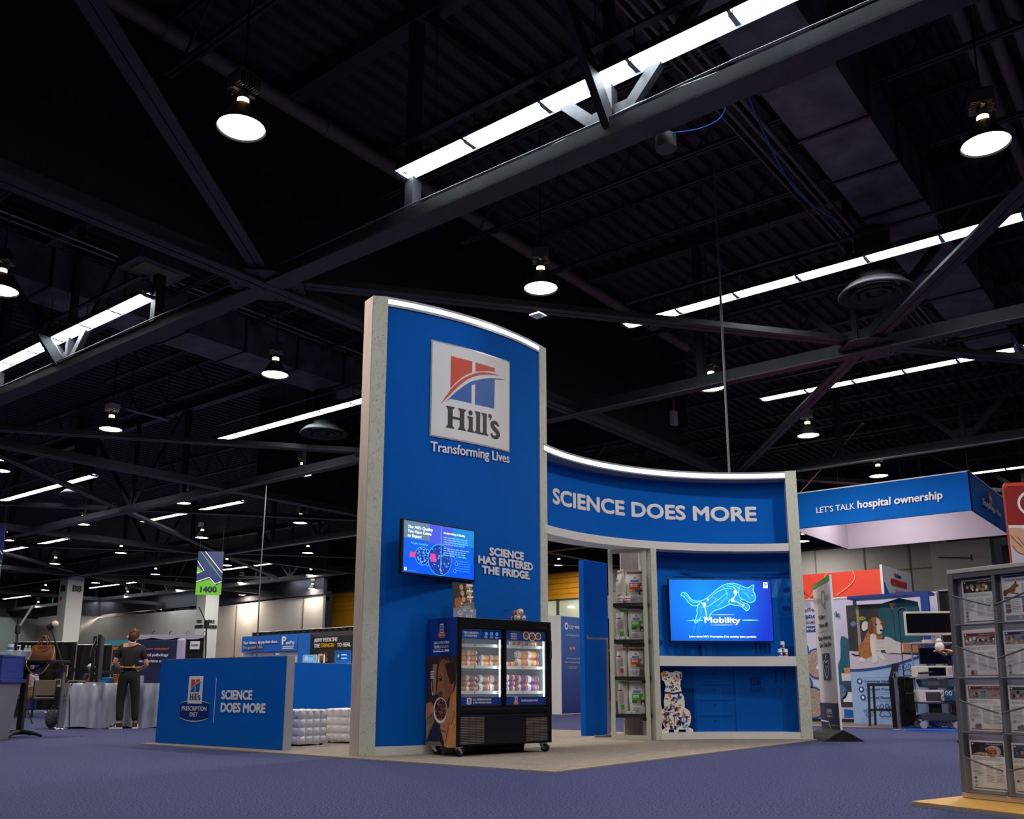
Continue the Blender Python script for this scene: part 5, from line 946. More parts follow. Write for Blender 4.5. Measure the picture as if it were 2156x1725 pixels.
# ================================================================ pet food on the four shelves
FOIL = mt('white_foil_bag', (222, 222, 224), 0.28, bump=0.25, scale=9); BACKF = mt('grey_foil_bag', (196, 192, 190), 0.3, bump=0.25, scale=9); FOILT = mt('grey_bag_text', (140, 142, 146), 0.5)
def bag(loc, rz, w, dp_, h, col, lab, animal, top, back=False, sub=None):
    t = thing('pet_food_bag', lab, 'food bag', loc, rz, 'pet food bags'); base = BACKF if back else FOIL
    prof = lambda z: (1.0 if z < 0.1 else 1.0-0.1*((z-0.1)/0.9)) * (1.0-max(0, (z-0.55)/0.45)**1.5*0.96) * (0.8+0.2*min(1, z/0.15))
    def yf(x, z): q = min(0.999, abs(2*x/w)); return -dp_/2*prof(z/h)*(1-q**3)**0.5
    b = MB(); N, K_ = 14, 16; vs = []
    for j in range(K_+1):
        z = h*j/K_; ww = w*(0.96+0.05*math.sin(math.pi*j/K_))
        for i in range(2*N):
            a = i/N; x = -1+2*a if i <= N else 3-2*a
            yy = yf(x*w/2, z)*(1 if i <= N else -1); vs.append((x*ww/2+0.004*math.sin(7*z/h+i), yy, z))
    b.add(vs, [(j*2*N+i, j*2*N+(i+1) % (2*N), (j+1)*2*N+(i+1) % (2*N), (j+1)*2*N+i) for j in range(K_) for i in range(2*N)], base, True)
    b.box(-w*0.48, w*0.48, -0.004, 0.004, h-0.004, h+0.02, base); b.build('pouch', t)
    class Fr:
        curved = True
        def __call__(s_, u, v, d=0): return Vector((u, yf(u, v)-0.003-d, v))
    F = Fr(); b = MB(); m = mt('bag_%d_%d' % (col[0], col[1]), col, 0.35)
    def rc(u0, v0, u1, v1, mm, d=0.001):
        for i in range(4):
            for j in range(4): fpoly(b, F, [(u0+(u1-u0)*(i+a)/4, v0+(v1-v0)*(j+c)/4) for a, c in ((0, 0), (1, 0), (1, 1), (0, 1))], mm, d)
    rc(-w*.44, h*.93, w*.44, h*1.0, mt('bag_top_%d' % top[0], top, 0.4), 0.0); b.build('top_band', t); b = MB()
    if back:
        rc(-w*.36, h*.70, w*.1, h*.74, NAVY, .001); scribble(b, F, -w*.36, h*.2, w*.05, h*.66, 12, FOILT, 0.001, 5); scribble(b, F, w*.08, h*.35, w*.36, h*.66, 9, FOILT, 0.001, 6); rc(w*.05, h*.14, w*.36, h*.28, m, .001)
    else:
        logo(b, F, -w*.12, h*.74, w*.18, h*.10, .001, mats=(None, RED, LBLUE, NAVY), word=False); rc(-w*.26, h*.665, w*.16, h*.73, LBLUE, .001); text(b, F, 'PRESCRIPTION DIET', -w*.05, h*.685, h*.022, INKW, w=w*.36, align='c', bold=0, d=.002)
        rc(-w*.34, h*.43, w*.30, h*.64, m, .001); scribble(b, F, -w*.28, h*.5, w*.1, h*.6, 2, INKW, .002, 8, .6); fell(b, F, w*.3, h*.5, w*.07, w*.07, INKW, .002, 12)
        rc(-w*.34, h*.34, -w*.04, h*.425, mt('bag_sub_%d' % (sub or col)[0], sub or col, 0.4), .001); rc(-w*.04, h*.34, w*.20, h*.425, mt('bag_sub_blue', (40, 90, 150), 0.4) if col[0] > 100 else mt('bag_sub_tan', (190, 140, 100), 0.4), .001)
        rc(-w*.30, h*.27, w*.2, h*.33, mt('bag_silver', (170, 174, 180), 0.35), .001); scribble(b, F, -w*.3, h*.06, w*.1, h*.22, 4, FOILT, .001, 9)
        dk, lt = {'dog': ((40, 38, 40), (230, 228, 224)), 'tabby': ((120, 108, 84), (170, 160, 130)), 'cat': ((34, 32, 34), (232, 230, 228))}[animal]; dk = mt('fur_'+animal+'_dark', dk, .6, var=.3, scale=50); lt = mt('fur_'+animal+'_light', lt, .6)
        u, v = w*.28, h*.34; fpoly(b, F, smooth([(u-w*.13, h*.02), (u-w*.13, h*.2), (u-w*.06, h*.27), (u+w*.06, h*.27), (u+w*.14, h*.18), (u+w*.14, h*.02)], 2), lt if animal != 'tabby' else dk, .002)
        fell(b, F, u, v, w*.13, h*.085, dk, .003, 14); fell(b, F, u+w*.01, v-h*.025, w*.07, h*.055, lt, .004, 12); fell(b, F, u+w*.01, v-h*.03, w*.02, h*.012, DARKM, .005, 8)
        for e in (-1, 1):
            fell(b, F, u+e*w*.05, v+h*.015, w*.015, h*.01, mt('eye_dark', (20, 16, 14), .2), .005, 8)
            if animal == 'dog': fell(b, F, u+e*w*.11, v-h*.01, w*.04, h*.07, dk, .0035, 10)
            else: fpoly(b, F, [(u+e*w*.03, v+h*.07), (u+e*w*.12, v+h*.05), (u+e*w*.10, v+h*.13)], dk, .003)
    b.build('print', t); return t
BR_, GRN = (176, 84, 34), (70, 168, 44)
SPT = lambda s_, n_, z: fa+fd*s_+fn*n_+Vector((0, 0, z))
zs = [1.886, 1.373, 0.866, 0.356]; FZ = math.atan2(fd.y, fd.x)
bag(SPT(0.37, 0.16, zs[0]), FZ+R_(12), 0.27, 0.13, 0.46, BR_, 'big white food bag with orange panel and dog picture on the top shelf', 'dog', (120, 60, 44), sub=(226, 140, 40))
bag(SPT(0.165, 0.17, zs[0]), FZ-R_(62), 0.22, 0.12, 0.47, BR_, 'white food bag standing side-on behind cans on the top shelf', 'dog', (120, 60, 44), True)
bag(SPT(0.375, 0.14, zs[1]), FZ+R_(14), 0.235, 0.11, 0.42, GRN, 'white food bag with green panel and cat on the second shelf from top', 'cat', (200, 200, 202), sub=(26, 96, 60))
bag(SPT(0.165, 0.2, zs[1]), FZ-R_(40), 0.21, 0.10, 0.43, GRN, 'white food bag with fine print standing left on the second shelf', 'cat', (90, 180, 60), True)
bag(SPT(0.355, 0.14, zs[2]), FZ+R_(12), 0.235, 0.11, 0.385, BR_, 'white food bag with orange panel and tabby cat on the third shelf', 'tabby', (150, 76, 44), sub=(230, 150, 50))
bag(SPT(0.155, 0.2, zs[2]), FZ-R_(45), 0.21, 0.10, 0.39, BR_, 'white food bag seen from behind at left on the third shelf', 'tabby', (150, 76, 44), True)
bag(SPT(0.36, 0.14, zs[3]), FZ+R_(10), 0.235, 0.11, 0.43, GRN, 'white food bag with green panel and cat on the lowest shelf', 'cat', (205, 205, 205), sub=(30, 100, 62))
bag(SPT(0.16, 0.2, zs[3]), FZ-R_(45), 0.20, 0.10, 0.44, GRN, 'white food bag with fine print standing left on the lowest shelf', 'cat', (90, 180, 60), True)
def can(s_, n_, z, r, h, c, lab):
    p = SPT(s_, n_, z); t = thing('food_can', lab, 'can', p, FZ, 'small pet food cans'); b = MB(); b.lathe([(0.001, 0), (r*0.95, 0), (r, 0.004), (r, h-0.004), (r*0.95, h), (r*0.9, h-0.004), (0.001, h-0.004)], mt('can_metal', (205, 205, 210), 0.3, metal=.5), 18); b.build('tin', t)
    b = MB(); b.lathe([(r*1.01, 0.008), (r*1.01, h-0.008)], ROLLW, 18); b.lathe([(r*1.015, 0.016), (r*1.015, h*0.34)], mt('can_%d_%d' % c[:2], c, .4), 18); b.lathe([(r*1.015, h*0.55), (r*1.015, h*0.66)], NAVY, 18); b.build('label', t)
can(0.165, 0.03, zs[0], 0.042, 0.095, (180, 80, 60), 'white food can, left one of the pair on the top shelf')
can(0.268, 0.025, zs[0], 0.042, 0.095, (176, 84, 34), 'white food can, right one of the pair on the top shelf')
for i, s_ in enumerate((0.11, 0.178, 0.246)): can(s_, 0.025, zs[1], 0.031, 0.04, (60, 150, 60), 'flat green-labelled can, %s of three on the second shelf' % ('leftmost', 'middle', 'rightmost')[i])
for i, s_ in enumerate((0.235, 0.302)): can(s_, 0.02, zs[3], 0.031, 0.036, (60, 150, 60), 'flat green-labelled can, %s of two on the lowest shelf' % ('left', 'right')[i])
# ================================================================ people
def skin_mesh(name, nodes, edges, mat, root, parent=None, sub=1, zs=1.0):
    me = bpy.data.meshes.new(name); ks = list(nodes); me.from_pydata([nodes[k][0] for k in ks], [(ks.index(a), ks.index(b)) for a, b in edges], [])
    o = bpy.data.objects.new(name, me); COL.objects.link(o); o.modifiers.new('s', 'SKIN'); 
    for i, k in enumerate(ks):
        r = nodes[k][1]; r = r if hasattr(r, '__len__') else (r, r); d = me.skin_vertices[0].data[i]; d.radius = r; d.use_root = (k == root)
    sm = o.modifiers.new('d', 'SUBSURF'); sm.levels = sm.render_levels = sub
    bpy.context.view_layer.update(); ev = o.evaluated_get(bpy.context.evaluated_depsgraph_get()); m2 = bpy.data.meshes.new_from_object(ev)
    o.modifiers.clear(); o.data = m2; m2.materials.clear(); m2.materials.append(mat)
    for p in m2.polygons: p.use_smooth = True
    if parent: o.parent = parent
    return o
SK = mt('skin_tone', (206, 148, 120), 0.5); SK2 = mt('skin_tan', (176, 118, 88), 0.5); TEE = mt('black_tee', (22, 21, 23), 0.85); TROU = mt('black_trousers', (18, 18, 21), 0.8); HAIRB = mt('brown_hair', (112, 72, 46), 0.55, var=0.4, scale=60, stretch=(1, 1, 6)); SHOEW = mt('white_shoe', (226, 226, 226), 0.5); EYE = mt('eye_brown', (40, 26, 20), 0.3)
def lerp(a, b, t): return tuple(x+(y-x)*t for x, y in zip(a, b))
def person(label, loc, rz, J, skin, top, legs, shoe, hair, sleeve=0.5, top_m=1.10, group=None):
    """J gives joint positions; x to the person's right, y ahead, z up"""
    t = thing('person', label, 'person', loc, rz, group); N = {}; E = []
    def n(k, p, r): N[k] = (p, r)
    n('pelvis', J['pelvis'], (.15, .105)); n('waist', J['waist'], (.125, .09)); n('chest', J['chest'], (.155, .105)); n('neck0', J['neck'], .058); hd = Vector(J['head']); n('chin', tuple(hd+Vector((0, .015, -.075))), (.062, .075)); n('skull', tuple(hd+Vector((0, 0, .03))), (.078, .095)); n('crown', tuple(hd+Vector((0, -.01, .085))), (.05, .06))
    E += [('pelvis', 'waist'), ('waist', 'chest'), ('chest', 'neck0'), ('neck0', 'chin'), ('chin', 'skull'), ('skull', 'crown')]
    for s in ('L', 'R'):
        n('sh'+s, J['sh'+s], .062); n('el'+s, J['el'+s], .042); n('wr'+s, J['wr'+s], .027); E += [('chest', 'sh'+s), ('sh'+s, 'el'+s), ('el'+s, 'wr'+s)]
        w = Vector(J['wr'+s]); fd_ = (w-Vector(J['el'+s])).normalized(); sg = 1 if s == 'R' else -1; sd_ = fd_.cross(Vector((0, 0, 1)))
        sd_ = sd_.normalized() if sd_.length > .1 else Vector((1, 0, 0)); dn = sd_.cross(fd_)*1.0
        pm_ = w+fd_*.075; n('pm'+s, tuple(pm_), (.038, .018)); E.append(('wr'+s, 'pm'+s))
        for i, (o_, l) in enumerate(((-.030, .070), (-.010, .080), (.010, .075), (.029, .058))):
            k1 = pm_+fd_*.035+sd_*o_; k2 = k1+fd_*l*.5-dn*.012; k3 = k2+fd_*l*.32-dn*.026
            n('f%s%da' % (s, i), tuple(k1), .0095); n('f%s%db' % (s, i), tuple(k2), .009); n('f%s%dc' % (s, i), tuple(k3), .0075); E += [('pm'+s, 'f%s%da' % (s, i)), ('f%s%da' % (s, i), 'f%s%db' % (s, i)), ('f%s%db' % (s, i), 'f%s%dc' % (s, i))]
        k1 = w+fd_*.04-sd_*sg*.045-dn*.012; k2 = k1+fd_*.04-sd_*sg*.012-dn*.01; n('t'+s+'a', tuple(k1), .012); n('t'+s+'b', tuple(k2), .0095); E += [('wr'+s, 't'+s+'a'), ('t'+s+'a', 't'+s+'b')]
        n('hp'+s, J['hp'+s], .092); n('kn'+s, J['kn'+s], .058); n('cf'+s, lerp(J['kn'+s], J['an'+s], .3), .054); n('an'+s, J['an'+s], .036); n('to'+s, J['to'+s], (.04, .028)); E += [('pelvis', 'hp'+s), ('hp'+s, 'kn'+s), ('kn'+s, 'cf'+s), ('cf'+s, 'an'+s), ('an'+s, 'to'+s)]
    skin_mesh('body', N, E, skin, 'pelvis', t)
    # shirt and trousers follow the same joints, a little fuller
    T = {k: N[k] for k in ('waist', 'chest')}; T = {'hem': (lerp(J['pelvis'], J['waist'], .45), (.152, .115)), 'waist': (J['waist'], (.138, .105)), 'chest': (J['chest'], (.17, .122)), 'collar': (lerp(J['chest'], J['neck'], .8), .07)}; TE = [('hem', 'waist'), ('waist', 'chest'), ('chest', 'collar')]
    for s in ('L', 'R'):
        T['sh'+s] = (J['sh'+s], .078); T['sl'+s] = (lerp(J['sh'+s], J['el'+s], min(1, sleeve*2) if sleeve > .5 else sleeve*1.5), .062 if sleeve <= .5 else .055); TE += [('chest', 'sh'+s), ('sh'+s, 'sl'+s)]
        if sleeve > .5: T['cu'+s] = (lerp(J['el'+s], J['wr'+s], .93), .042); TE.append(('sl'+s, 'cu'+s))
    skin_mesh('shirt', T, TE, top, 'waist', t)
    P = {'top': (lerp(J['pelvis'], J['waist'], .6), (.142, .105)), 'pelvis': (J['pelvis'], (.165, .125))}; PE = [('top', 'pelvis')]
    for s in ('L', 'R'):
        P['hp'+s] = (J['hp'+s], .108); P['kn'+s] = (J['kn'+s], .076); P['an'+s] = (lerp(J['kn'+s], J['an'+s], .93), .062); PE += [('pelvis', 'hp'+s), ('hp'+s, 'kn'+s), ('kn'+s, 'an'+s)]
    skin_mesh('trousers', P, PE, legs, 'pelvis', t)
    for s in ('L', 'R'):
        a, o_ = Vector(J['an'+s]), Vector(J['to'+s]); d = (o_-a); d.z = 0; d.normalize(); z0 = o_.z-.035; sd_ = Vector((d.y, -d.x, 0)); b = MB()
        out = [a-d*.065, a-d*.05+sd_*.035, a+d*.03+sd_*.04, o_+sd_*.046, o_+d*.045+sd_*.03, o_+d*.06, o_+d*.045-sd_*.03, o_-sd_*.046, a+d*.03-sd_*.04, a-d*.05-sd_*.035]
        b.prism([(p.x, p.y) for p in out], z0-.0, z0+.028, SHOEW if shoe is SHOEW else shoe)
        hs = [.095, .095, .085, .045, .03, .028, .03, .045, .085, .095]; m_ = len(out); c_ = Vector((0, 0, 0)); vs = [(p.x, p.y, z0+.028) for p in out]+[(p.x*.9+(a.x*.5+o_.x*.5)*.1, p.y*.9+(a.y*.5+o_.y*.5)*.1, z0+.028+h*.8) for p, h in zip(out, hs)]
        b.add(vs, [(i, (i+1) % m_, m_+(i+1) % m_, m_+i) for i in range(m_)]+[tuple(range(m_, 2*m_))], TROU if shoe is SHOEW else shoe, True)
        if shoe is SHOEW:
            for k in range(3): q = a+d*(.035+.03*k); b.bar(q+sd_*.045+Vector((0, 0, z0+.03-q.z)), q+d*.012+sd_*.03+Vector((0, 0, z0+.085-q.z)), .013, .006, SHOEW); b.bar(q-sd_*.045+Vector((0, 0, z0+.03-q.z)), q+d*.012-sd_*.03+Vector((0, 0, z0+.085-q.z)), .013, .006, SHOEW)
        b.build('shoe', t)
    b = MB(); h = hd
    for s in (-1, 1):
        b.ball((h.x+s*.032, h.y+.082, h.z+.01), .011, SHOEW, 10); b.ball((h.x+s*.032, h.y+.091, h.z+.01), .005, EYE, 8)
        b.ball((h.x+s*.082, h.y+.0, h.z+.0), .026, skin, 10, .35, .7, 1.1); b.bar((h.x+s*.018, h.y+.09, h.z+.034), (h.x+s*.048, h.y+.082, h.z+.036), .006, .006, hair)
    b.ball((h.x, h.y+.1, h.z-.02), .016, skin, 10, .8, 1.1, 1.5); b.bar((h.x-.022, h.y+.088, h.z-.055), (h.x+.022, h.y+.088, h.z-.055), .008, .007, mt('lip', (170, 96, 86), .5)); b.build('face', t)
    return t
def hair_cap(t, h, m, bun=True, sz=1.0):
    b = MB(); rr = random.Random(2); n, k = 22, 10; vs = []
    for i in range(k+1):
        ph = math.pi*(i/k)*0.62
        for j in range(n):
            a = 2*math.pi*j/n; back = -math.sin(a); drop = 1+0.45*max(0, back)*(i/k); r = .098*sz*(1+.05*math.sin(7*a+i))
            vs.append((h[0]+r*math.sin(ph*drop)*math.cos(a)*.95, h[1]-.012+r*1.12*math.sin(ph*drop)*math.sin(a), h[2]+.045+r*math.cos(ph*drop)*1.05))
    b.add(vs, [(i*n+j, i*n+(j+1) % n, (i+1)*n+(j+1) % n, (i+1)*n+j) for i in range(k) for j in range(n)], m, True)
    if bun:
        for i in range(14):
            a = rr.uniform(0, 6.28); b.ball((h[0]+.05*math.cos(a)+.01, h[1]-.075+rr.uniform(-.03, .02), h[2]+.075+.045*math.sin(a)), rr.uniform(.022, .04), m, 10, 1, .8, .9)
        for i in range(8): a = rr.uniform(0, 3.14); b.tube([(h[0]+.06*math.cos(a), h[1]-.09, h[2]+.09+.03*math.sin(a)), (h[0]+.10*math.cos(a), h[1]-.11, h[2]+.12*math.sin(a)+.05), (h[0]+.12*math.cos(a), h[1]-.10, h[2]+.02+.1*math.sin(a))], .006, m, 5)
    b.build('hair', t)
FRZ = AZ - math.pi/2      # turn that makes local +y point straight away from the photographer
JW = dict(pelvis=(0, 0, .95), waist=(0, .01, 1.12), chest=(0, .02, 1.33), neck=(.0, .03, 1.49), head=(.02, .06, 1.595), shL=(-.165, .02, 1.415), shR=(.165, .02, 1.40), elL=(-.265, .0, 1.13), elR=(.275, .02, 1.10), wrL=(-.17, .2, 1.06), wrR=(.16, .22, 1.04),
    hpL=(-.09, 0, .88), hpR=(.09, 0, .88), knL=(-.115, .02, .48), knR=(.13, .015, .48), anL=(-.10, -.03, .085), anR=(.155, 0, .085), toL=(-.21, .01, .036), toR=(.17, .12, .036))
wm = person('person in black tee, black trousers and white sneakers standing at the draped table', (8.86, 15.62, 0.0), FRZ+R_(20), JW, SK, TEE, TROU, SHOEW, HAIRB); hair_cap(wm, JW['head'], HAIRB)
b = MB(); b.tube([(.152*math.cos(a), .02+.118*math.sin(a), 1.065+.005*math.sin(a)) for a in [k*math.pi/14 for k in range(28)]], .014, mt('gold_chain_belt', (176, 130, 60), .4, var=.8, scale=70), 6, closed=True); b.build('belt', wm)
b = MB(); b.tube([(-.05, -.02, 1.52), (-.06, -.055, 1.50), (0, -.075, 1.49), (.06, -.055, 1.50), (.05, -.02, 1.52)], .011, mt('pale_lanyard', (190, 180, 200), .6), 6); b.build('lanyard', wm)
JR = dict(pelvis=(0, 0, .93), waist=(0, .01, 1.10), chest=(0, .02, 1.28), neck=(0, .03, 1.42), head=(0, .06, 1.53), shL=(-.16, .02, 1.36), shR=(.16, .02, 1.36), elL=(-.22, .04, 1.10), elR=(.20, .12, 1.10), wrL=(-.12, .24, 1.17), wrR=(.12, .27, 1.16),
    hpL=(-.09, 0, .86), hpR=(.09, 0, .86), knL=(-.1, .02, .46), knR=(.1, .02, .46), anL=(-.1, -.02, .075), anR=(.1, 0.03, .075), toL=(-.1, .1, .036), toR=(.1, .15, .036))
pr = person('person in black holding a white plush toy, half hidden behind the leaflet rack', (13.42, 2.83, 0.0), FRZ+R_(90), JR, SK, TEE, TROU, mt('black_flats', (20, 20, 22), .5), HAIRB, sleeve=.9); hair_cap(pr, JR['head'], HAIRB, False)
b = MB(); b.ball((0, .37, 1.24), .06, mt('white_plush', (225, 220, 215), .8), 14, 1, 1, 1.15); b.ball((0, .37, 1.32), .035, MATS['white_plush'], 12); o = b.build('held_toy', None); tag(o, 'white plush toy held in the hands of the person behind the rack', 'toy'); o.location = pr.location; o.rotation_euler = pr.rotation_euler
b = MB(); b.tube([(.1, .10, 1.40), (.06, .165, 1.2), (.04, .19, 1.02), (0, .165, 1.2), (-.05, .10, 1.4)], .008, mt('blue_lanyard', (30, 70, 170), .6), 6); b.box(-.045, .065, .18, .186, .86, 1.0, LOGOW); b.box(-.02, .04, .1865, .188, .88, .92, INK); b.box(-.07, .1, .14, .18, .84, 1.12, mt('blue_bib', (16, 80, 190), .7)); b.build('name_badge', pr)
JS = dict(pelvis=(0, 0, .50), waist=(0, .03, .68), chest=(0, .06, .90), neck=(0, .1, 1.06), head=(0, .15, 1.17), shL=(-.17, .07, .99), shR=(.17, .07, .99), elL=(-.24, .14, .74), elR=(.24, .14, .74), wrL=(-.12, .34, .80), wrR=(.12, .34, .80),
    hpL=(-.09, .05, .48), hpR=(.09, .05, .48), knL=(-.11, .42, .48), knR=(.11, .42, .48), anL=(-.11, .40, .085), anR=(.11, .40, .085), toL=(-.12, .52, .036), toR=(.12, .52, .036))
s1 = person('seated person in patterned pale shirt and khaki trousers behind the grey-backed chairs', (11.3, 24.75, 0), FRZ+R_(190), JS, SK2, mt('patterned_shirt', (170, 160, 186), .8, var=.5, scale=40), mt('khaki_cloth', (92, 72, 50), .8), mt('tan_boot', (110, 80, 60), .7), HAIRB, sleeve=.9); hair_cap(s1, JS['head'], HAIRB, False)
s2 = person('seated person in a white cap and navy shirt, beyond the black monitor', (12.55, 23.9, 0.0), FRZ+R_(175), {k: (v[0], v[1], v[2]+.02) for k, v in JS.items()}, SK2, mt('navy_shirt', (30, 36, 60), .8), TROU, mt('dark_shoe', (30, 28, 28), .6), HAIRB, sleeve=.9)
b = MB(); h = JS['head']; b.ball((h[0], h[1]-.01, h[2]+.085), .105, mt('white_cap', (226, 220, 228), .7), 16, .95, 1.1, .75); b.box(-.06, .06, h[1]+.07, h[1]+.19, h[2]+.075, h[2]+.085, MATS['white_cap'], .004); b.build('cap', s2)

# ================================================================ left side of the hall floor
# ---- draped table and what stands on it
TA = math.atan2(15.32-16.45, 9.72-8.20)
t = thing('draped_table', 'long table under a grey pleated plastic cover, left of the low blue wall', 'table', (8.20, 16.45, 0), TA)
CLOTH = mt('grey_plastic_cover', (146, 150, 170), 0.32, spec=0.6, var=0.18, scale=5, bump=0.25, stretch=(3, 3, .8)); LT, DT = 2.15, 0.76
b = MB(); n = 150; per = [(x*LT/60, 0) for x in range(60)]+[(LT, y*DT/16) for y in range(16)]+[(LT-x*LT/60, DT) for x in range(60)]+[(0, DT-y*DT/16) for y in range(16)]; n = len(per); vs = []; rings = (0.785, 0.72, 0.45, 0.2, 0.02)
rr = random.Random(4); ph = [rr.uniform(0, 6.28) for _ in range(6)]
for ri, z in enumerate(rings):
    for i, (x, y) in enumerate(per):
        nx, ny = (0, -1) if i < 60 else ((1, 0) if i < 76 else ((0, 1) if i < 136 else (-1, 0))); a = ri/4; w_ = (0.012+0.045*a)*(math.sin(i*1.05+ph[0])+0.6*math.sin(i*.53+ph[1]+a)+.5*math.sin(i*.21+ph[2]))
        fl = .03+.06*a; vs.append((x+nx*(fl+w_*.5 if ri else 0), y+ny*(fl+w_*.5 if ri else 0), z + (.02*math.sin(i*.3) if ri == 4 else 0)))
b.add(vs, [(r*n+i, r*n+(i+1) % n, (r+1)*n+(i+1) % n, (r+1)*n+i) for r in range(4) for i in range(n)], CLOTH, True); b.box(0, LT, 0, DT, .772, .788, CLOTH, .004); b.build('table_cover', t)
b = MB(); b.box(.02, LT-.02, .02, DT-.02, .74, .77, mt('table_board', (170, 150, 130), .6)); b.build('tabletop', t)
for x in (.1, LT-.1):
    for y in (.1, DT-.1): b = MB(); b.cyl((x, y, 0), (x, y, .74), .018, CONDUIT, 8); b.build('leg', t)
TBL = Matrix.Translation((8.20, 16.45, .79)) @ Matrix.Rotation(TA, 4, 'Z')
def on(x, y, z=0): return TBL @ Vector((x, y, z))
p = on(.42, .42); mo = thing('monitor', 'large black monitor on a pole stand on the draped table, seen from its edge', 'monitor', p, FRZ+R_(110))
b = MB(); b.box(-.62, .30, -.02, .03, .06, .86, BEZEL, .01); b.box(-.4, .1, .03, .07, .3, .62, BEZEL, .01); b.build('panel', mo); b = MB(); b.box(-.60, .28, -.022, -.02, .08, .84, mt('dark_glass', (12, 13, 18), .5)); b.build('screen', mo)
b = MB(); b.box(-.05, .05, .09, .15, 0, .85, DARKM, .006); b.box(-.3, .2, 0.02, .24, 0, .02, DARKM, .006); b.box(-.1, .1, .07, .1, .3, .6, GREYTRIM); b.tube(smooth([(-.1, .10, .8), (-.12, .16, .6), (-.05, .17, .45)]), .008, mt('grey_lead', (140, 140, 146), .5), 6); b.build('stand', mo)
def prop(mb, name, label, cat, x, y, z=0, rz=0, group=None): o = one(mb, name, label, cat, group, on(x, y, z)); o.rotation_euler.z = TA+rz; return o
b = MB(); b.box(-.13, .1, -.08, .08, 0, .1, mt('sky_blue_card', (60, 150, 220), .5), .012); prop(b, 'card_box', 'sky-blue box on the draped table right of the monitor', 'box', .62, .35)
b = MB(); b.box(-.07, .07, -.06, .06, 0, .05, mt('teal_card', (0, 130, 190), .5), .006); prop(b, 'card_box', 'low teal box in front of the sky-blue box on the draped table', 'box', .52, .18)
GOLDM = mt('gold_plastic', (196, 142, 40), .3, metal=.6)
for i, (x, y, r, lab) in enumerate(((.78, .22, .085, 'gold toy crown in front of the sky-blue box'), (.98, .34, .075, 'gold toy crown nearer the standing person'))):
    b = MB(); n = 10; vs = [(r*math.cos(2*math.pi*k/(2*n)), r*math.sin(2*math.pi*k/(2*n)), z) for z in (0, 1) for k in range(2*n)]
    vs = [(x_, y_, 0 if z == 0 else (.14 if k % 2 else .07)) for k, (x_, y_, z) in enumerate(vs)]; b.add(vs, [(k, (k+1) % (2*n), 2*n+(k+1) % (2*n), 2*n+k) for k in range(2*n)], GOLDM); b.lathe([(r*1.02, 0), (r*1.03, .02), (r, .025)], GOLDM, 20)
    for k in range(n): a = 2*math.pi*(2*k+1)/(2*n); b.ball((r*math.cos(a), r*math.sin(a), .145), .012, GOLDM, 8)
    prop(b, 'gold_tiara', lab, 'crown', x, y, group='toy crowns')
b = MB(); b.lathe([(.001, 0), (.07, 0), (.072, .02), (.05, .06), (.001, .07)], DARKM, 16); b.ball((.03, -.02, .06), .012, LOGOW, 8); prop(b, 'computer_mouse_pad_puck', 'small round black gadget beside the gold crowns', 'device', 1.08, .15)
b = MB(); b.box(0, .3, -.1, .1, 0, .012, LOGOW); prop(b, 'paper_stack', 'thin white paper stack left of the sky-blue box', 'paper', .28, .1)
YEL = mt('yellow_fabric', (206, 160, 20), .7, var=.3, scale=14); ORG = mt('orange_plush', (240, 140, 20), .8)
b = MB(); b.lathe([(.001, .0), (.2, 0), (.24, .03), (.14, .08), (.1, .12), (.001, .13)], YEL, 20, ax=1.1, ay=.7); b.tube([(.1+.12*math.cos(a), .03*math.sin(a), .05+.05*math.sin(a)) for a in [k*.35 for k in range(10)]], .02, mt('gold_brown', (150, 96, 14), .7), 8); prop(b, 'party_hat', 'pile of crumpled yellow felt hats right of the standing person', 'hat', 1.80, .25, group=None)
b = MB(); b.ball((0, 0, .06), .075, ORG, 14, 1.5, 1, .8); b.ball((.08, -.01, .1), .04, ORG, 12); b.ball((-.05, -.05, .08), .02, LOGOW, 8); prop(b, 'plush_toy', 'bright orange plush toy behind the yellow felt hats', 'toy', 1.98, .42, .1)
b = MB(); b.tube([(0, 0, 0), (.05, 0, .05), (.08, 0, .13), (.075, 0, .2)], .03, mt('ivory_horn', (230, 206, 160), .5), 10, rs=[.03, .027, .018, .004]); prop(b, 'toy_horn', 'curved ivory toy horn standing behind the yellow felt hats', 'toy', 1.62, .48, .04)
b = MB(); b.cyl((0, 0, 0), (0, 0, .14), .04, mt('clear_tumbler', (180, 190, 200), .1, alpha=.4), 14); prop(b, 'clear_tumbler', 'clear tumbler on the draped table just left of the standing person', 'cup', 1.15, .45)
# boom microphone clamped to the table corner
p = on(.05, .12); mi = thing('boom_microphone', 'microphone with pale foam ball on a thin black boom at the table corner', 'microphone', p, 0)
b = MB(); q = [Vector(v)-p for v in ((8.22, 16.56, .80), (8.08, 16.66, 1.3), (7.96, 16.78, 1.72))]; b.tube([tuple(v) for v in q], .017, DARKM, 8, rs=[.026, .02, .014]); b.box(-.05, .05, -.05, .05, 0, .03, DARKM, .004); b.build('boom', mi)
b = MB(); a, c = Vector((7.91, 16.83, 1.765))-p, Vector((7.985, 16.735, 1.83))-p; b.cyl(a, c, .055, DARKM, 14, r2=.05); b.cyl(Vector((7.96, 16.78, 1.72))-p, Vector((7.94, 16.79, 1.77))-p, .02, DARKM, 8); b.build('mic_body', mi); b = MB(); b.ball(tuple(c), .062, mt('pale_foam', (214, 196, 186), .8), 14); b.build('foam_ball', mi)
b = MB(); b.tube(smooth([tuple(on(.06, -.02, .0)), tuple(on(.03, -.05, -.12)), tuple(on(.06, -.09, -.4)), tuple(on(.09, -.1, -.74))]), .008, DARKM, 6); one(b, 'power_lead', 'black lead hanging down the front of the draped table', 'cable')
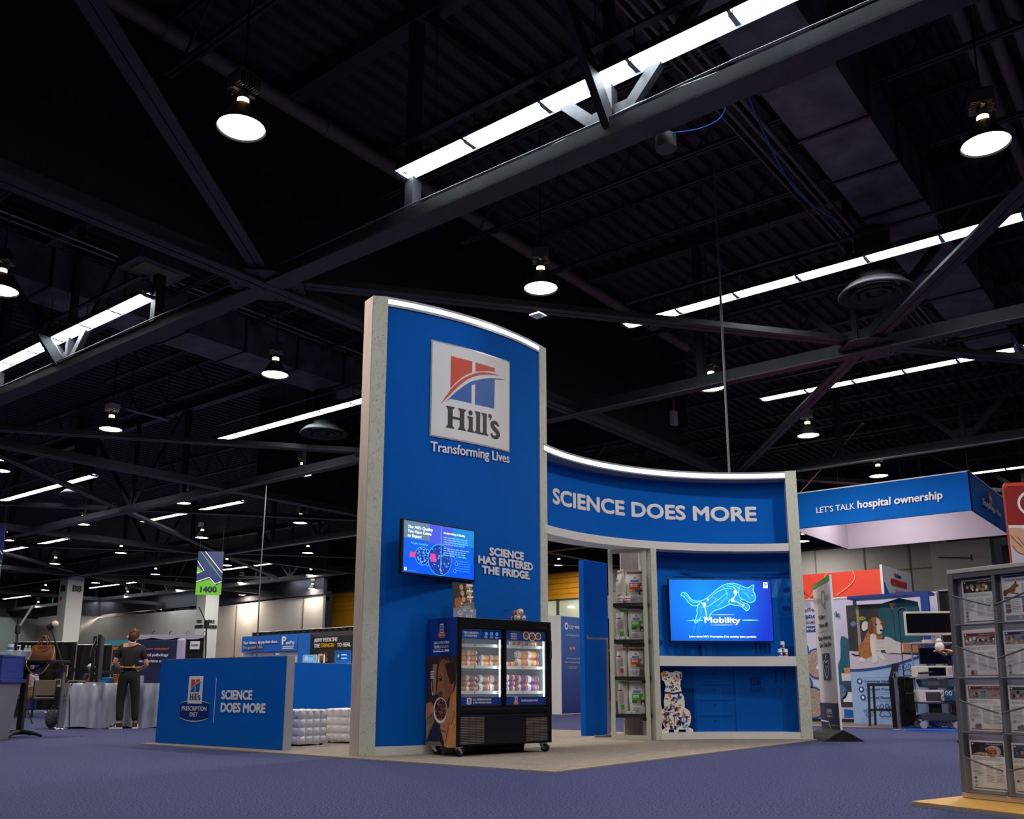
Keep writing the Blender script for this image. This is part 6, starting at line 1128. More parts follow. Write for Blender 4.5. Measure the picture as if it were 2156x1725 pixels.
# ---- silver queue post with belt
t = thing('queue_post', 'silver belt-barrier post at the left end of the draped table', 'post', (8.03, 16.32, 0)); b = MB(); b.lathe([(.001, 0), (.16, 0), (.16, .012), (.05, .035), (.001, .035)], CHROME, 20); b.build('base', t)
b = MB(); b.cyl((0, 0, .03), (0, 0, 1.08), .033, STEEL, 14); b.build('pole', t); b = MB(); b.cyl((0, 0, .98), (0, 0, 1.09), .045, DARKM, 12); b.box(.03, .05, -.03, .03, .90, 1.1, mt('beige_tab', (190, 160, 140), .5)); b.build('belt_head', t)
b = MB(); b.bar((8.0, 16.34, 1.0), (6.9, 17.9, 1.0), .004, .05, DARKM); one(b, 'barrier_belt', 'black barrier belt running left from the silver post behind the handbag', 'belt')
b = MB(); b.bar((8.08, 16.36, 1.02), (9.9, 17.9, 1.0), .004, .06, DARKM); one(b, 'barrier_belt', 'black barrier belt running right behind the draped table', 'belt')
t = thing('queue_post', 'dark belt-barrier post behind the draped table', 'post', (9.92, 17.92, 0)); b = MB(); b.cyl((0, 0, 0), (0, 0, 1.05), .03, DARKM, 12); b.build('pole', t); b = MB(); b.lathe([(.001, 0), (.16, 0), (.16, .012), (.03, .03)], DARKM, 18); b.build('base', t)
t = thing('queue_post', 'dark belt-barrier post at the far left behind the bin', 'post', (6.88, 17.93, 0)); b = MB(); b.cyl((0, 0, 0), (0, 0, 1.05), .03, DARKM, 12); b.build('pole', t); b = MB(); b.lathe([(.001, 0), (.16, 0), (.16, .012), (.03, .03)], DARKM, 18); b.build('base', t)
b = MB(); b.ball((0, 0, .16), .13, mt('floral_bag_cloth', (70, 66, 80), .8, var=.7, scale=30), 12, .9, .7, 1.3); b.tube([(-.05, 0, .3), (0, 0, .4), (.05, 0, .3)], .01, DARKM, 6); one(b, 'backpack', 'dark patterned bag on the floor behind the silver post', 'bag', loc=(8.2, 16.95, 0))
# ---- tall black table with the handbag
t = thing('high_table', 'tall black pedestal table at the far left carrying the brown handbag', 'table', (6.44, 14.25, 0), FRZ); b = MB(); b.box(-.52, .52, -.3, .3, 1.075, 1.11, mt('black_table_board', (22, 22, 24), .5), .006); b.build('tabletop', t)
b = MB(); b.bar((.0, 0, .06), (.0, 0, 1.06), .075, .075, DARKM, (0, 1, 0)); b.build('column', t)
for a in (0, 1, 2, 3):
    b = MB(); d = Vector((math.cos(a*math.pi/2), math.sin(a*math.pi/2), 0)); b.tube([tuple(d*.02+Vector((0, 0, .075))), tuple(d*.18+Vector((0, 0, .065))), tuple(d*.33+Vector((0, 0, .02)))], .03, DARKM, 8, rs=[.04, .032, .018]); b.build('foot', t)
b = MB(); b.box(-.2, .2, -.03, .03, 1.04, 1.075, DARKM); b.bar((.0, 0, .9), (.28, 0, 1.06), .03, .03, DARKM); b.build('top_bracket', t)
HT = Matrix.Translation((6.44, 14.25, 1.11)) @ Matrix.Rotation(FRZ, 4, 'Z'); onh = lambda x, y, z=0: HT @ Vector((x, y, z))
LEA = mt('brown_leather', (136, 80, 46), .45, var=.12, scale=8, bump=.15); hb = thing('handbag', 'brown leather handbag with two loop handles and a hanging strap on the tall table', 'handbag', onh(.24, -.02), FRZ)
b = MB(); vs = []; N = 20
for j, (z, wx, wy) in enumerate(((0, .175, .07), (.02, .18, .075), (.1, .17, .07), (.18, .155, .05), (.225, .145, .03))):
    for i in range(N): a = 2*math.pi*i/N; vs.append((wx*abs(math.cos(a))**.5*(1 if math.cos(a) >= 0 else -1), wy*abs(math.sin(a))**.6*(1 if math.sin(a) >= 0 else -1), z))
b.add(vs, [(j*N+i, j*N+(i+1) % N, (j+1)*N+(i+1) % N, (j+1)*N+i) for j in range(4) for i in range(N)], LEA, True); b.add(vs[-N:], [tuple(range(N))], LEA); b.add(vs[:N], [tuple(reversed(range(N)))], LEA); b.build('bag_body', hb)
b = MB(); b.tube(smooth([(-.14, -.055, .2), (-.07, -.08, .15), (0, -.085, .13), (.07, -.08, .145), (.13, -.06, .19)]), .005, mt('dark_leather', (96, 54, 30), .5), 6); b.build('seam', hb)
for y in (-.045, .03): b = MB(); b.tube(smooth([(-.055+y*.2, y, .17), (-.06, y, .26), (-.02, y, .345), (.03, y, .345), (.065, y, .26), (.06, y, .17)], 5), .011, MATS['dark_leather'] if y > 0 else LEA, 8); b.build('handle', hb)
b = MB(); b.tube(smooth([(-.145, -.03, .2), (-.13, -.1, .08), (-.07, -.33, -.05), (0, -.33, -.17), (.1, -.33, -.22), (.2, -.33, -.17), (.235, -.2, 0), (.2, -.08, .12), (.15, -.02, .2)], 5), .009, LEA, 6); b.build('shoulder_strap', hb)
for x in (-.148, .148): b = MB(); b.cyl((x, -.03, .18), (x, -.03, .215), .013, GOLDM, 8); b.build('buckle', hb)
tub = thing('plastic_tub', 'clear plastic tub of small supplies on the tall table left of the handbag', 'tub', onh(-.16, -.08), FRZ); CLR2 = mt('frosted_plastic', (205, 215, 228), .2, alpha=.55); b = MB(); b.add([(-.17, -.11, 0), (.17, -.11, 0), (.17, .11, 0), (-.17, .11, 0), (-.2, -.13, .13), (.2, -.13, .13), (.2, .13, .13), (-.2, .13, .13)], [(3, 2, 1, 0), (0, 1, 5, 4), (1, 2, 6, 5), (2, 3, 7, 6), (3, 0, 4, 7)], CLR2); b.build('tub_wall', tub)
b = MB(); b.tube([(-.2, -.13, .13), (.2, -.13, .13), (.2, .13, .13), (-.2, .13, .13)], .008, CLR2, 6, closed=True); b.build('rim', tub)
def small(mb, name, lab, cat, x, y, z=.004): o = one(mb, name, lab, cat, None, onh(x, y, z)); return o
b = MB(); b.cyl((0, 0, 0), (0, 0, .19), .038, mt('blue_wrap', (70, 130, 200), .4), 16); b.cyl((0, 0, .19), (0, 0, .235), .039, LOGOW, 16); b.cyl((0, 0, .1), (0, 0, .15), .0385, LOGOW, 16); small(b, 'wipes_canister', 'blue and white wipes canister standing in the clear tub', 'canister', -.26, -.02)
b = MB(); b.cyl((0, 0, 0), (0, 0, .15), .03, LOGOW, 14); b.cyl((0, 0, .15), (0, 0, .21), .008, LOGOW, 8); b.box(-.045, .012, -.01, .01, .205, .222, LOGOW, .003); small(b, 'pump_bottle', 'white pump bottle in the clear tub', 'bottle', -.13, .0)
for i, x in enumerate((-.055, .0)):
    b = MB(); b.lathe([(.001, 0), (.03, 0), (.032, .1), (.028, .16), (.013, .19), (.013, .2), (.001, .2)], mt('clear_bottle', (210, 222, 235), .1, alpha=.5), 14); b.cyl((0, 0, .07), (0, 0, .12), .0325, mt('water_label', (50, 130, 200), .4), 14); b.cyl((0, 0, .2), (0, 0, .215), .015, LOGOW, 10); small(b, 'water_bottle', 'clear water bottle with blue label in the tub, %s one' % ('left', 'right')[i], 'bottle', x, .03)
b = MB(); b.box(-.05, .05, -.03, .03, 0, .09, mt('lime_pouch', (150, 190, 110), .5), .01); small(b, 'snack_pouch', 'pale green pouch at the front of the clear tub', 'pouch', -.15, -.12)
# ---- bin
bn = thing('litter_bin', 'grey waste bin with a blue slotted lid, cut by the left edge', 'bin', (5.83, 13.95, 0), FRZ); GRB = mt('grey_bin_plastic', (126, 124, 134), .45); BLB = mt('blue_bin_lid', (44, 62, 140), .4)
b = MB(); b.add([(-.22, -.22, 0), (.22, -.22, 0), (.22, .22, 0), (-.22, .22, 0), (-.29, -.29, .8), (.29, -.29, .8), (.29, .29, .8), (-.29, .29, .8)], [(3, 2, 1, 0), (4, 5, 6, 7), (0, 1, 5, 4), (1, 2, 6, 5), (2, 3, 7, 6), (3, 0, 4, 7)], GRB); b.build('bin_body', bn)
b = MB(); b.box(-.335, .335, -.335, .335, .78, .83, BLB, .008); b.box(-.3, .3, -.3, .3, .83, .93, BLB, .006); b.box(-.3, -.26, -.3, .3, .93, 1.16, BLB); b.box(.26, .3, -.3, .3, .93, 1.16, BLB); b.box(-.3, .3, .26, .3, .93, 1.16, BLB); b.box(-.31, .31, -.31, .31, 1.13, 1.16, BLB, .004)
b.build('lid', bn); b = MB(); b.box(-.26, .26, -.285, -.255, .96, 1.13, DARKM)
for i in range(13): b.box(-.25+i*.04, -.235+i*.04, -.30, -.285, .97, 1.13, BLB)
b.build('slot_panel', bn)
# ---- light stand with a slanting tube lamp, second stand behind the low wall
def stand(label, base, joint, tip, top_joint, tube=True):
    t = thing('light_stand', label, 'light stand', (base[0], base[1], 0)); B = Vector((base[0], base[1], 0)); b = MB(); j = Vector(joint)-B; b.cyl((0, 0, .25), tuple(j), .017, DARKM, 8); b.cyl(tuple(j*.6), tuple(j*.66), .028, DARKM, 8); b.build('pole', t)
    for k in range(3):
        a = FRZ+k*2.09+.4; b = MB(); b.cyl((0, 0, .85), (.34*math.cos(a), .34*math.sin(a), .02), .012, DARKM, 6); b.cyl((0, 0, .3), (.18*math.cos(a), .18*math.sin(a), .44), .008, DARKM, 6); b.build('leg', t)
    b = MB(); b.box(j.x-.04, j.x+.04, j.y-.04, j.y+.04, j.z-.05, j.z+.12, DARKM, .01); b.build('clamp', t); b = MB(); e = Vector(tip)-B; b.cyl(tuple(j+Vector((0, 0, .05))), tuple(e), .022 if tube else .012, mt('pale_tube_lamp', (180, 176, 180), .3) if tube else DARKM, 8); b.build('tube_lamp' if tube else 'boom', t)
stand('black tripod light stand with a slanting pale tube lamp at far left', (8.36, 18.82), (8.30, 18.9, 1.8), (8.45, 18.72, 2.29), 0)
stand('black light stand with a thin slanting boom, seen above the low blue wall', (11.10, 16.64), (11.06, 16.68, 1.95), (10.95, 16.83, 2.35), 0, False)
# ---- grey-backed chairs
CHB = mt('taupe_chair_fabric', (112, 98, 92), .8); 
def chair():
    t = thing('stacking_chair', '', 'chair'); b = MB(); b.box(-.23, .23, -.22, .23, .44, .48, CHB, .012); b.build('seat', t); b = MB(); b.box(-.23, .23, -.25, -.22, .52, .88, CHB, .012); b.build('backrest', t)
    b = MB(); b.tube([(-.24, -.24, .45), (-.24, -.26, .86)], .012, DARKM, 6); b.tube([(.24, -.24, .45), (.24, -.26, .86)], .012, DARKM, 6); b.box(-.24, .24, -.23, -.21, .42, .44, DARKM); b.build('back_frame', t)
    for x in (-.23, .23):
        for y in (-.22, .21): b = MB(); b.cyl((x, y, .44), (x*1.03, y*1.06, 0), .012, DARKM, 8); b.build('leg', t)
    return t
ch = chair(); first = True
for x, y, rz, lab in ((10.78, 22.75, 24, 'taupe-backed chair in the middle, right behind the tall table column'), (10.28, 23.25, 8, 'taupe-backed chair at left, seen between bin and tall table column'), (11.17, 22.2, 36, 'taupe-backed chair at right, next to the silver post')):
    o = ch if first else copy_tree(ch); first = False; o.location = (x, y, 0); o.rotation_euler.z = FRZ+R_(rz); tag(o, lab, 'chair', 'taupe-backed chairs')
t = thing('meeting_table', 'low table with small boxes beyond the taupe-backed chairs', 'table', (11.45, 23.7, 0), FRZ+R_(24)); b = MB(); b.box(-.9, .5, -.25, .25, .73, .76, mt('pale_table_board', (190, 180, 170), .5)); b.build('tabletop', t)
for x in (-.8, .4):
    for y in (-.2, .2): b = MB(); b.cyl((x, y, 0), (x, y, .73), .02, DARKM, 6); b.build('leg', t)
for i, (x, c, h, lab) in enumerate(((.12, (150, 130, 100), .16, 'small tan box with a black side on the low table'), (.3, (190, 190, 180), .1, 'small pale box on the low table beside the tan one'))):
    b = MB(); b.box(-.1, .1, -.06, .06, 0, h, mt('box_%d' % c[0], c, .6), .004); b.box(-.1, -.02, -.063, -.06, .02, h-.02, DARKM); p = Matrix.Translation((11.45, 23.7, .76)) @ Matrix.Rotation(FRZ, 4, 'Z') @ Vector((x, 0, 0)); one(b, 'small_box', lab, 'box', None, p)
b = MB(); b.prism([(-.3, 0), (.3, 0), (.35, .1), (.3, .36), (-.3, .36), (-.35, .1)], -.15, .15, mt('green_tote', (0, 120, 60), .5), 'y'); o = one(b, 'storage_tote', 'green storage tote on the floor behind the taupe-backed chairs', 'tote', loc=(11.75, 23.05, 0)); o.rotation_euler.z = FRZ
# ---- drapes and banners in the left distance
DRAPE = mt('black_drape', (20, 19, 23), .9)
def drape(p, q, z0, z1, name, label, m=None, amp=.04, posts=True):
    m = m or DRAPE; p = Vector(p); q = Vector(q); d = (q-p); L = d.length; d.normalize(); sd_ = Vector((-d.y, d.x)); n = int(L/.07); t = thing(name, label, 'drape', (p.x, p.y, 0)); b = MB(); vs = []
    for i in range(n+1):
        w_ = d*(L*i/n)+sd_*amp*math.sin(i*1.3)*(1+.3*math.sin(i*.37)); vs += [(w_.x, w_.y, z0), (w_.x, w_.y, z1)]
    b.add(vs, [(2*i, 2*i+2, 2*i+3, 2*i+1) for i in range(n)], m, True); b.build('curtain', t); b = MB(); b.cyl((0, 0, z1), (d.x*L, d.y*L, z1), .02, CONDUIT, 8)
    b.build('rail', t)
    for s in (0, L): b = MB(); b.cyl((d.x*s, d.y*s, 0), (d.x*s, d.y*s, z1+.02), .025, STEEL, 8); b.lathe([(.001, 0), (.18, 0), (.18, .01), (.03, .015)], STEEL, 14, (d.x*s, d.y*s, 0)); b.build('post', t)
    return t
drape((11.8, 27.0), (12.9, 25.65), .1, 1.95, 'pipe_drape', 'black pipe-and-drape panel behind the handbag, with a silver post at its right')
drape((13.1, 27.4), (14.2, 26.1), .1, 1.93, 'pipe_drape', 'black pipe-and-drape panel seen beside the large monitor')
LAV = mt('lavender_fabric', (186, 178, 214), .6)
dr = drape((16.43, 29.29), (18.02, 27.25), .1, 2.40, 'pipe_drape', 'black curtain with lavender swag along its top, left of the 1400 column')
b = MB(); d = Vector((18.02-16.43, 27.25-29.29, 0)); nn = Vector((-d.y, d.x, 0)).normalized()*-.06
for i in range(3):
    for k in range(8): a, c = (i+k/8)/3, (i+(k+1)/8)/3; sg = lambda t_: .1+.06*math.sin(math.pi*((t_*3) % 1)); P_ = [d*a-nn*-1+Vector((0, 0, 2.44)), d*c-nn*-1+Vector((0, 0, 2.44)), d*c-nn*-1+Vector((0, 0, 2.44-sg(c-.001))), d*a-nn*-1+Vector((0, 0, 2.44-sg(a)))]; b.add([tuple(v) for v in P_], [(0, 1, 2, 3)], LAV)
b.build('swag', dr)
for k in range(4): b = MB(); v = d*(.32+.22*k); b.tube([(v.x, v.y, 2.4), (v.x, v.y, 2.5), (v.x+.05, v.y-.04, 2.56)], .012, DARKM, 6); b.build('hook', dr)
def panel(pA, pB, z0, z1, m, name, label, cat, th=.05):
    """upright printed board from A (left) to B (right) as seen from the camera side"""
    A = Vector((pA[0], pA[1], 0)); B = Vector((pB[0], pB[1], 0)); u = (B-A); L = u.length; t = thing(name, label, cat, A, math.atan2(u.y, u.x)); b = MB(); b.box(0, L, 0, th, z0, z1, m, .004); b.build('board', t); q = Plane((0, 0, 0), (1, 0, 0)); q.ds = max(1, A.length/6); return t, q, L
t, f, L = panel((17.66, 27.5), (17.86, 27.25), 1.95, 2.22, LOGOW, 'paper_notice', 'white paper notice pinned on the black curtain', 'notice', .004); b = MB(); text(b, f, 'STICKERS', L/2, 2.07, .05, INK, w=L*.75, align='c'); b.build('lettering', t); t.location.z = 0
NAVY2 = mt('navy_banner', (28, 40, 82), .55, var=.05)
t, f, L = panel((15.0, 26.25), (15.76, 25.28), .03, 2.11, NAVY2, 'pop_up_banner', 'navy banner with orange and white pathology slogan and lavender edge', 'banner', .12)
b = MB(); text(b, f, 'The new standard', .12, 1.82, .075, mt('banner_orange', (216, 110, 50), .5), w=L*.72, slant=.25, bold=.015); text(b, f, 'in digital pathology', .1, 1.63, .085, INKW, w=L*.75, bold=.02); text(b, f, 'and precision surgery.', .1, 1.45, .085, INKW, w=L*.84, bold=.02); b.build('lettering', t); b = MB(); b.box(L, L+.26, .0, .16, .03, 2.16, LAV, .06); b.build('fabric_side', t)
t, f, L = panel((15.40, 28.98), (16.0, 28.24), .03, 2.02, mt('charcoal_banner', (38, 36, 44), .6), 'counter_banner', 'charcoal booth panel with orange stripe and teal top, left of the standing person', 'banner', .1)
b = MB(); frect(b, f, 0, 1.9, L, 2.0, mt('orange_stripe', (200, 110, 50), .5)); text(b, f, 'inspec', .18, 1.42, .13, LAV, w=.46, bold=.02); b.build('lettering', t); b = MB(); b.prism([(0, 2.02), (L, 2.02), (L, 2.22), (.14, 2.2)], -.01, .1, mt('teal_header', (60, 150, 170), .5), 'y'); b.build('header', t)
t, f, L = panel((10.75, 27.6), (12.1, 26.0), .1, 1.48, mt('royal_blue_panel', (34, 58, 140), .6), 'display_board', 'dark blue panel with a white word seen under the tall table top', 'panel', .05); b = MB(); text(b, f, 'Speed', 1.12, 1.2, .1, LAV, w=.3, bold=.02); frect(b, f, 1.5, 1.12, 1.95, 1.4, LAV); b.build('lettering', t)
# hanging aisle signs
def aisle(pA, pB, z0, z1, label, num):
    t, f, L = panel(pA, pB, z0, z1, mt('sign_navy', (26, 48, 112), .5), 'aisle_sign', label, 'sign', .02); H = z1-z0; b = MB(); G = mt('sign_green', (100, 190, 40), .5)
    fpoly(b, f, [(0, z0), (L, z0), (L, z0+.28*H), (L*.8, z0+.22*H), (L*.5, z0+.36*H), (L*.05, z0+.28*H), (0, z0+.28*H)], G); fline(b, f, [(0, z0+.3*H), (L*.5, z0+.4*H), (L*.75, z0+.25*H), (L, z0+.31*H)], .035, INKW, .003)
    fpoly(b, f, [(0, z0+.47*H), (L*.22, z0+.53*H), (0, z0+.66*H)], G); fline(b, f, [(0, z0+.5*H), (L*.28, z0+.56*H), (0, z0+.78*H)], .03, INKW, .003); fline(b, f, [(L*.1, z0+H), (L, z0+.36*H)], .025, G, .003); fline(b, f, [(L*.28, z0+H), (L, z0+.5*H)], .03, INKW, .003)
    if num: text(b, f, num, L/2, z0+.07*H, .2, NAVY2, w=L*.62, align='c', bold=.03)
    b.build('print', t); b = MB()
    for x in (.05, L-.05): b.cyl((x, .01, z1), (x, .01, 10.42), .006, DARKM, 5)
    b.build('hanging_wire', t)
aisle((19.49, 30.24), (20.08, 29.49), 4.07, 5.70, 'hanging navy and green aisle sign numbered 1400', '1400'); aisle((12.55, 32.6), (13.2, 31.78), 4.07, 5.97, 'hanging navy and green aisle sign cut by the left edge', '')
# ---- payment booth and army booth behind the low wall
PB = mt('pay_blue', (24, 110, 206), .5); PB2 = mt('pay_blue_dark', (20, 92, 190), .5)
t, f, L = panel((20.5, 28.62), (20.5, 25.45), 1.95, 2.52, PB2, 'booth_sign', 'bright blue sign about paying a share, above the low blue wall', 'sign', .06)
b = MB(); frect(b, f, L*.72, 1.95, L, 2.52, PB); text(b, f, 'Your clients only pay their share.', .13, 2.24, .1, INKW, w=L*.62, bold=.012); text(b, f, 'You get paid in full.', .13, 2.07, .1, mt('pay_tan', (206, 170, 140), .5), w=L*.36, bold=.012)
text(b, f, 'P', L*.745, 2.17, .27, INKW, w=.2, bold=.04); fell(b, f, L*.745+.1, 2.36, .05, .05, PB2, .004, 12); text(b, f, 'awPay', L*.81, 2.17, .12, INKW, w=L*.15, bold=.02); scribble(b, f, L*.75, 2.0, L*.95, 2.13, 2, INKW, .003, 3, .5); b.build('lettering', t)
t, f, L = panel((20.5, 25.44), (20.62, 24.95), .05, 2.52, PB, 'display_board', 'plain blue fabric side wing of the payment booth', 'panel', .06)
t, f, L = panel((20.6, 28.75), (20.6, 25.5), .02, 1.94, mt('pale_lilac_panel', (196, 194, 214), .6), 'display_board', 'pale lilac panel under the bright blue payment sign', 'panel', .05); b = MB(); frect(b, f, .62, 1.83, .66, 1.9, NAVY2); frect(b, f, 1.9, 1.84, 1.96, 1.88, NAVY2); frect(b, f, 2.0, 1.84, 2.2, 1.87, SL); fline(b, f, [(1.3, .1), (1.3, 1.94)], .02, LAV); fline(b, f, [(2.4, .1), (2.4, 1.94)], .02, LAV); b.build('print', t)
drape((21.0, 28.7), (21.0, 22.6), .1, 2.69, 'pipe_drape', 'long black curtain behind the blue payment sign and the army banner')
ARM = mt('army_black', (26, 25, 28), .6); ARG = mt('army_grey', (62, 60, 64), .6)
t, f, L = panel((20.7, 25.2), (20.7, 22.5), .2, 2.54, ARG, 'recruiting_banner', 'black army medicine banner behind the low wall', 'banner', .05)
b = MB(); frect(b, f, .3, .25, L, 2.40, ARM); text(b, f, 'ARMY MEDICINE', .40, 2.21, .13, INKW, w=1.18, bold=.02, rise=.01); text(b, f, 'THE ', .40, 2.03, .13, INKW, w=.3, bold=.02); text(b, f, 'STRENGTH', .75, 2.03, .13, mt('army_gold', (226, 186, 20), .5), w=.68, bold=.02); text(b, f, 'TO HEAL', 1.58, 2.03, .13, INKW, w=.66, bold=.02)
rr = random.Random(8)
for i, (x, z, a_, b_) in enumerate(((.75, 1.72, .2, .16), (1.0, 1.8, .18, .1), (.7, 1.6, .14, .1), (1.85, 1.75, .2, .12), (2.1, 1.7, .16, .12), (1.05, 1.62, .12, .1))): fpoly(b, f, smooth([(x+a_*math.cos(k)*rr.uniform(.7, 1.1), z+b_*math.sin(k)*rr.uniform(.7, 1.1)) for k in [j*.9 for j in range(7)]], 2, True), (mt('army_tan', (150, 100, 50), .5, var=.4, scale=20), mt('army_brown', (96, 60, 34), .5, var=.4, scale=20), mt('army_olive', (110, 100, 56), .5))[i % 3], .003+.0006*i)
fline(b, f, smooth([(.5, 1.82), (.4, 1.7), (.48, 1.5)], 4), .03, GREYTRIM, .008); b.build('print', t)
b = MB(); b.bar((0, 0, 0), (.16, -.12, 1.15), .14, .04, mt('olive_steel', (70, 74, 64), .5))
for k in range(9): b.bar((.02*k*.9-.05, -.013*k, .12*k), (.02*k*.9+.06, -.013*k-.08, .12*k+.02), .03, .03, GREYTRIM)
one(b, 'leg_brace_display', 'tall dark ladder-like exhibit standing before the army banner', 'exhibit', loc=(19.6, 22.65, .72)); t = thing('exhibit_plinth', 'dark plinth under the ladder-like exhibit behind the low wall', 'plinth', (19.65, 22.6, 0)); b = MB(); b.box(-.3, .3, -.3, .3, 0, .72, ARM); b.build('block', t)
st_ = thing('counter', 'narrow counter right behind the plain low blue wall', 'counter', (12.0, 13.1, 0)); b = MB(); b.box(-.2, .2, 0, 1.75, 0, 1.12, PB2); b.box(-.22, .22, -.02, 1.77, 1.12, 1.15, INKW); b.build('counter_body', st_)
for y0, y1, z1, m, nm, lab in ((14.2, 14.6, 1.34, mt('ice_blue_card', (150, 205, 235), .5), 'tent_card', 'ice-blue tent card on the counter behind the plain low wall'), (13.22, 13.66, 1.40, PB, 'brochure_box', 'blue box with a medallion print at the right end behind the low wall')):
    t, f, L = panel((11.9, y1), (11.9, y0), 1.15, z1, m, nm, lab, 'card', .03); b = MB(); fell(b, f, .12, (1.2+z1)/2, .05, .05, mt('medal_green', (90, 140, 90), .5) if nm == 'brochure_box' else SL, .003, 14); fell(b, f, .12, (1.2+z1)/2, .03, .03, LOGOW, .004, 12); scribble(b, f, .2, 1.22, L-.04, z1-.05, 2, SL, .003, 2); b.build('print', t)
b = MB()
for q in (((0, 0), (0, .17)), ((.16, 0), (.16, .17)), ((0, .17), (.16, .17)), ((0, 0), (.16, 0))): b.bar((0, -q[0][0], q[0][1]), (0, -q[1][0], q[1][1]), .02, .02, LOGOW)
one(b, 'white_frame', 'small empty white frame beside the ice-blue tent card', 'frame', loc=(11.9, 14.12, 1.16))
# ---- veterinary software booth seen through the passage
t = thing('booth_wall', 'blue-fronted booth wall with white side seen through the passage', 'booth wall', (20.55, 14.46, 0)); b = MB(); b.box(0, 1.5, 0, 1.4, .0, 2.64, WHITE, .004); b.build('wall_block', t)
m = bpy.data.materials.new('blue_fade_print'); m.use_nodes = True; nt = m.node_tree; bs = nt.nodes['Principled BSDF']; tc = nt.nodes.new('ShaderNodeTexCoord'); sp = nt.nodes.new('ShaderNodeSeparateXYZ'); cr = nt.nodes.new('ShaderNodeValToRGB'); mr = nt.nodes.new('ShaderNodeMapRange'); mr.inputs[2].default_value = 2.64
cr.color_ramp.elements[0].color = lin((40, 46, 110)); cr.color_ramp.elements[1].color = lin((74, 120, 196)); nt.links.new(tc.outputs['Object'], sp.inputs[0]); nt.links.new(sp.outputs[2], mr.inputs[0]); nt.links.new(mr.outputs[0], cr.inputs[0]); nt.links.new(cr.outputs[0], bs.inputs['Base Color']); bs.inputs['Roughness'].default_value = .55
f = Plane((0, 0, 0), (1, 0, 0)); f.ds = 3; b = MB(); frect(b, f, .05, .02, 1.48, 2.62, m, .002); b.build('printed_front', t); b = MB(); fell(b, f, .3, 2.36, .09, .1, INKW, .004, 18); fell(b, f, .3, 2.36, .045, .05, PB2, .005, 12); text(b, f, 'co·vet', .43, 2.3, .13, INKW, w=.5, d=.004, bold=.005); text(b, f, 'Your Veterinary AI Copilot', .6, 2.1, .05, INKW, w=.66, d=.004, align='c', bold=0)
text(b, f, '“ ”', .55, 1.6, .2, mt('quote_tan', (214, 160, 130), .5), w=.22, d=.004, align='c', bold=.05); text(b, f, "Co.Vet isn’t just AI, it’s the", .6, 1.47, .045, INKW, w=.68, d=.004, align='c', bold=0); text(b, f, 'future of veterinary medicine.', .6, 1.37, .045, INKW, w=.76, d=.004, align='c', bold=0); scribble(b, f, .36, 1.2, .86, 1.28, 2, MATS['quote_tan'], .004, 4, .4); b.build('lettering', t)
# ================================================================ leaflet rack at the right edge
RU = Vector((-.332, -.943, 0)).normalized(); RN = Vector((RU.y, -RU.x, 0)); RO = Vector((6.60, 1.502, 0)); RA = math.atan2(RU.y, RU.x)
rk = thing('leaflet_rack', 'grey mesh leaflet rack with clear pockets cut by the right edge', 'rack', RO, RA)
GMET = mt('grey_mesh_metal', (112, 112, 120), .5, metal=.3); GMET2 = mt('pale_grey_rail', (186, 184, 186), .4); CLP = mt('clear_pocket', (210, 214, 226), .08, alpha=.16, spec=.7); TRM = mt('dark_pocket_trim', (96, 96, 104), .45)
f = Plane((0, 0, 0), (1, 0, 0)); LEAN = .032; LX = .64
lx = lambda u, z: u+LEAN*z
b = MB(); b.add([(lx(u, z), y, z) for z in (.02, 1.43) for u in (0, LX) for y in (.05, .07)], [(0, 1, 3, 2), (4, 6, 7, 5), (0, 4, 5, 1), (2, 3, 7, 6), (0, 2, 6, 4), (1, 5, 7, 3)], mt('lilac_grey_sheet', (172, 166, 186), .3)); b.build('back_panel', rk)
b = MB(); b.add([(lx(u, z), y, z) for z in (.02, 1.43) for u in (-.004, .03) for y in (-.01, .07)], [(0, 1, 3, 2), (4, 6, 7, 5), (0, 4, 5, 1), (2, 3, 7, 6), (0, 2, 6, 4), (1, 5, 7, 3)], GMET)
b.add([(lx(u, z), y, z) for z in (.02, 1.40) for u in (.291, .312) for y in (-.004, .05)], [(0, 1, 3, 2), (4, 6, 7, 5), (0, 4, 5, 1), (2, 3, 7, 6), (0, 2, 6, 4), (1, 5, 7, 3)], GMET); b.build('upright', rk)
b = MB(); b.box(lx(-.005, 1.43), lx(LX, 1.43), -.014, .074, 1.425, 1.452, GMET2, .003); b.box(lx(0, 1.41), lx(LX, 1.41), -.008, .06, 1.392, 1.425, TRM); b.build('top_rail', rk)
b = MB(); b.box(0, LX, -.016, .08, .0, .03, mt('cream_rail', (196, 176, 156), .4), .002); b.build('bottom_rail', rk)
ROWS = [(1.085, 1.39), (.745, 1.08), (.405, .742), (.04, .403)]; EDG = [(1.28, 1.197), (.951, .866), (.607, .531), (.256, .184)]
for (z0, z1), (ea, eb) in zip(ROWS, EDG):
    for c, (u0, u1) in enumerate(((.035, .29), (.313, .57))):
        a_, b_ = (ea, eb) if c == 0 else (eb, ea); pk = MB(); pk.add([(lx(u0, z0), -.02, z0), (lx(u1, z0), -.02, z0), (lx(u1, b_), -.035, b_), (lx(u0, a_), -.035, a_)], [(0, 1, 2, 3)], CLP); o = pk.build('pocket', rk)
        tr = MB(); tr.tube([(lx(u0, a_), -.036, a_), (lx((u0+u1)/2, (a_+b_)/2), -.037, (a_+b_)/2-.003), (lx(u1, b_), -.036, b_)], .006, TRM, 6); tr.tube([(lx(u0, z0), -.02, z0), (lx(u1, z0), -.02, z0)], .006, TRM, 6); tr.build('pocket_trim', o)
RM = Matrix.Translation(RO) @ Matrix.Rotation(RA, 4, 'Z')
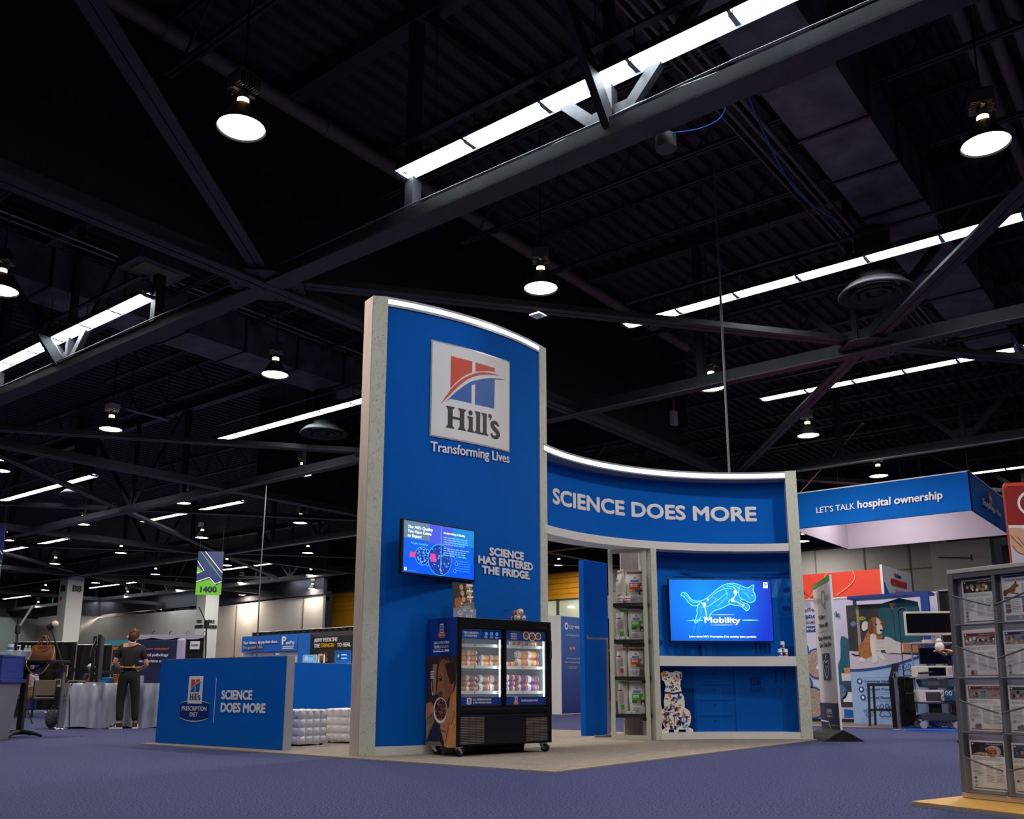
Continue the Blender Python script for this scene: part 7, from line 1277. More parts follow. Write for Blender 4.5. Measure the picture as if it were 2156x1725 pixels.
PAPER = mt('white_paper', (236, 236, 240), .6); PTX = mt('paper_text_grey', (150, 152, 162), .6); PIC = [mt('pic_%d' % i, c, .5, var=.5, scale=45) for i, c in enumerate(((110, 76, 60), (70, 80, 100), (160, 140, 130), (50, 44, 44), (90, 120, 160), (196, 160, 120)))]
LEAF = [(0, 0, .068, 1.095, .225, .285, (26, 40, 34), 'leaflet with dark green band and mushroom picture, top left pocket of rack', 'shroom', 'VETERINARY HERBAL MEDICINE'),
 (0, 1, .337, 1.09, .25, .295, (38, 60, 140), 'leaflet about canine rehabilitation with running dog, top right pocket of rack', 'dog', 'CANINE REHABILITATION'),
 (1, 0, .050, .752, .232, .29, (130, 30, 40), 'leaflet with red band and people picture, second-row left pocket of rack', 'people', 'VETERINARY ACUPUNCTURE'),
 (1, 1, .322, .752, .235, .288, (40, 40, 96), 'leaflet with navy band and blue-shirted people, second-row right pocket of rack', 'blue', 'INTEGRATIVE MEDICINE'),
 (2, 0, .052, .415, .235, .29, (120, 28, 52), 'leaflet with crimson band and a cat picture, third-row left pocket of rack', 'cat', 'NUTRITION'),
 (2, 1, .325, .415, .235, .285, (30, 80, 96), 'leaflet with teal band and a treated dog, third-row right pocket of rack', 'treat', 'REHABILITATION'),
 (3, 0, .045, .052, .235, .305, (48, 30, 66), 'leaflet with purple band and cone-collared dog, bottom left pocket of rack', 'cone', 'PAIN MANAGEMENT'),
 (3, 1, .318, .052, .235, .300, (60, 90, 130), 'leaflet with slate-blue band and white paw, bottom right pocket of rack', 'paw', 'SPORTS MEDICINE')]
for r, c, u, z, w_, h, bc, lab, pic, ttl in LEAF:
    t = thing('leaflet', lab, 'leaflet', RM @ Vector((lx(u, z), .035, z)), RA, 'leaflets in the rack'); ff = Plane((0, 0, 0), (1, 0, 0), (LEAN, -.03, 1)); b = MB(); slab(b, ff, [(0, 0), (w_, 0), (w_, h), (0, h)], -.004, 0, PAPER)
    if r == 1 and c == 0: slab(b, Plane((.004, .006, .0), (1, 0, 0.03), (LEAN-.03, -.03, 1)), [(0, 0), (w_, 0), (w_, h+.012), (0, h+.012)], -.003, 0, PAPER)
    b.build('sheet', t); b = MB(); m = mt('band_%d_%d' % bc[:2], bc, .5); rr = random.Random(r*2+c); e = .012
    if pic == 'dog':
        frect(b, ff, e, h*.945, w_-e, h*.985, m, .001); text(b, ff, ttl, w_*.52, h*.86, .014, m, w=w_*.86, d=.0015, align='c', bold=0); fpoly(b, ff, [(w_*x, h*y) for x, y in smooth([(.03, .62), (.05, .68), (.16, .70), (.28, .78), (.36, .83), (.38, .80), (.44, .76), (.40, .735), (.35, .72), (.34, .66), (.30, .62), (.40, .60), (.46, .56), (.38, .575), (.27, .6), (.16, .62), (.1, .57), (.04, .56)], 2, True)], mt('tan_shepherd', (140, 84, 50), .5, var=.4, scale=40), .0015); fpoly(b, ff, [(w_*x, h*y) for x, y in ((.34, .82), (.37, .87), (.39, .81))], INK, .002)
        frect(b, ff, w_*.04, h*.50, w_*.96, h*.53, m, .001); frect(b, ff, e, e, w_-e, h*.14, mt('pale_band', (110, 130, 180), .5), .001)
        for k in range(3): frect(b, ff, w_*.06, h*(.2+.1*k), w_*.19, h*(.28+.1*k), PIC[k], .0015); fell(b, ff, w_*(.14+.28*k), h*.1, .012, .014, PIC[5], .002, 10)
        for k in range(2): frect(b, ff, w_*.48, h*(.2+.16*k), w_*.68, h*(.34+.16*k), PIC[(3+k) % 6], .0015)
        scribble(b, ff, w_*.5, h*.56, w_*.94, h*.8, 8, PTX, .001, 3, .35); scribble(b, ff, w_*.22, h*.2, w_*.44, h*.48, 8, PTX, .001, 4, .35); scribble(b, ff, w_*.72, h*.2, w_*.95, h*.48, 8, PTX, .001, 5, .35)
    else:
        frect(b, ff, e, h*.90, w_-e, h*.965, m, .001); text(b, ff, ttl, w_-e-.004, h*.92, .0075, INKW, w=w_*.46, d=.0015, align='r', bold=0); fell(b, ff, e+.012, h*.933, .006, .006, INKW, .0015, 10); z0, z1 = h*.70, h*.90; n = 9
        frect(b, ff, e, z0, w_-e, z1, {'cone': PIC[3], 'paw': PIC[1], 'shroom': PIC[3]}.get(pic, PIC[2]), .001)
        for k in range(26 if pic in ('shroom', 'people', 'blue', 'treat') else 6):
            x = e+rr.uniform(.012, w_-2*e-.012); y = z0+rr.uniform(.012, z1-z0-.012); q = rr.uniform(.006, .018); mm = {'shroom': (PIC[0], PIC[5], PAPER)[k % 3], 'people': (PIC[3], PIC[0], PIC[4], PAPER)[k % 4], 'blue': (PIC[4], PIC[1], PIC[5])[k % 3], 'treat': (PIC[3], PIC[4], PIC[2])[k % 3]}.get(pic, PIC[k % 6]); fell(b, ff, x, y, min(q, .012)*.8, min(q, .012), mm, .0013+.00003*k, 8)
        if pic == 'cone': fpoly(b, ff, [(w_*x, h*y) for x, y in smooth([(.08, .71), (.2, .75), (.4, .76), (.8, .74), (.94, .71)], 3)], PIC[5], .002); fell(b, ff, w_*.68, h*.80, .048, .034, mt('vet_cone', (190, 176, 190), .4), .0025, 18); fell(b, ff, w_*.62, h*.77, .028, .03, mt('golden_fur', (176, 120, 60), .6, var=.3, scale=60), .003, 14); fell(b, ff, w_*.6, h*.745, .008, .006, INK, .0035, 8); [fell(b, ff, w_*.62+s*.024, h*.785, .009, .018, PIC[0], .0033, 8) for s in (-1, 1)]; [fell(b, ff, w_*.62+s*.01, h*.785, .003, .003, INK, .0036, 6) for s in (-1, 1)]
        if pic == 'cat': frect(b, ff, w_*.36, z0, w_*.60, z1, mt('pale_teal', (130, 160, 176), .5), .002); fell(b, ff, w_*.48, h*.79, .016, .018, mt('grey_tabby', (120, 120, 118), .6, var=.4, scale=70), .0025, 12); [fpoly(b, ff, [(w_*.48+s*.004, h*.84), (w_*.48+s*.014, h*.83), (w_*.48+s*.013, h*.87)], INK, .0028) for s in (-1, 1)]
        if pic == 'paw': fpoly(b, ff, [(w_*x, h*y) for x, y in ((.76, .73), (.70, .75), (.80, .80), (.84, .89), (.98, .89), (.98, .74), (.9, .73))], PAPER, .002)
        frect(b, ff, e, h*.03, w_-e, h*.05, m, .001); scribble(b, ff, w_*.06, h*.60, w_*.94, h*.67, 3, PTX, .001, r, .35); scribble(b, ff, w_*.06, h*.28, w_*.36, h*.56, 9, PTX, .001, r+9, .32); scribble(b, ff, w_*.42, h*.16, w_*.66, h*.56, 13, PTX, .001, r+19, .32); scribble(b, ff, w_*.70, h*.16, w_*.94, h*.56, 13, PTX, .001, r+29, .32)
        for k in range(3 if pic in ('shroom', 'cone', 'blue') else 1): fell(b, ff, w_*.11, h*(.24-.075*k), .009, .009, PIC[(r+k) % 6], .0015, 10)
        if pic in ('people', 'cat', 'treat'): fell(b, ff, w_*.22, h*.10, .014, .016, PIC[(r+2) % 6], .0015, 10); fell(b, ff, w_*.30, h*.11, .012, .018, PIC[(r+4) % 6], .0016, 10)
    b.build('print', t)
WPL = mt('yellow_pine_board', (206, 156, 70), .5, var=.15, scale=6, stretch=(8, 1, 1)); b = MB(); b.M = RM; b.box(-.06, .72, -.46, .16, -.0, .022, mt('grey_board_edge', (150, 146, 140), .5)); b.box(-.06, .72, -.46, .16, .022, .028, WPL)
one(b, 'base_board_plank', 'flat pine-topped board lying on the floor in front of the leaflet rack', 'board')
rk.location.z = .03
for o in list(COL.objects):
    if o.name.startswith('leaflet') and o.get('category') == 'leaflet': o.location.z += .03

# ================================================================ booths on the right
# ---- hanging square sign
CB = mt('sign_fabric_blue', (0, 98, 196), .75, spec=.12, var=.06, scale=.6); CBW = mt('sign_fabric_white', (168, 158, 182), .7)
hs = thing('hanging_sign', 'large square blue hanging sign about hospital ownership', 'sign', (25.6, 4.94, 0)); HW, HD, Z0, Z1 = 4.95, 4.85, 5.20, 6.22
b = MB(); b.box(0, .03, 0, HD, Z0, Z1, CB); b.box(0, HW, 0, .03, Z0, Z1, CB); b.box(HW-.03, HW, 0, HD, Z0, Z1, CB); b.box(0, HW, HD-.03, HD, Z0, Z1, CB); b.build('outer_skin', hs)
b = MB(); b.box(.03, .05, .03, HD-.03, Z0-.004, Z1, CBW); b.box(.03, HW-.03, .03, .05, Z0-.004, Z1, CBW); b.box(HW-.05, HW-.03, .03, HD-.03, Z0-.004, Z1, CBW); b.box(.03, HW-.03, HD-.05, HD-.03, Z0-.004, Z1, CBW); b.build('inner_skin', hs)
b = MB(); b.box(-.01, .05, -.01, HD+.01, Z1, Z1+.03, INKW); b.box(-.01, HW+.01, -.01, .05, Z1, Z1+.02, INKW); b.build('top_tube', hs)
f = Plane((0, HD, 0), (0, -1, 0)); g = Plane((0, 0, 0), (1, 0, 0)); f.ds = g.ds = 6; b = MB(); text(b, f, 'LET’S TALK', HD-4.05, 5.58, .17, INKW, w=1.08, bold=.008); text(b, f, 'hospital ownership', HD-2.89, 5.585, .215, INKW, w=2.2, bold=.025, slant=.06); b.build('lettering', hs)
b = MB(); fell(b, g, 2.35, 5.87, .26, .17, mt('sign_red', (210, 60, 60), .5), .003, 24); text(b, g, '♥', 2.35, 5.8, .1, INKW, d=.005, align='c') if False else (fell(b, g, 2.25, 5.88, .07, .06, INKW, .005, 10), fell(b, g, 2.42, 5.86, .06, .06, INKW, .005, 10)); text(b, g, 'Everything', 1.22, 5.53, .18, INKW, w=1.35, d=.004, bold=.02, slant=.1); text(b, g, 'for', 2.66, 5.53, .09, INKW, w=.2, d=.004, bold=.02, slant=.1); text(b, g, 'Vets', 2.95, 5.5, .18, INKW, w=.62, d=.004, bold=.02, slant=.1); b.build('side_lettering', hs)
for x, y in ((.02, .02), (.02, HD-.02), (HW-.02, .02), (HW-.02, HD-.02), (.02, HD*.35), (.02, HD*.7)): b = MB(); b.cyl((x, y, Z1), (x, y, 10.42), .006, DARKM, 5); b.build('hanging_wire', hs)
b = MB(); ap = Vector((25.6, 7.52, 8.0)); b.cyl(ap, (25.6, 9.45, 6.24), .012, mt('pale_rope', (190, 140, 120), .6), 6); b.cyl(ap, (25.6, 5.05, 6.24), .010, DARKM, 6); b.cyl(ap, (25.6, 7.52, 10.42), .012, DARKM, 6); b.ball(tuple(ap), .05, CONDUIT, 10)
one(b, 'bridle_rope', 'two-legged rigging rope spreading from a ring down to the hanging sign', 'rope')
# ---- red retail sign with white end
t = thing('booth_sign', 'bright red sign with a white end reading veterinary services', 'sign', (24, 6.92, 0)); RDS = mt('retail_red', (226, 66, 44), .5)
b = MB(); b.box(0, .1, 0, 3.2, 0, 3.66, RDS); b.build('red_board', t); b = MB(); b.box(-.02, 2.6, -.06, 0, 0, 3.77, mt('retail_white', (216, 216, 226), .5), .004); b.build('white_end', t); f = Plane((0, 0, 0), (0, -1, 0)); f.ds = 4; b = MB(); fline(b, f, smooth([(-1.9, 3.0), (-1.6, 3.3), (-1.35, 3.66)], 4), .02, mt('pale_peach_line', (240, 170, 140), .5), .004); fline(b, f, smooth([(-1.15, 3.06), (-.85, 3.25), (-.65, 3.45), (-.68, 3.66)], 4), .02, MATS['pale_peach_line'], .004); b.build('line_art', t)
g = Plane((0, -.06, 0), (1, 0, 0)); g.ds = 4; b = MB(); text(b, g, 'VETERINARY', .62, 3.31, .17, RDS, w=1.45, bold=.03); text(b, g, 'SERVICES', .95, 3.1, .12, RDS, w=.8, bold=.0); text(b, g, 'Pet', 1.0, 3.55, .1, RDS, w=.2, bold=.02); text(b, g, 'Smart', 1.22, 3.55, .1, LBLUE, w=.34, bold=.02); fpoly(b, g, [(.03, 3.05), (.03, 3.36), (.3, 3.12), (.6, 2.98), (.6, 2.9), (.03, 2.9)], LBLUE, .003); b.build('lettering', t)
# ---- staffing booth: printed back wall and pull-up banner
LIL = mt('lilac_wall_print', (202, 198, 226), .6); PBL = mt('deep_print_blue', (28, 70, 140), .5); PLB = mt('pale_print_blue', (150, 182, 226), .55); TEAL = mt('teal_scrubs', (14, 92, 112), .6, var=.15, scale=3); DK = mt('dark_clinic', (52, 50, 56), .6, var=.5, scale=4); TAN = mt('tan_fur', (166, 108, 56), .7, var=.3, scale=18); WFUR = mt('white_fur', (226, 216, 214), .7); GLOVE = mt('white_glove', (222, 214, 214), .6)
t, f, L = panel((19.3, 8.2), (19.3, 4.2), .08, 2.53, LIL, 'booth_wall', 'lilac printed back wall of the relief staffing booth', 'booth wall', .08); Yp = lambda y: 8.2-y
b = MB(); b.box(0, L, -.01, .09, 2.53, 2.56, INKW); b.build('top_rail', t); b = MB(); b.box(0, L, -.005, .08, 0, .08, DARKM); b.build('plinth', t)
b = MB(); INKP = mt('ink_slate', (40, 40, 60), .5); text(b, f, 'VetTemp', Yp(7.265), 2.30, .062, INKP, w=.42, bold=.015); text(b, f, 'Benchmark', Yp(7.30), 2.15, .115, PBL, w=.86, bold=.01); text(b, f, 'of Excellence', Yp(7.38), 2.04, .065, INKP, w=.66, bold=.015); frect(b, f, Yp(7.6), 1.86, Yp(6.6), 1.985, PBL, .002); text(b, f, 'Veterinary Relief', Yp(7.42), 1.9, .06, INKW, w=.78, bold=.015, d=.004); b.build('lettering', t)
b = MB()
fpoly(b, f, [(Yp(y), z) for y, z in smooth([(6.45, 1.75), (6.2, 1.6), (6.0, 1.5), (6.0, .75), (6.6, .75), (6.65, 1.0), (6.5, 1.3)], 3, True)], TEAL, .002); fpoly(b, f, [(Yp(y), z) for y, z in ((6.45, 1.10), (6.0, 1.16), (6.0, .88), (6.4, .86))], mt('cat_orange', (190, 140, 96), .6, var=.3, scale=12), .003); fpoly(b, f, [(Yp(y), z) for y, z in ((6.5, 1.0), (6.0, .97), (6.0, .85), (6.5, .84))], WFUR, .0032); fpoly(b, f, [(Yp(y), z) for y, z in ((6.55, .82), (6.0, .6), (6.0, .32), (6.55, .32))], DK, .0034)
fpoly(b, f, [(Yp(y), z) for y, z in ((6.5, .62), (6.32, .62), (6.30, .42), (6.5, .42))], LOGOW, .004); fpoly(b, f, [(Yp(y), z) for y, z in ((6.55, .3), (6.0, .34), (6.0, .12), (6.55, .12))], LIL, .0036); fpoly(b, f, [(Yp(y), z) for y, z in ((6.5, .28), (6.1, .24), (6.15, .12), (6.5, .12))], LBLUE, .0045)
fpoly(b, f, [(Yp(y), z) for y, z in smooth([(7.3, 1.0), (7.0, .72), (6.7, .85), (6.6, .5), (6.7, .1), (7.3, .1)], 3)], PLB, .002)
for y, z, r, m in ((6.98, 1.2, .25, PIC[2]), (7.28, .78, .14, PIC[4]), (7.14, .40, .26, PIC[2]), (6.55, .63, .12, PIC[4]), (7.30, 1.5, .12, LBLUE)): fell(b, f, Yp(y), z, r+.03, (r+.03)*1.15, PBL, .004, 24); fell(b, f, Yp(y), z, r, r*1.15, m, .005, 24)
fell(b, f, Yp(6.85), 1.25, .07, .09, MATS['cat_orange'], .006, 12); fell(b, f, Yp(6.92), 1.12, .1, .06, WFUR, .0062, 12); b.build('print', t)
t, f, L = panel((18.6, 6.08), (18.6, 4.72), .02, 2.32, PLB, 'pull_up_banner', 'tall banner with a puppy photo and three bullet points', 'banner', .03); ZP = 1.02
b = MB(); frect(b, f, 0, ZP, L, 2.32, DK, .001); frect(b, f, L*.14, 1.2, L*.18, 2.3, PIC[2], .0012); fell(b, f, .3, 2.05, .08, .04, mt('blur_lime', (150, 160, 50), .6), .0013, 10); fell(b, f, .12, 1.95, .06, .05, PIC[4], .0013, 10)
fpoly(b, f, smooth([(.58, 1.5), (.62, 1.9), (.70, 2.32), (L, 2.32), (L, 1.35), (.7, 1.3)], 2), TEAL, .002); fpoly(b, f, [(.82, 2.32), (.88, 2.2), (.96, 2.32)], SKIN, .003); fline(b, f, [(.82, 2.32), (.9, 2.1), (.9, 1.5)], .015, mt('teal_dark', (6, 60, 80), .6), .003)
fpoly(b, f, [(0, 1.42), (.5, 1.38), (L, 1.30), (L, .95), (0, .9)], mt('steel_table_print', (206, 196, 214), .5), .003)
fpoly(b, f, smooth([(.18, 1.33), (.2, 1.5), (.3, 1.62), (.38, 1.78), (.48, 1.86), (.6, 1.83), (.66, 1.7), (.62, 1.5), (.52, 1.36), (.35, 1.28), (.22, 1.25)], 3, True), TAN, .004); fpoly(b, f, smooth([(.44, 1.72), (.54, 1.72), (.58, 1.5), (.66, 1.3), (.72, 1.24), (.62, 1.24), (.55, 1.32), (.53, 1.2), (.42, 1.19), (.44, 1.3), (.42, 1.5)], 3, True), WFUR, .005); fpoly(b, f, smooth([(.22, 1.3), (.3, 1.25), (.28, 1.2), (.18, 1.22)], 3, True), WFUR, .005)
fpoly(b, f, smooth([(.42, 1.95), (.5, 2.06), (.62, 2.05), (.7, 1.94), (.69, 1.82), (.62, 1.73), (.52, 1.76), (.45, 1.84)], 3, True), TAN, .006); fpoly(b, f, smooth([(.58, 2.04), (.63, 2.0), (.68, 1.86), (.66, 1.75), (.58, 1.74), (.57, 1.85)], 3, True), WFUR, .007); fell(b, f, .655, 1.8, .028, .022, DARKM, .008, 10); fell(b, f, .565, 1.92, .02, .016, DARKM, .008, 10); fell(b, f, .66, 1.925, .014, .014, DARKM, .008, 10); fpoly(b, f, smooth([(.44, 2.0), (.40, 1.88), (.43, 1.74), (.5, 1.82), (.5, 1.98)], 3, True), mt('brown_ear', (120, 70, 34), .7), .0075); fpoly(b, f, smooth([(.7, 2.0), (.735, 1.9), (.71, 1.82), (.68, 1.9)], 3, True), MATS['brown_ear'], .0075)
for k in range(4): fline(b, f, [(.5, 1.60-.055*k), (.75, 1.60-.05*k)], .05, GLOVE, .008+.0002*k)
fpoly(b, f, smooth([(.7, 1.65), (.8, 1.66), (.92, 1.58), (1.02, 1.54), (1.02, 1.36), (.85, 1.36), (.7, 1.38)], 3, True), GLOVE, .009); fpoly(b, f, [(1.0, 1.55), (L, 1.56), (L, 1.36), (1.0, 1.36)], SKIN, .0085); fpoly(b, f, smooth([(.3, 1.95), (.36, 2.0), (.42, 1.95), (.4, 1.85), (.32, 1.8), (.28, 1.85)], 2, True), GLOVE, .0045); fline(b, f, [(.05, 1.36), (.12, 1.33), (.2, 1.33)], .03, INK, .004)
C_ = [(L*i/14, ZP+.02+.26*(i/14)**2.1) for i in range(15)]; fpoly(b, f, [(0, .02)]+[(L, .02)]+list(reversed(C_)), PLB, .0095); fline(b, f, C_, .05, PBL, .0105); b.build('photo_print', t)
b = MB()
for i, s_ in enumerate(('Concierge Style White Glove', 'Local and Travel Vets', 'Curated Placements')):
    z = .83-.155*i; fell(b, f, .17+.02*i, z, .055, .058, PBL, .011, 18); fell(b, f, .17+.02*i, z, .025, .03, INKW, .012, 10); text(b, f, s_, .26+.015*i, z-.018, .045, PBL, w=[.84, .62, .56][i], d=.011, bold=.015); fline(b, f, [(.24, z+.065), (1.0, z+.065)], .003, PBL, .011); fline(b, f, [(.24, z-.065), (1.0, z-.065)], .003, PBL, .011)
def paw(u, v, r):
    fline(b, f, smooth([(u-r, v-.2*r), (u-.6*r, v+.5*r), (u, v+.75*r), (u+.6*r, v+.5*r), (u+r, v-.2*r), (u+.6*r, v-.6*r), (u, v-.4*r), (u-.6*r, v-.6*r)], 3, True), r*.17, PBL, .011, True)
    for a, q in ((-.95, 1.25), (-.35, 1.6), (.35, 1.6), (.95, 1.25)): fline(b, f, [(u+r*a*1.3+r*.3*math.cos(k*.63), v+r*(q-.2)+r*.42*math.sin(k*.63)) for k in range(10)], r*.15, PBL, .011, True)
paw(1.08, .98, .09); paw(.86, .98, .05); paw(.30, .20, .06); paw(.60, .22, .10); b.build('bullet_print', t)
b = MB(); b.box(0, L, -.05, .09, 0, .02, GREYTRIM); b.build('base_rail', t)
DB = mt('navy_frame', (16, 60, 150), .5); t = thing('photo_booth_frame', 'deep blue frame with overhanging top around the puppy banner', 'frame', (18.3, 5.95, 0)); b = MB(); b.bar((.25, 0, 2.44), (.25, -1.50, 2.46), .5, .06, DB); b.build('canopy', t); b = MB(); b.box(.0, .1, -1.5, -1.36, 0, 2.43, DB); b.build('post', t); b = MB(); b.box(.45, .5, -.02, .04, 0, 2.42, DB); b.build('post', t)
drape((18.6, 4.34), (18.5, 3.0), .1, 2.50, 'pipe_drape', 'black curtain with silver post behind the medical cart', amp=.03)
b = MB(); b.cyl((0, 0, 0), (.0, .12, .06), .008, DARKM, 6); b.cyl((0, .12, .06), (-.05, .2, .14), .008, DARKM, 6); b.lathe([(.02, .06), (.06, -.02)], DARKM, 12, (-.05, .22, .12)); b.lathe([(.02, .062), (.03, .08), (.001, .09)], CHROME, 12, (-.05, .22, .12)); one(b, 'clip_lamp', 'small black clip lamp on top of the lilac wall', 'lamp', loc=(19.26, 6.95, 2.56))
b = MB(); b.box(17.0, 19.3, 4.9, 8.2, .001, .02, mt('grey_wood_floor', (112, 100, 96), .5, var=.2, scale=4, stretch=(1, 8, 1))); one(b, 'booth_floor', 'grey wood-look floor strip under the staffing booth', 'floor mat')
b = MB(); b.box(16.75, 18.0, 3.6, 4.86, .001, .014, mt('bright_blue_mat', (20, 90, 200), .7)); one(b, 'floor_mat', 'bright blue mat under the medical cart', 'floor mat')
# bar stool
t = thing('bar_stool', 'tall black bar stool with backrest before the puppy banner', 'stool', (17.82, 5.28, .02), FRZ+R_(-35)); BSM = mt('black_stool', (22, 20, 20), .5)
b = MB(); b.box(-.21, .21, -.2, .2, .72, .77, BSM, .006); b.build('seat', t); b = MB(); b.add([(.16, -.2, .78), (.16, .2, .78), (.27, .21, 1.12), (.27, -.21, 1.12), (.19, -.2, .78), (.19, .2, .78), (.30, .21, 1.12), (.30, -.21, 1.12)], [(0, 1, 2, 3), (7, 6, 5, 4), (0, 3, 7, 4), (1, 5, 6, 2), (3, 2, 6, 7), (0, 4, 5, 1)], BSM); b.build('backrest', t)
for x, y in ((-.19, -.18), (-.19, .18), (.19, -.18), (.19, .18)): b = MB(); b.bar((x, y, .72), (x*1.12, y*1.1, 0), .035, .035, BSM, (0, 1, 0)); b.build('leg', t)
b = MB()
for p_, q_ in (((-.2, -.19), (.2, -.19)), ((.2, -.19), (.2, .19)), ((.2, .19), (-.2, .19)), ((-.2, .19), (-.2, -.19))): b.bar((p_[0], p_[1], .29), (q_[0], q_[1], .29), .03, .035, BSM)
b.build('footrest', t)
b = MB(); b.bar((0, 0, 0), (0, 0, .98), .05, .05, STEEL, (1, 0, 0)); b.cyl((-.03, 0, .88), (-.05, 0, .95), .01, DARKM, 6); b.lathe([(.001, 0), (.14, 0), (.14, .01), (.03, .012)], STEEL, 16); one(b, 'drape_post', 'short grey metal post standing left of the medical cart', 'post', loc=(16.82, 4.74, 0))
b = MB(); vs = []; n = 24
for i in range(n+1): a = i/n; vs += [(16.95+1.25*a+.03*math.sin(i*1.4), 4.86-.02*a+.03*math.cos(i*1.4), z) for z in (.03, .9)]
b.add(vs, [(2*i, 2*i+2, 2*i+3, 2*i+1) for i in range(n)], DRAPE, True); b.cyl((16.86, 4.79, .9), (18.2, 4.84, .9), .015, STEEL, 6); one(b, 'side_rail_drape', 'low black side curtain running back from the short grey post', 'drape')
# medical cart
mc = thing('medical_cart', 'medical imaging cart with monitors, units and cables at right', 'cart', (17.55, 4.32, .014), FRZ+R_(-12)); CGR = mt('cart_grey', (170, 166, 176), .4); CDK = mt('cart_dark', (60, 62, 74), .4); CIV = mt('ivory_plastic', (222, 214, 206), .4); SCRN = mt('dark_screen', (10, 14, 34), .12)
b = MB(); b.prism([(-.30, .16), (-.26, .22), (-.08, .27), (.1, .27), (.28, .22), (.32, .16), (.2, .14), (-.2, .14)], -.24, .24, CDK, 'y'); b.box(-.08, .10, -.05, .12, .26, .42, CDK, .01); b.build('base', mc)
for x in (-.26, .28):
    for y in (-.22, .22): c = MB(); c.cyl((x, y-.02, .065), (x, y+.02, .065), .062, CGR, 16); c.cyl((x, y, .065), (x, y, .15), .014, CDK, 8); c.build('castor', mc)
b = MB(); [b.cyl((x, .2, .27), (x, .2, 1.46), .014, CGR, 8) for x in (-.26, .30)]; b.build('upright', mc)
for z in (.42, .86, 1.45): b = MB(); b.box(-.33, .36, -.24, .24, z, z+.025, CGR if z > .5 else CDK, .006); b.build('shelf', mc)
b = MB(); b.box(-.30, .12, -.22, .18, .445, .66, CIV, .012); b.box(-.18, .06, -.226, -.22, .47, .62, mt('grey_lcd', (74, 70, 84), .2)); b.build('lower_unit', mc); b = MB(); b.box(.12, .30, -.22, .1, .445, .65, mt('teal_blue_unit', (24, 90, 140), .5), .008); [b.tube([(.16+.06*k+.022*math.cos(i*.63), -.225, .6+.035*math.sin(i*.63)) for i in range(10)], .006, LOGOW, 6, closed=True) for k in range(2)]; b.box(.30, .37, -.18, .1, .445, .72, CIV, .008); b.build('hose_unit', mc)
b = MB(); b.prism([(-.24, .80), (-.20, .70), (.16, .69), (.30, .72), (.32, .84), (-.24, .84)], -.22, .16, CDK, 'y'); b.box(-.14, .06, -.226, -.22, .73, .80, mt('grey_lcd2', (96, 100, 108), .2)); b.box(-.22, -.16, -.226, -.22, .74, .80, mt('teal_mark', (20, 110, 140), .4)); b.box(.2, .3, -.225, -.2, .72, .84, mt('slate_front', (70, 80, 130), .4)); b.build('middle_unit', mc)
b = MB(); b.box(-.30, .36, -.22, .2, .885, 1.07, CIV, .012); b.box(-.10, .18, -.226, -.22, .9, 1.04, SCRN); [b.box(.22, .33, -.226, -.222, .92+.022*k, .928+.022*k, mt('vent_pink', (190, 170, 170), .5)) for k in range(6)]; b.cyl((-.28, -.26, .94), (-.02, -.27, .96), .018, DARKM, 8); b.build('upper_unit', mc)
b = MB(); b.box(-.22, .27, -.17, -.13, 1.10, 1.39, DARKM, .006); b.box(-.205, .255, -.176, -.17, 1.115, 1.375, SCRN); b.cyl((0, -.1, 1.07), (0, -.1, 1.15), .03, CGR, 8); b.build('small_monitor', mc)
b = MB(); b.box(-.1, .12, -.1, .1, 1.47, 1.53, CIV, .008); b.tube(smooth([(.2, .1, 1.5), (.22, .1, 1.65), (.16, .12, 1.75), (.2, .12, 1.9)]), .01, CIV, 6); b.bar((-.2, 0, 1.42), (.33, 0, 1.44), .05, .03, LOGOW); b.build('top_tray', mc)
b = MB(); b.box(-.42, .44, -.19, -.15, 1.60, 2.02, CIV, .008); b.box(-.385, .405, -.197, -.19, 1.645, 1.985, mt('monitor_black', (14, 16, 24), .12)); b.cyl((.05, -.1, 1.47), (.05, -.15, 1.7), .03, CGR, 8); b.build('large_monitor', mc)
b = MB()
for k in range(5): b.tube(smooth([(.1+.05*k, -.23, .62-.04*k), (.05*k, -.29, .48), (.2+.03*k, -.28, .46), (.3, -.25, .5)]), .006, DARKM, 5)
for k in range(5): b.tube(smooth([(-.1+.06*k, -.1, .2), (-.05+.05*k, -.16, .09), (.02+.06*k, -.12, .06), (.1+.03*k, -.1, .18)]), .008, (mt('pink_cable', (190, 140, 130), .5), CGR)[k % 2], 5)
b.build('cables', mc); b = MB(); b.cyl((-.46, .05, .5), (-.46, .05, 2.05), .008, DARKM, 6); b.tube(smooth([(-.46, .05, 2.05), (-.40, .0, 2.1), (-.34, -.05, 2.06), (-.36, -.1, 2.0)]), .02, DARKM, 8); b.bar((-.46, .05, .6), (-.3, .05, .6), .02, .02, CDK); b.build('probe_hanger', mc)
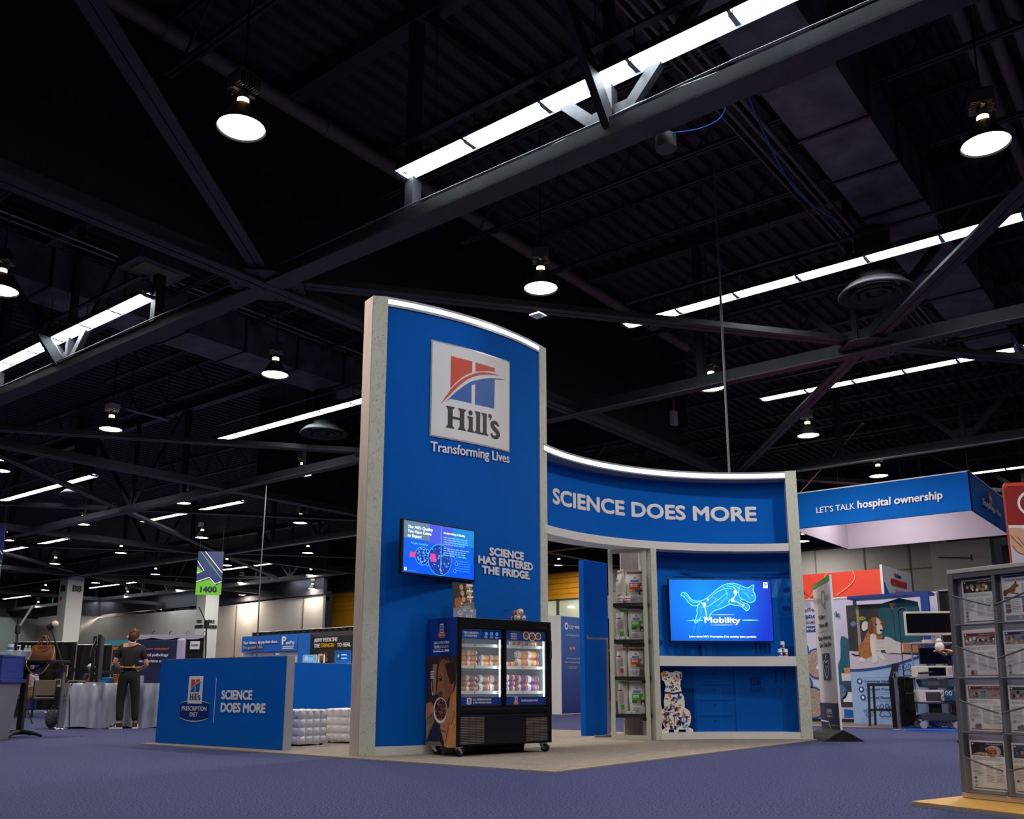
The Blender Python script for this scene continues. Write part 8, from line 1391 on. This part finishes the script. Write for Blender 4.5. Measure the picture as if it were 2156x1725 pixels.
# ---- freestanding slim banner on a black wedge base
BD = Vector((math.cos(AZ-R_(1.4)), math.sin(AZ-R_(1.4)), 0)); bp_ = Vector((12.86, 4.40, 0)); far = bp_+BD*.80; t = thing('floor_banner', 'slim white floor banner about collecting pins, on a black wedge base', 'banner', far, math.atan2(-BD.y, -BD.x)); f = Plane((0, 0, 0), (1, 0, 0)); f.ds = 2; BWH = mt('banner_white', (216, 208, 212), .5); f.n = f.n
b = MB(); b.prism([(0, .13), (.80, .13), (.80, 2.27), (0, 2.20)], -.004, .02, BWH, 'y'); b.build('board', t)
b = MB(); b.box(.80, .815, -.006, .022, .13, 2.27, INKW); b.build('edge_trim', t)
b = MB(); fpoly(b, f, [(0, 2.14), (.8, 2.19), (.8, 2.27), (0, 2.20)], mt('banner_green', (80, 160, 60), .5), .006); text(b, f, 'PinVet', .04, 1.90, .11, GREYTRIM, w=.34, d=.006, bold=0); text(b, f, 'Q', .38, 1.85, .24, mt('banner_sage', (120, 150, 130), .5), w=.18, d=.006, bold=0); text(b, f, 'uest', .57, 1.93, .11, GREYTRIM, w=.2, d=.006, bold=0)
for s_, u, z, w_ in (('Collect', .22, 1.68, .28), ('Them All!', .2, 1.56, .4), ('Stop Here to', .14, 1.38, .56), ('Get This Pin', .17, 1.28, .52)): text(b, f, s_, u, z, .06, INKP, w=w_, d=.006, bold=.02)
fline(b, f, [(.1, 1.495), (.7, 1.51)], .006, GREYTRIM, .006); frect(b, f, 0, .13, .8, .5, NAVY2, .006); text(b, f, 'AVMA', .3, .35, .07, INKW, w=.25, d=.008, bold=.02); scribble(b, f, .3, .3, .55, .335, 1, INKW, .008, 1, .5); fline(b, f, [(0, .25), (.36, .24), (.44, .13)], .02, INKW, .008); fline(b, f, [(.24, .13), (.22, .2), (.8, .2)], .015, MATS['banner_green'], .008)
fpoly(b, f, [(.28+a_, .80+c_) for a_, c_ in ((0, 0), (.30, 0), (.32, .02), (.32, .38), (.30, .40), (0, .40), (-.02, .38), (-.02, .02))], INKW, .006); fpoly(b, f, [(.29+a_, .81+c_) for a_, c_ in ((0, 0), (.28, 0), (.3, .02), (.3, .36), (.28, .38), (0, .38), (-.02, .36), (-.02, .02))], NAVY2, .008)
hrt = smooth([(.43, .84), (.33, .96), (.31, 1.04), (.36, 1.09), (.43, 1.06), (.50, 1.09), (.55, 1.04), (.53, .96)], 3, True); fline(b, f, hrt, .014, INKW, .01, True); fline(b, f, smooth([(.4, .90), (.43, .98), (.40, 1.02)], 3), .012, INKW, .01); fline(b, f, [(.49, 1.03), (.49, .99)], .012, INKW, .01); frect(b, f, .415, 1.11, .445, 1.17, INKW, .01); b.build('print', t)
b = MB(); pr_ = [(-.275, 0), (.275, 0), (.12, .09), (0, .15), (-.12, .09)]; b.prism([(p[0], p[1]) for p in pr_], -.06, .92, mt('black_wedge', (26, 24, 24), .4), 'x'); o = b.build('wedge_base', t)
# ---- tall red banner at the right edge
t = thing('tower_banner', 'tall red-topped banner with a hand photo, cut by the right edge', 'banner', (15.77, 2.57, 0), math.atan2(-.787, .617)); f = Plane((0, 0, 0), (1, 0, 0)); f.ds = 2; b = MB(); b.prism([(0, 0), (1.1, 0), (1.1, 3.9), (.04, 3.86), (0, 3.80)], 0, .06, mt('banner_crimson', (150, 26, 30), .55), 'y'); b.build('board', t)
b = MB(); fpoly(b, f, [(0, 3.79), (.03, 3.845), (1.1, 3.885), (1.1, 3.84), (.05, 3.80), (.02, 3.76)], RDS, .003); frect(b, f, 0, 3.14, 1.1, 3.18, INKW, .003); frect(b, f, 0, 0.02, 1.1, 3.14, mt('pale_lilac_photo', (200, 196, 216), .6), .002); fpoly(b, f, smooth([(.01, 3.13), (.2, 3.12), (.5, 3.0), (.7, 2.8), (.35, 2.72), (.16, 2.72), (.05, 2.80), (.01, 2.9)], 3, True), mt('hand_print', (216, 166, 140), .6), .003)
for q in ([(.12, 3.0), (.2, 2.88), (.3, 2.8)], [(.03, 2.86), (.1, 2.76), (.2, 2.72)], [(.02, 3.02), (.1, 2.92), (.18, 2.84)]): fline(b, f, smooth(q, 3), .012, PIC[0], .004)
fline(b, f, [(.45+.25*math.cos(2.0+k*.16), 3.52+.2*math.sin(2.0+k*.16)) for k in range(14)], .04, INKW, .004); b.build('print', t)
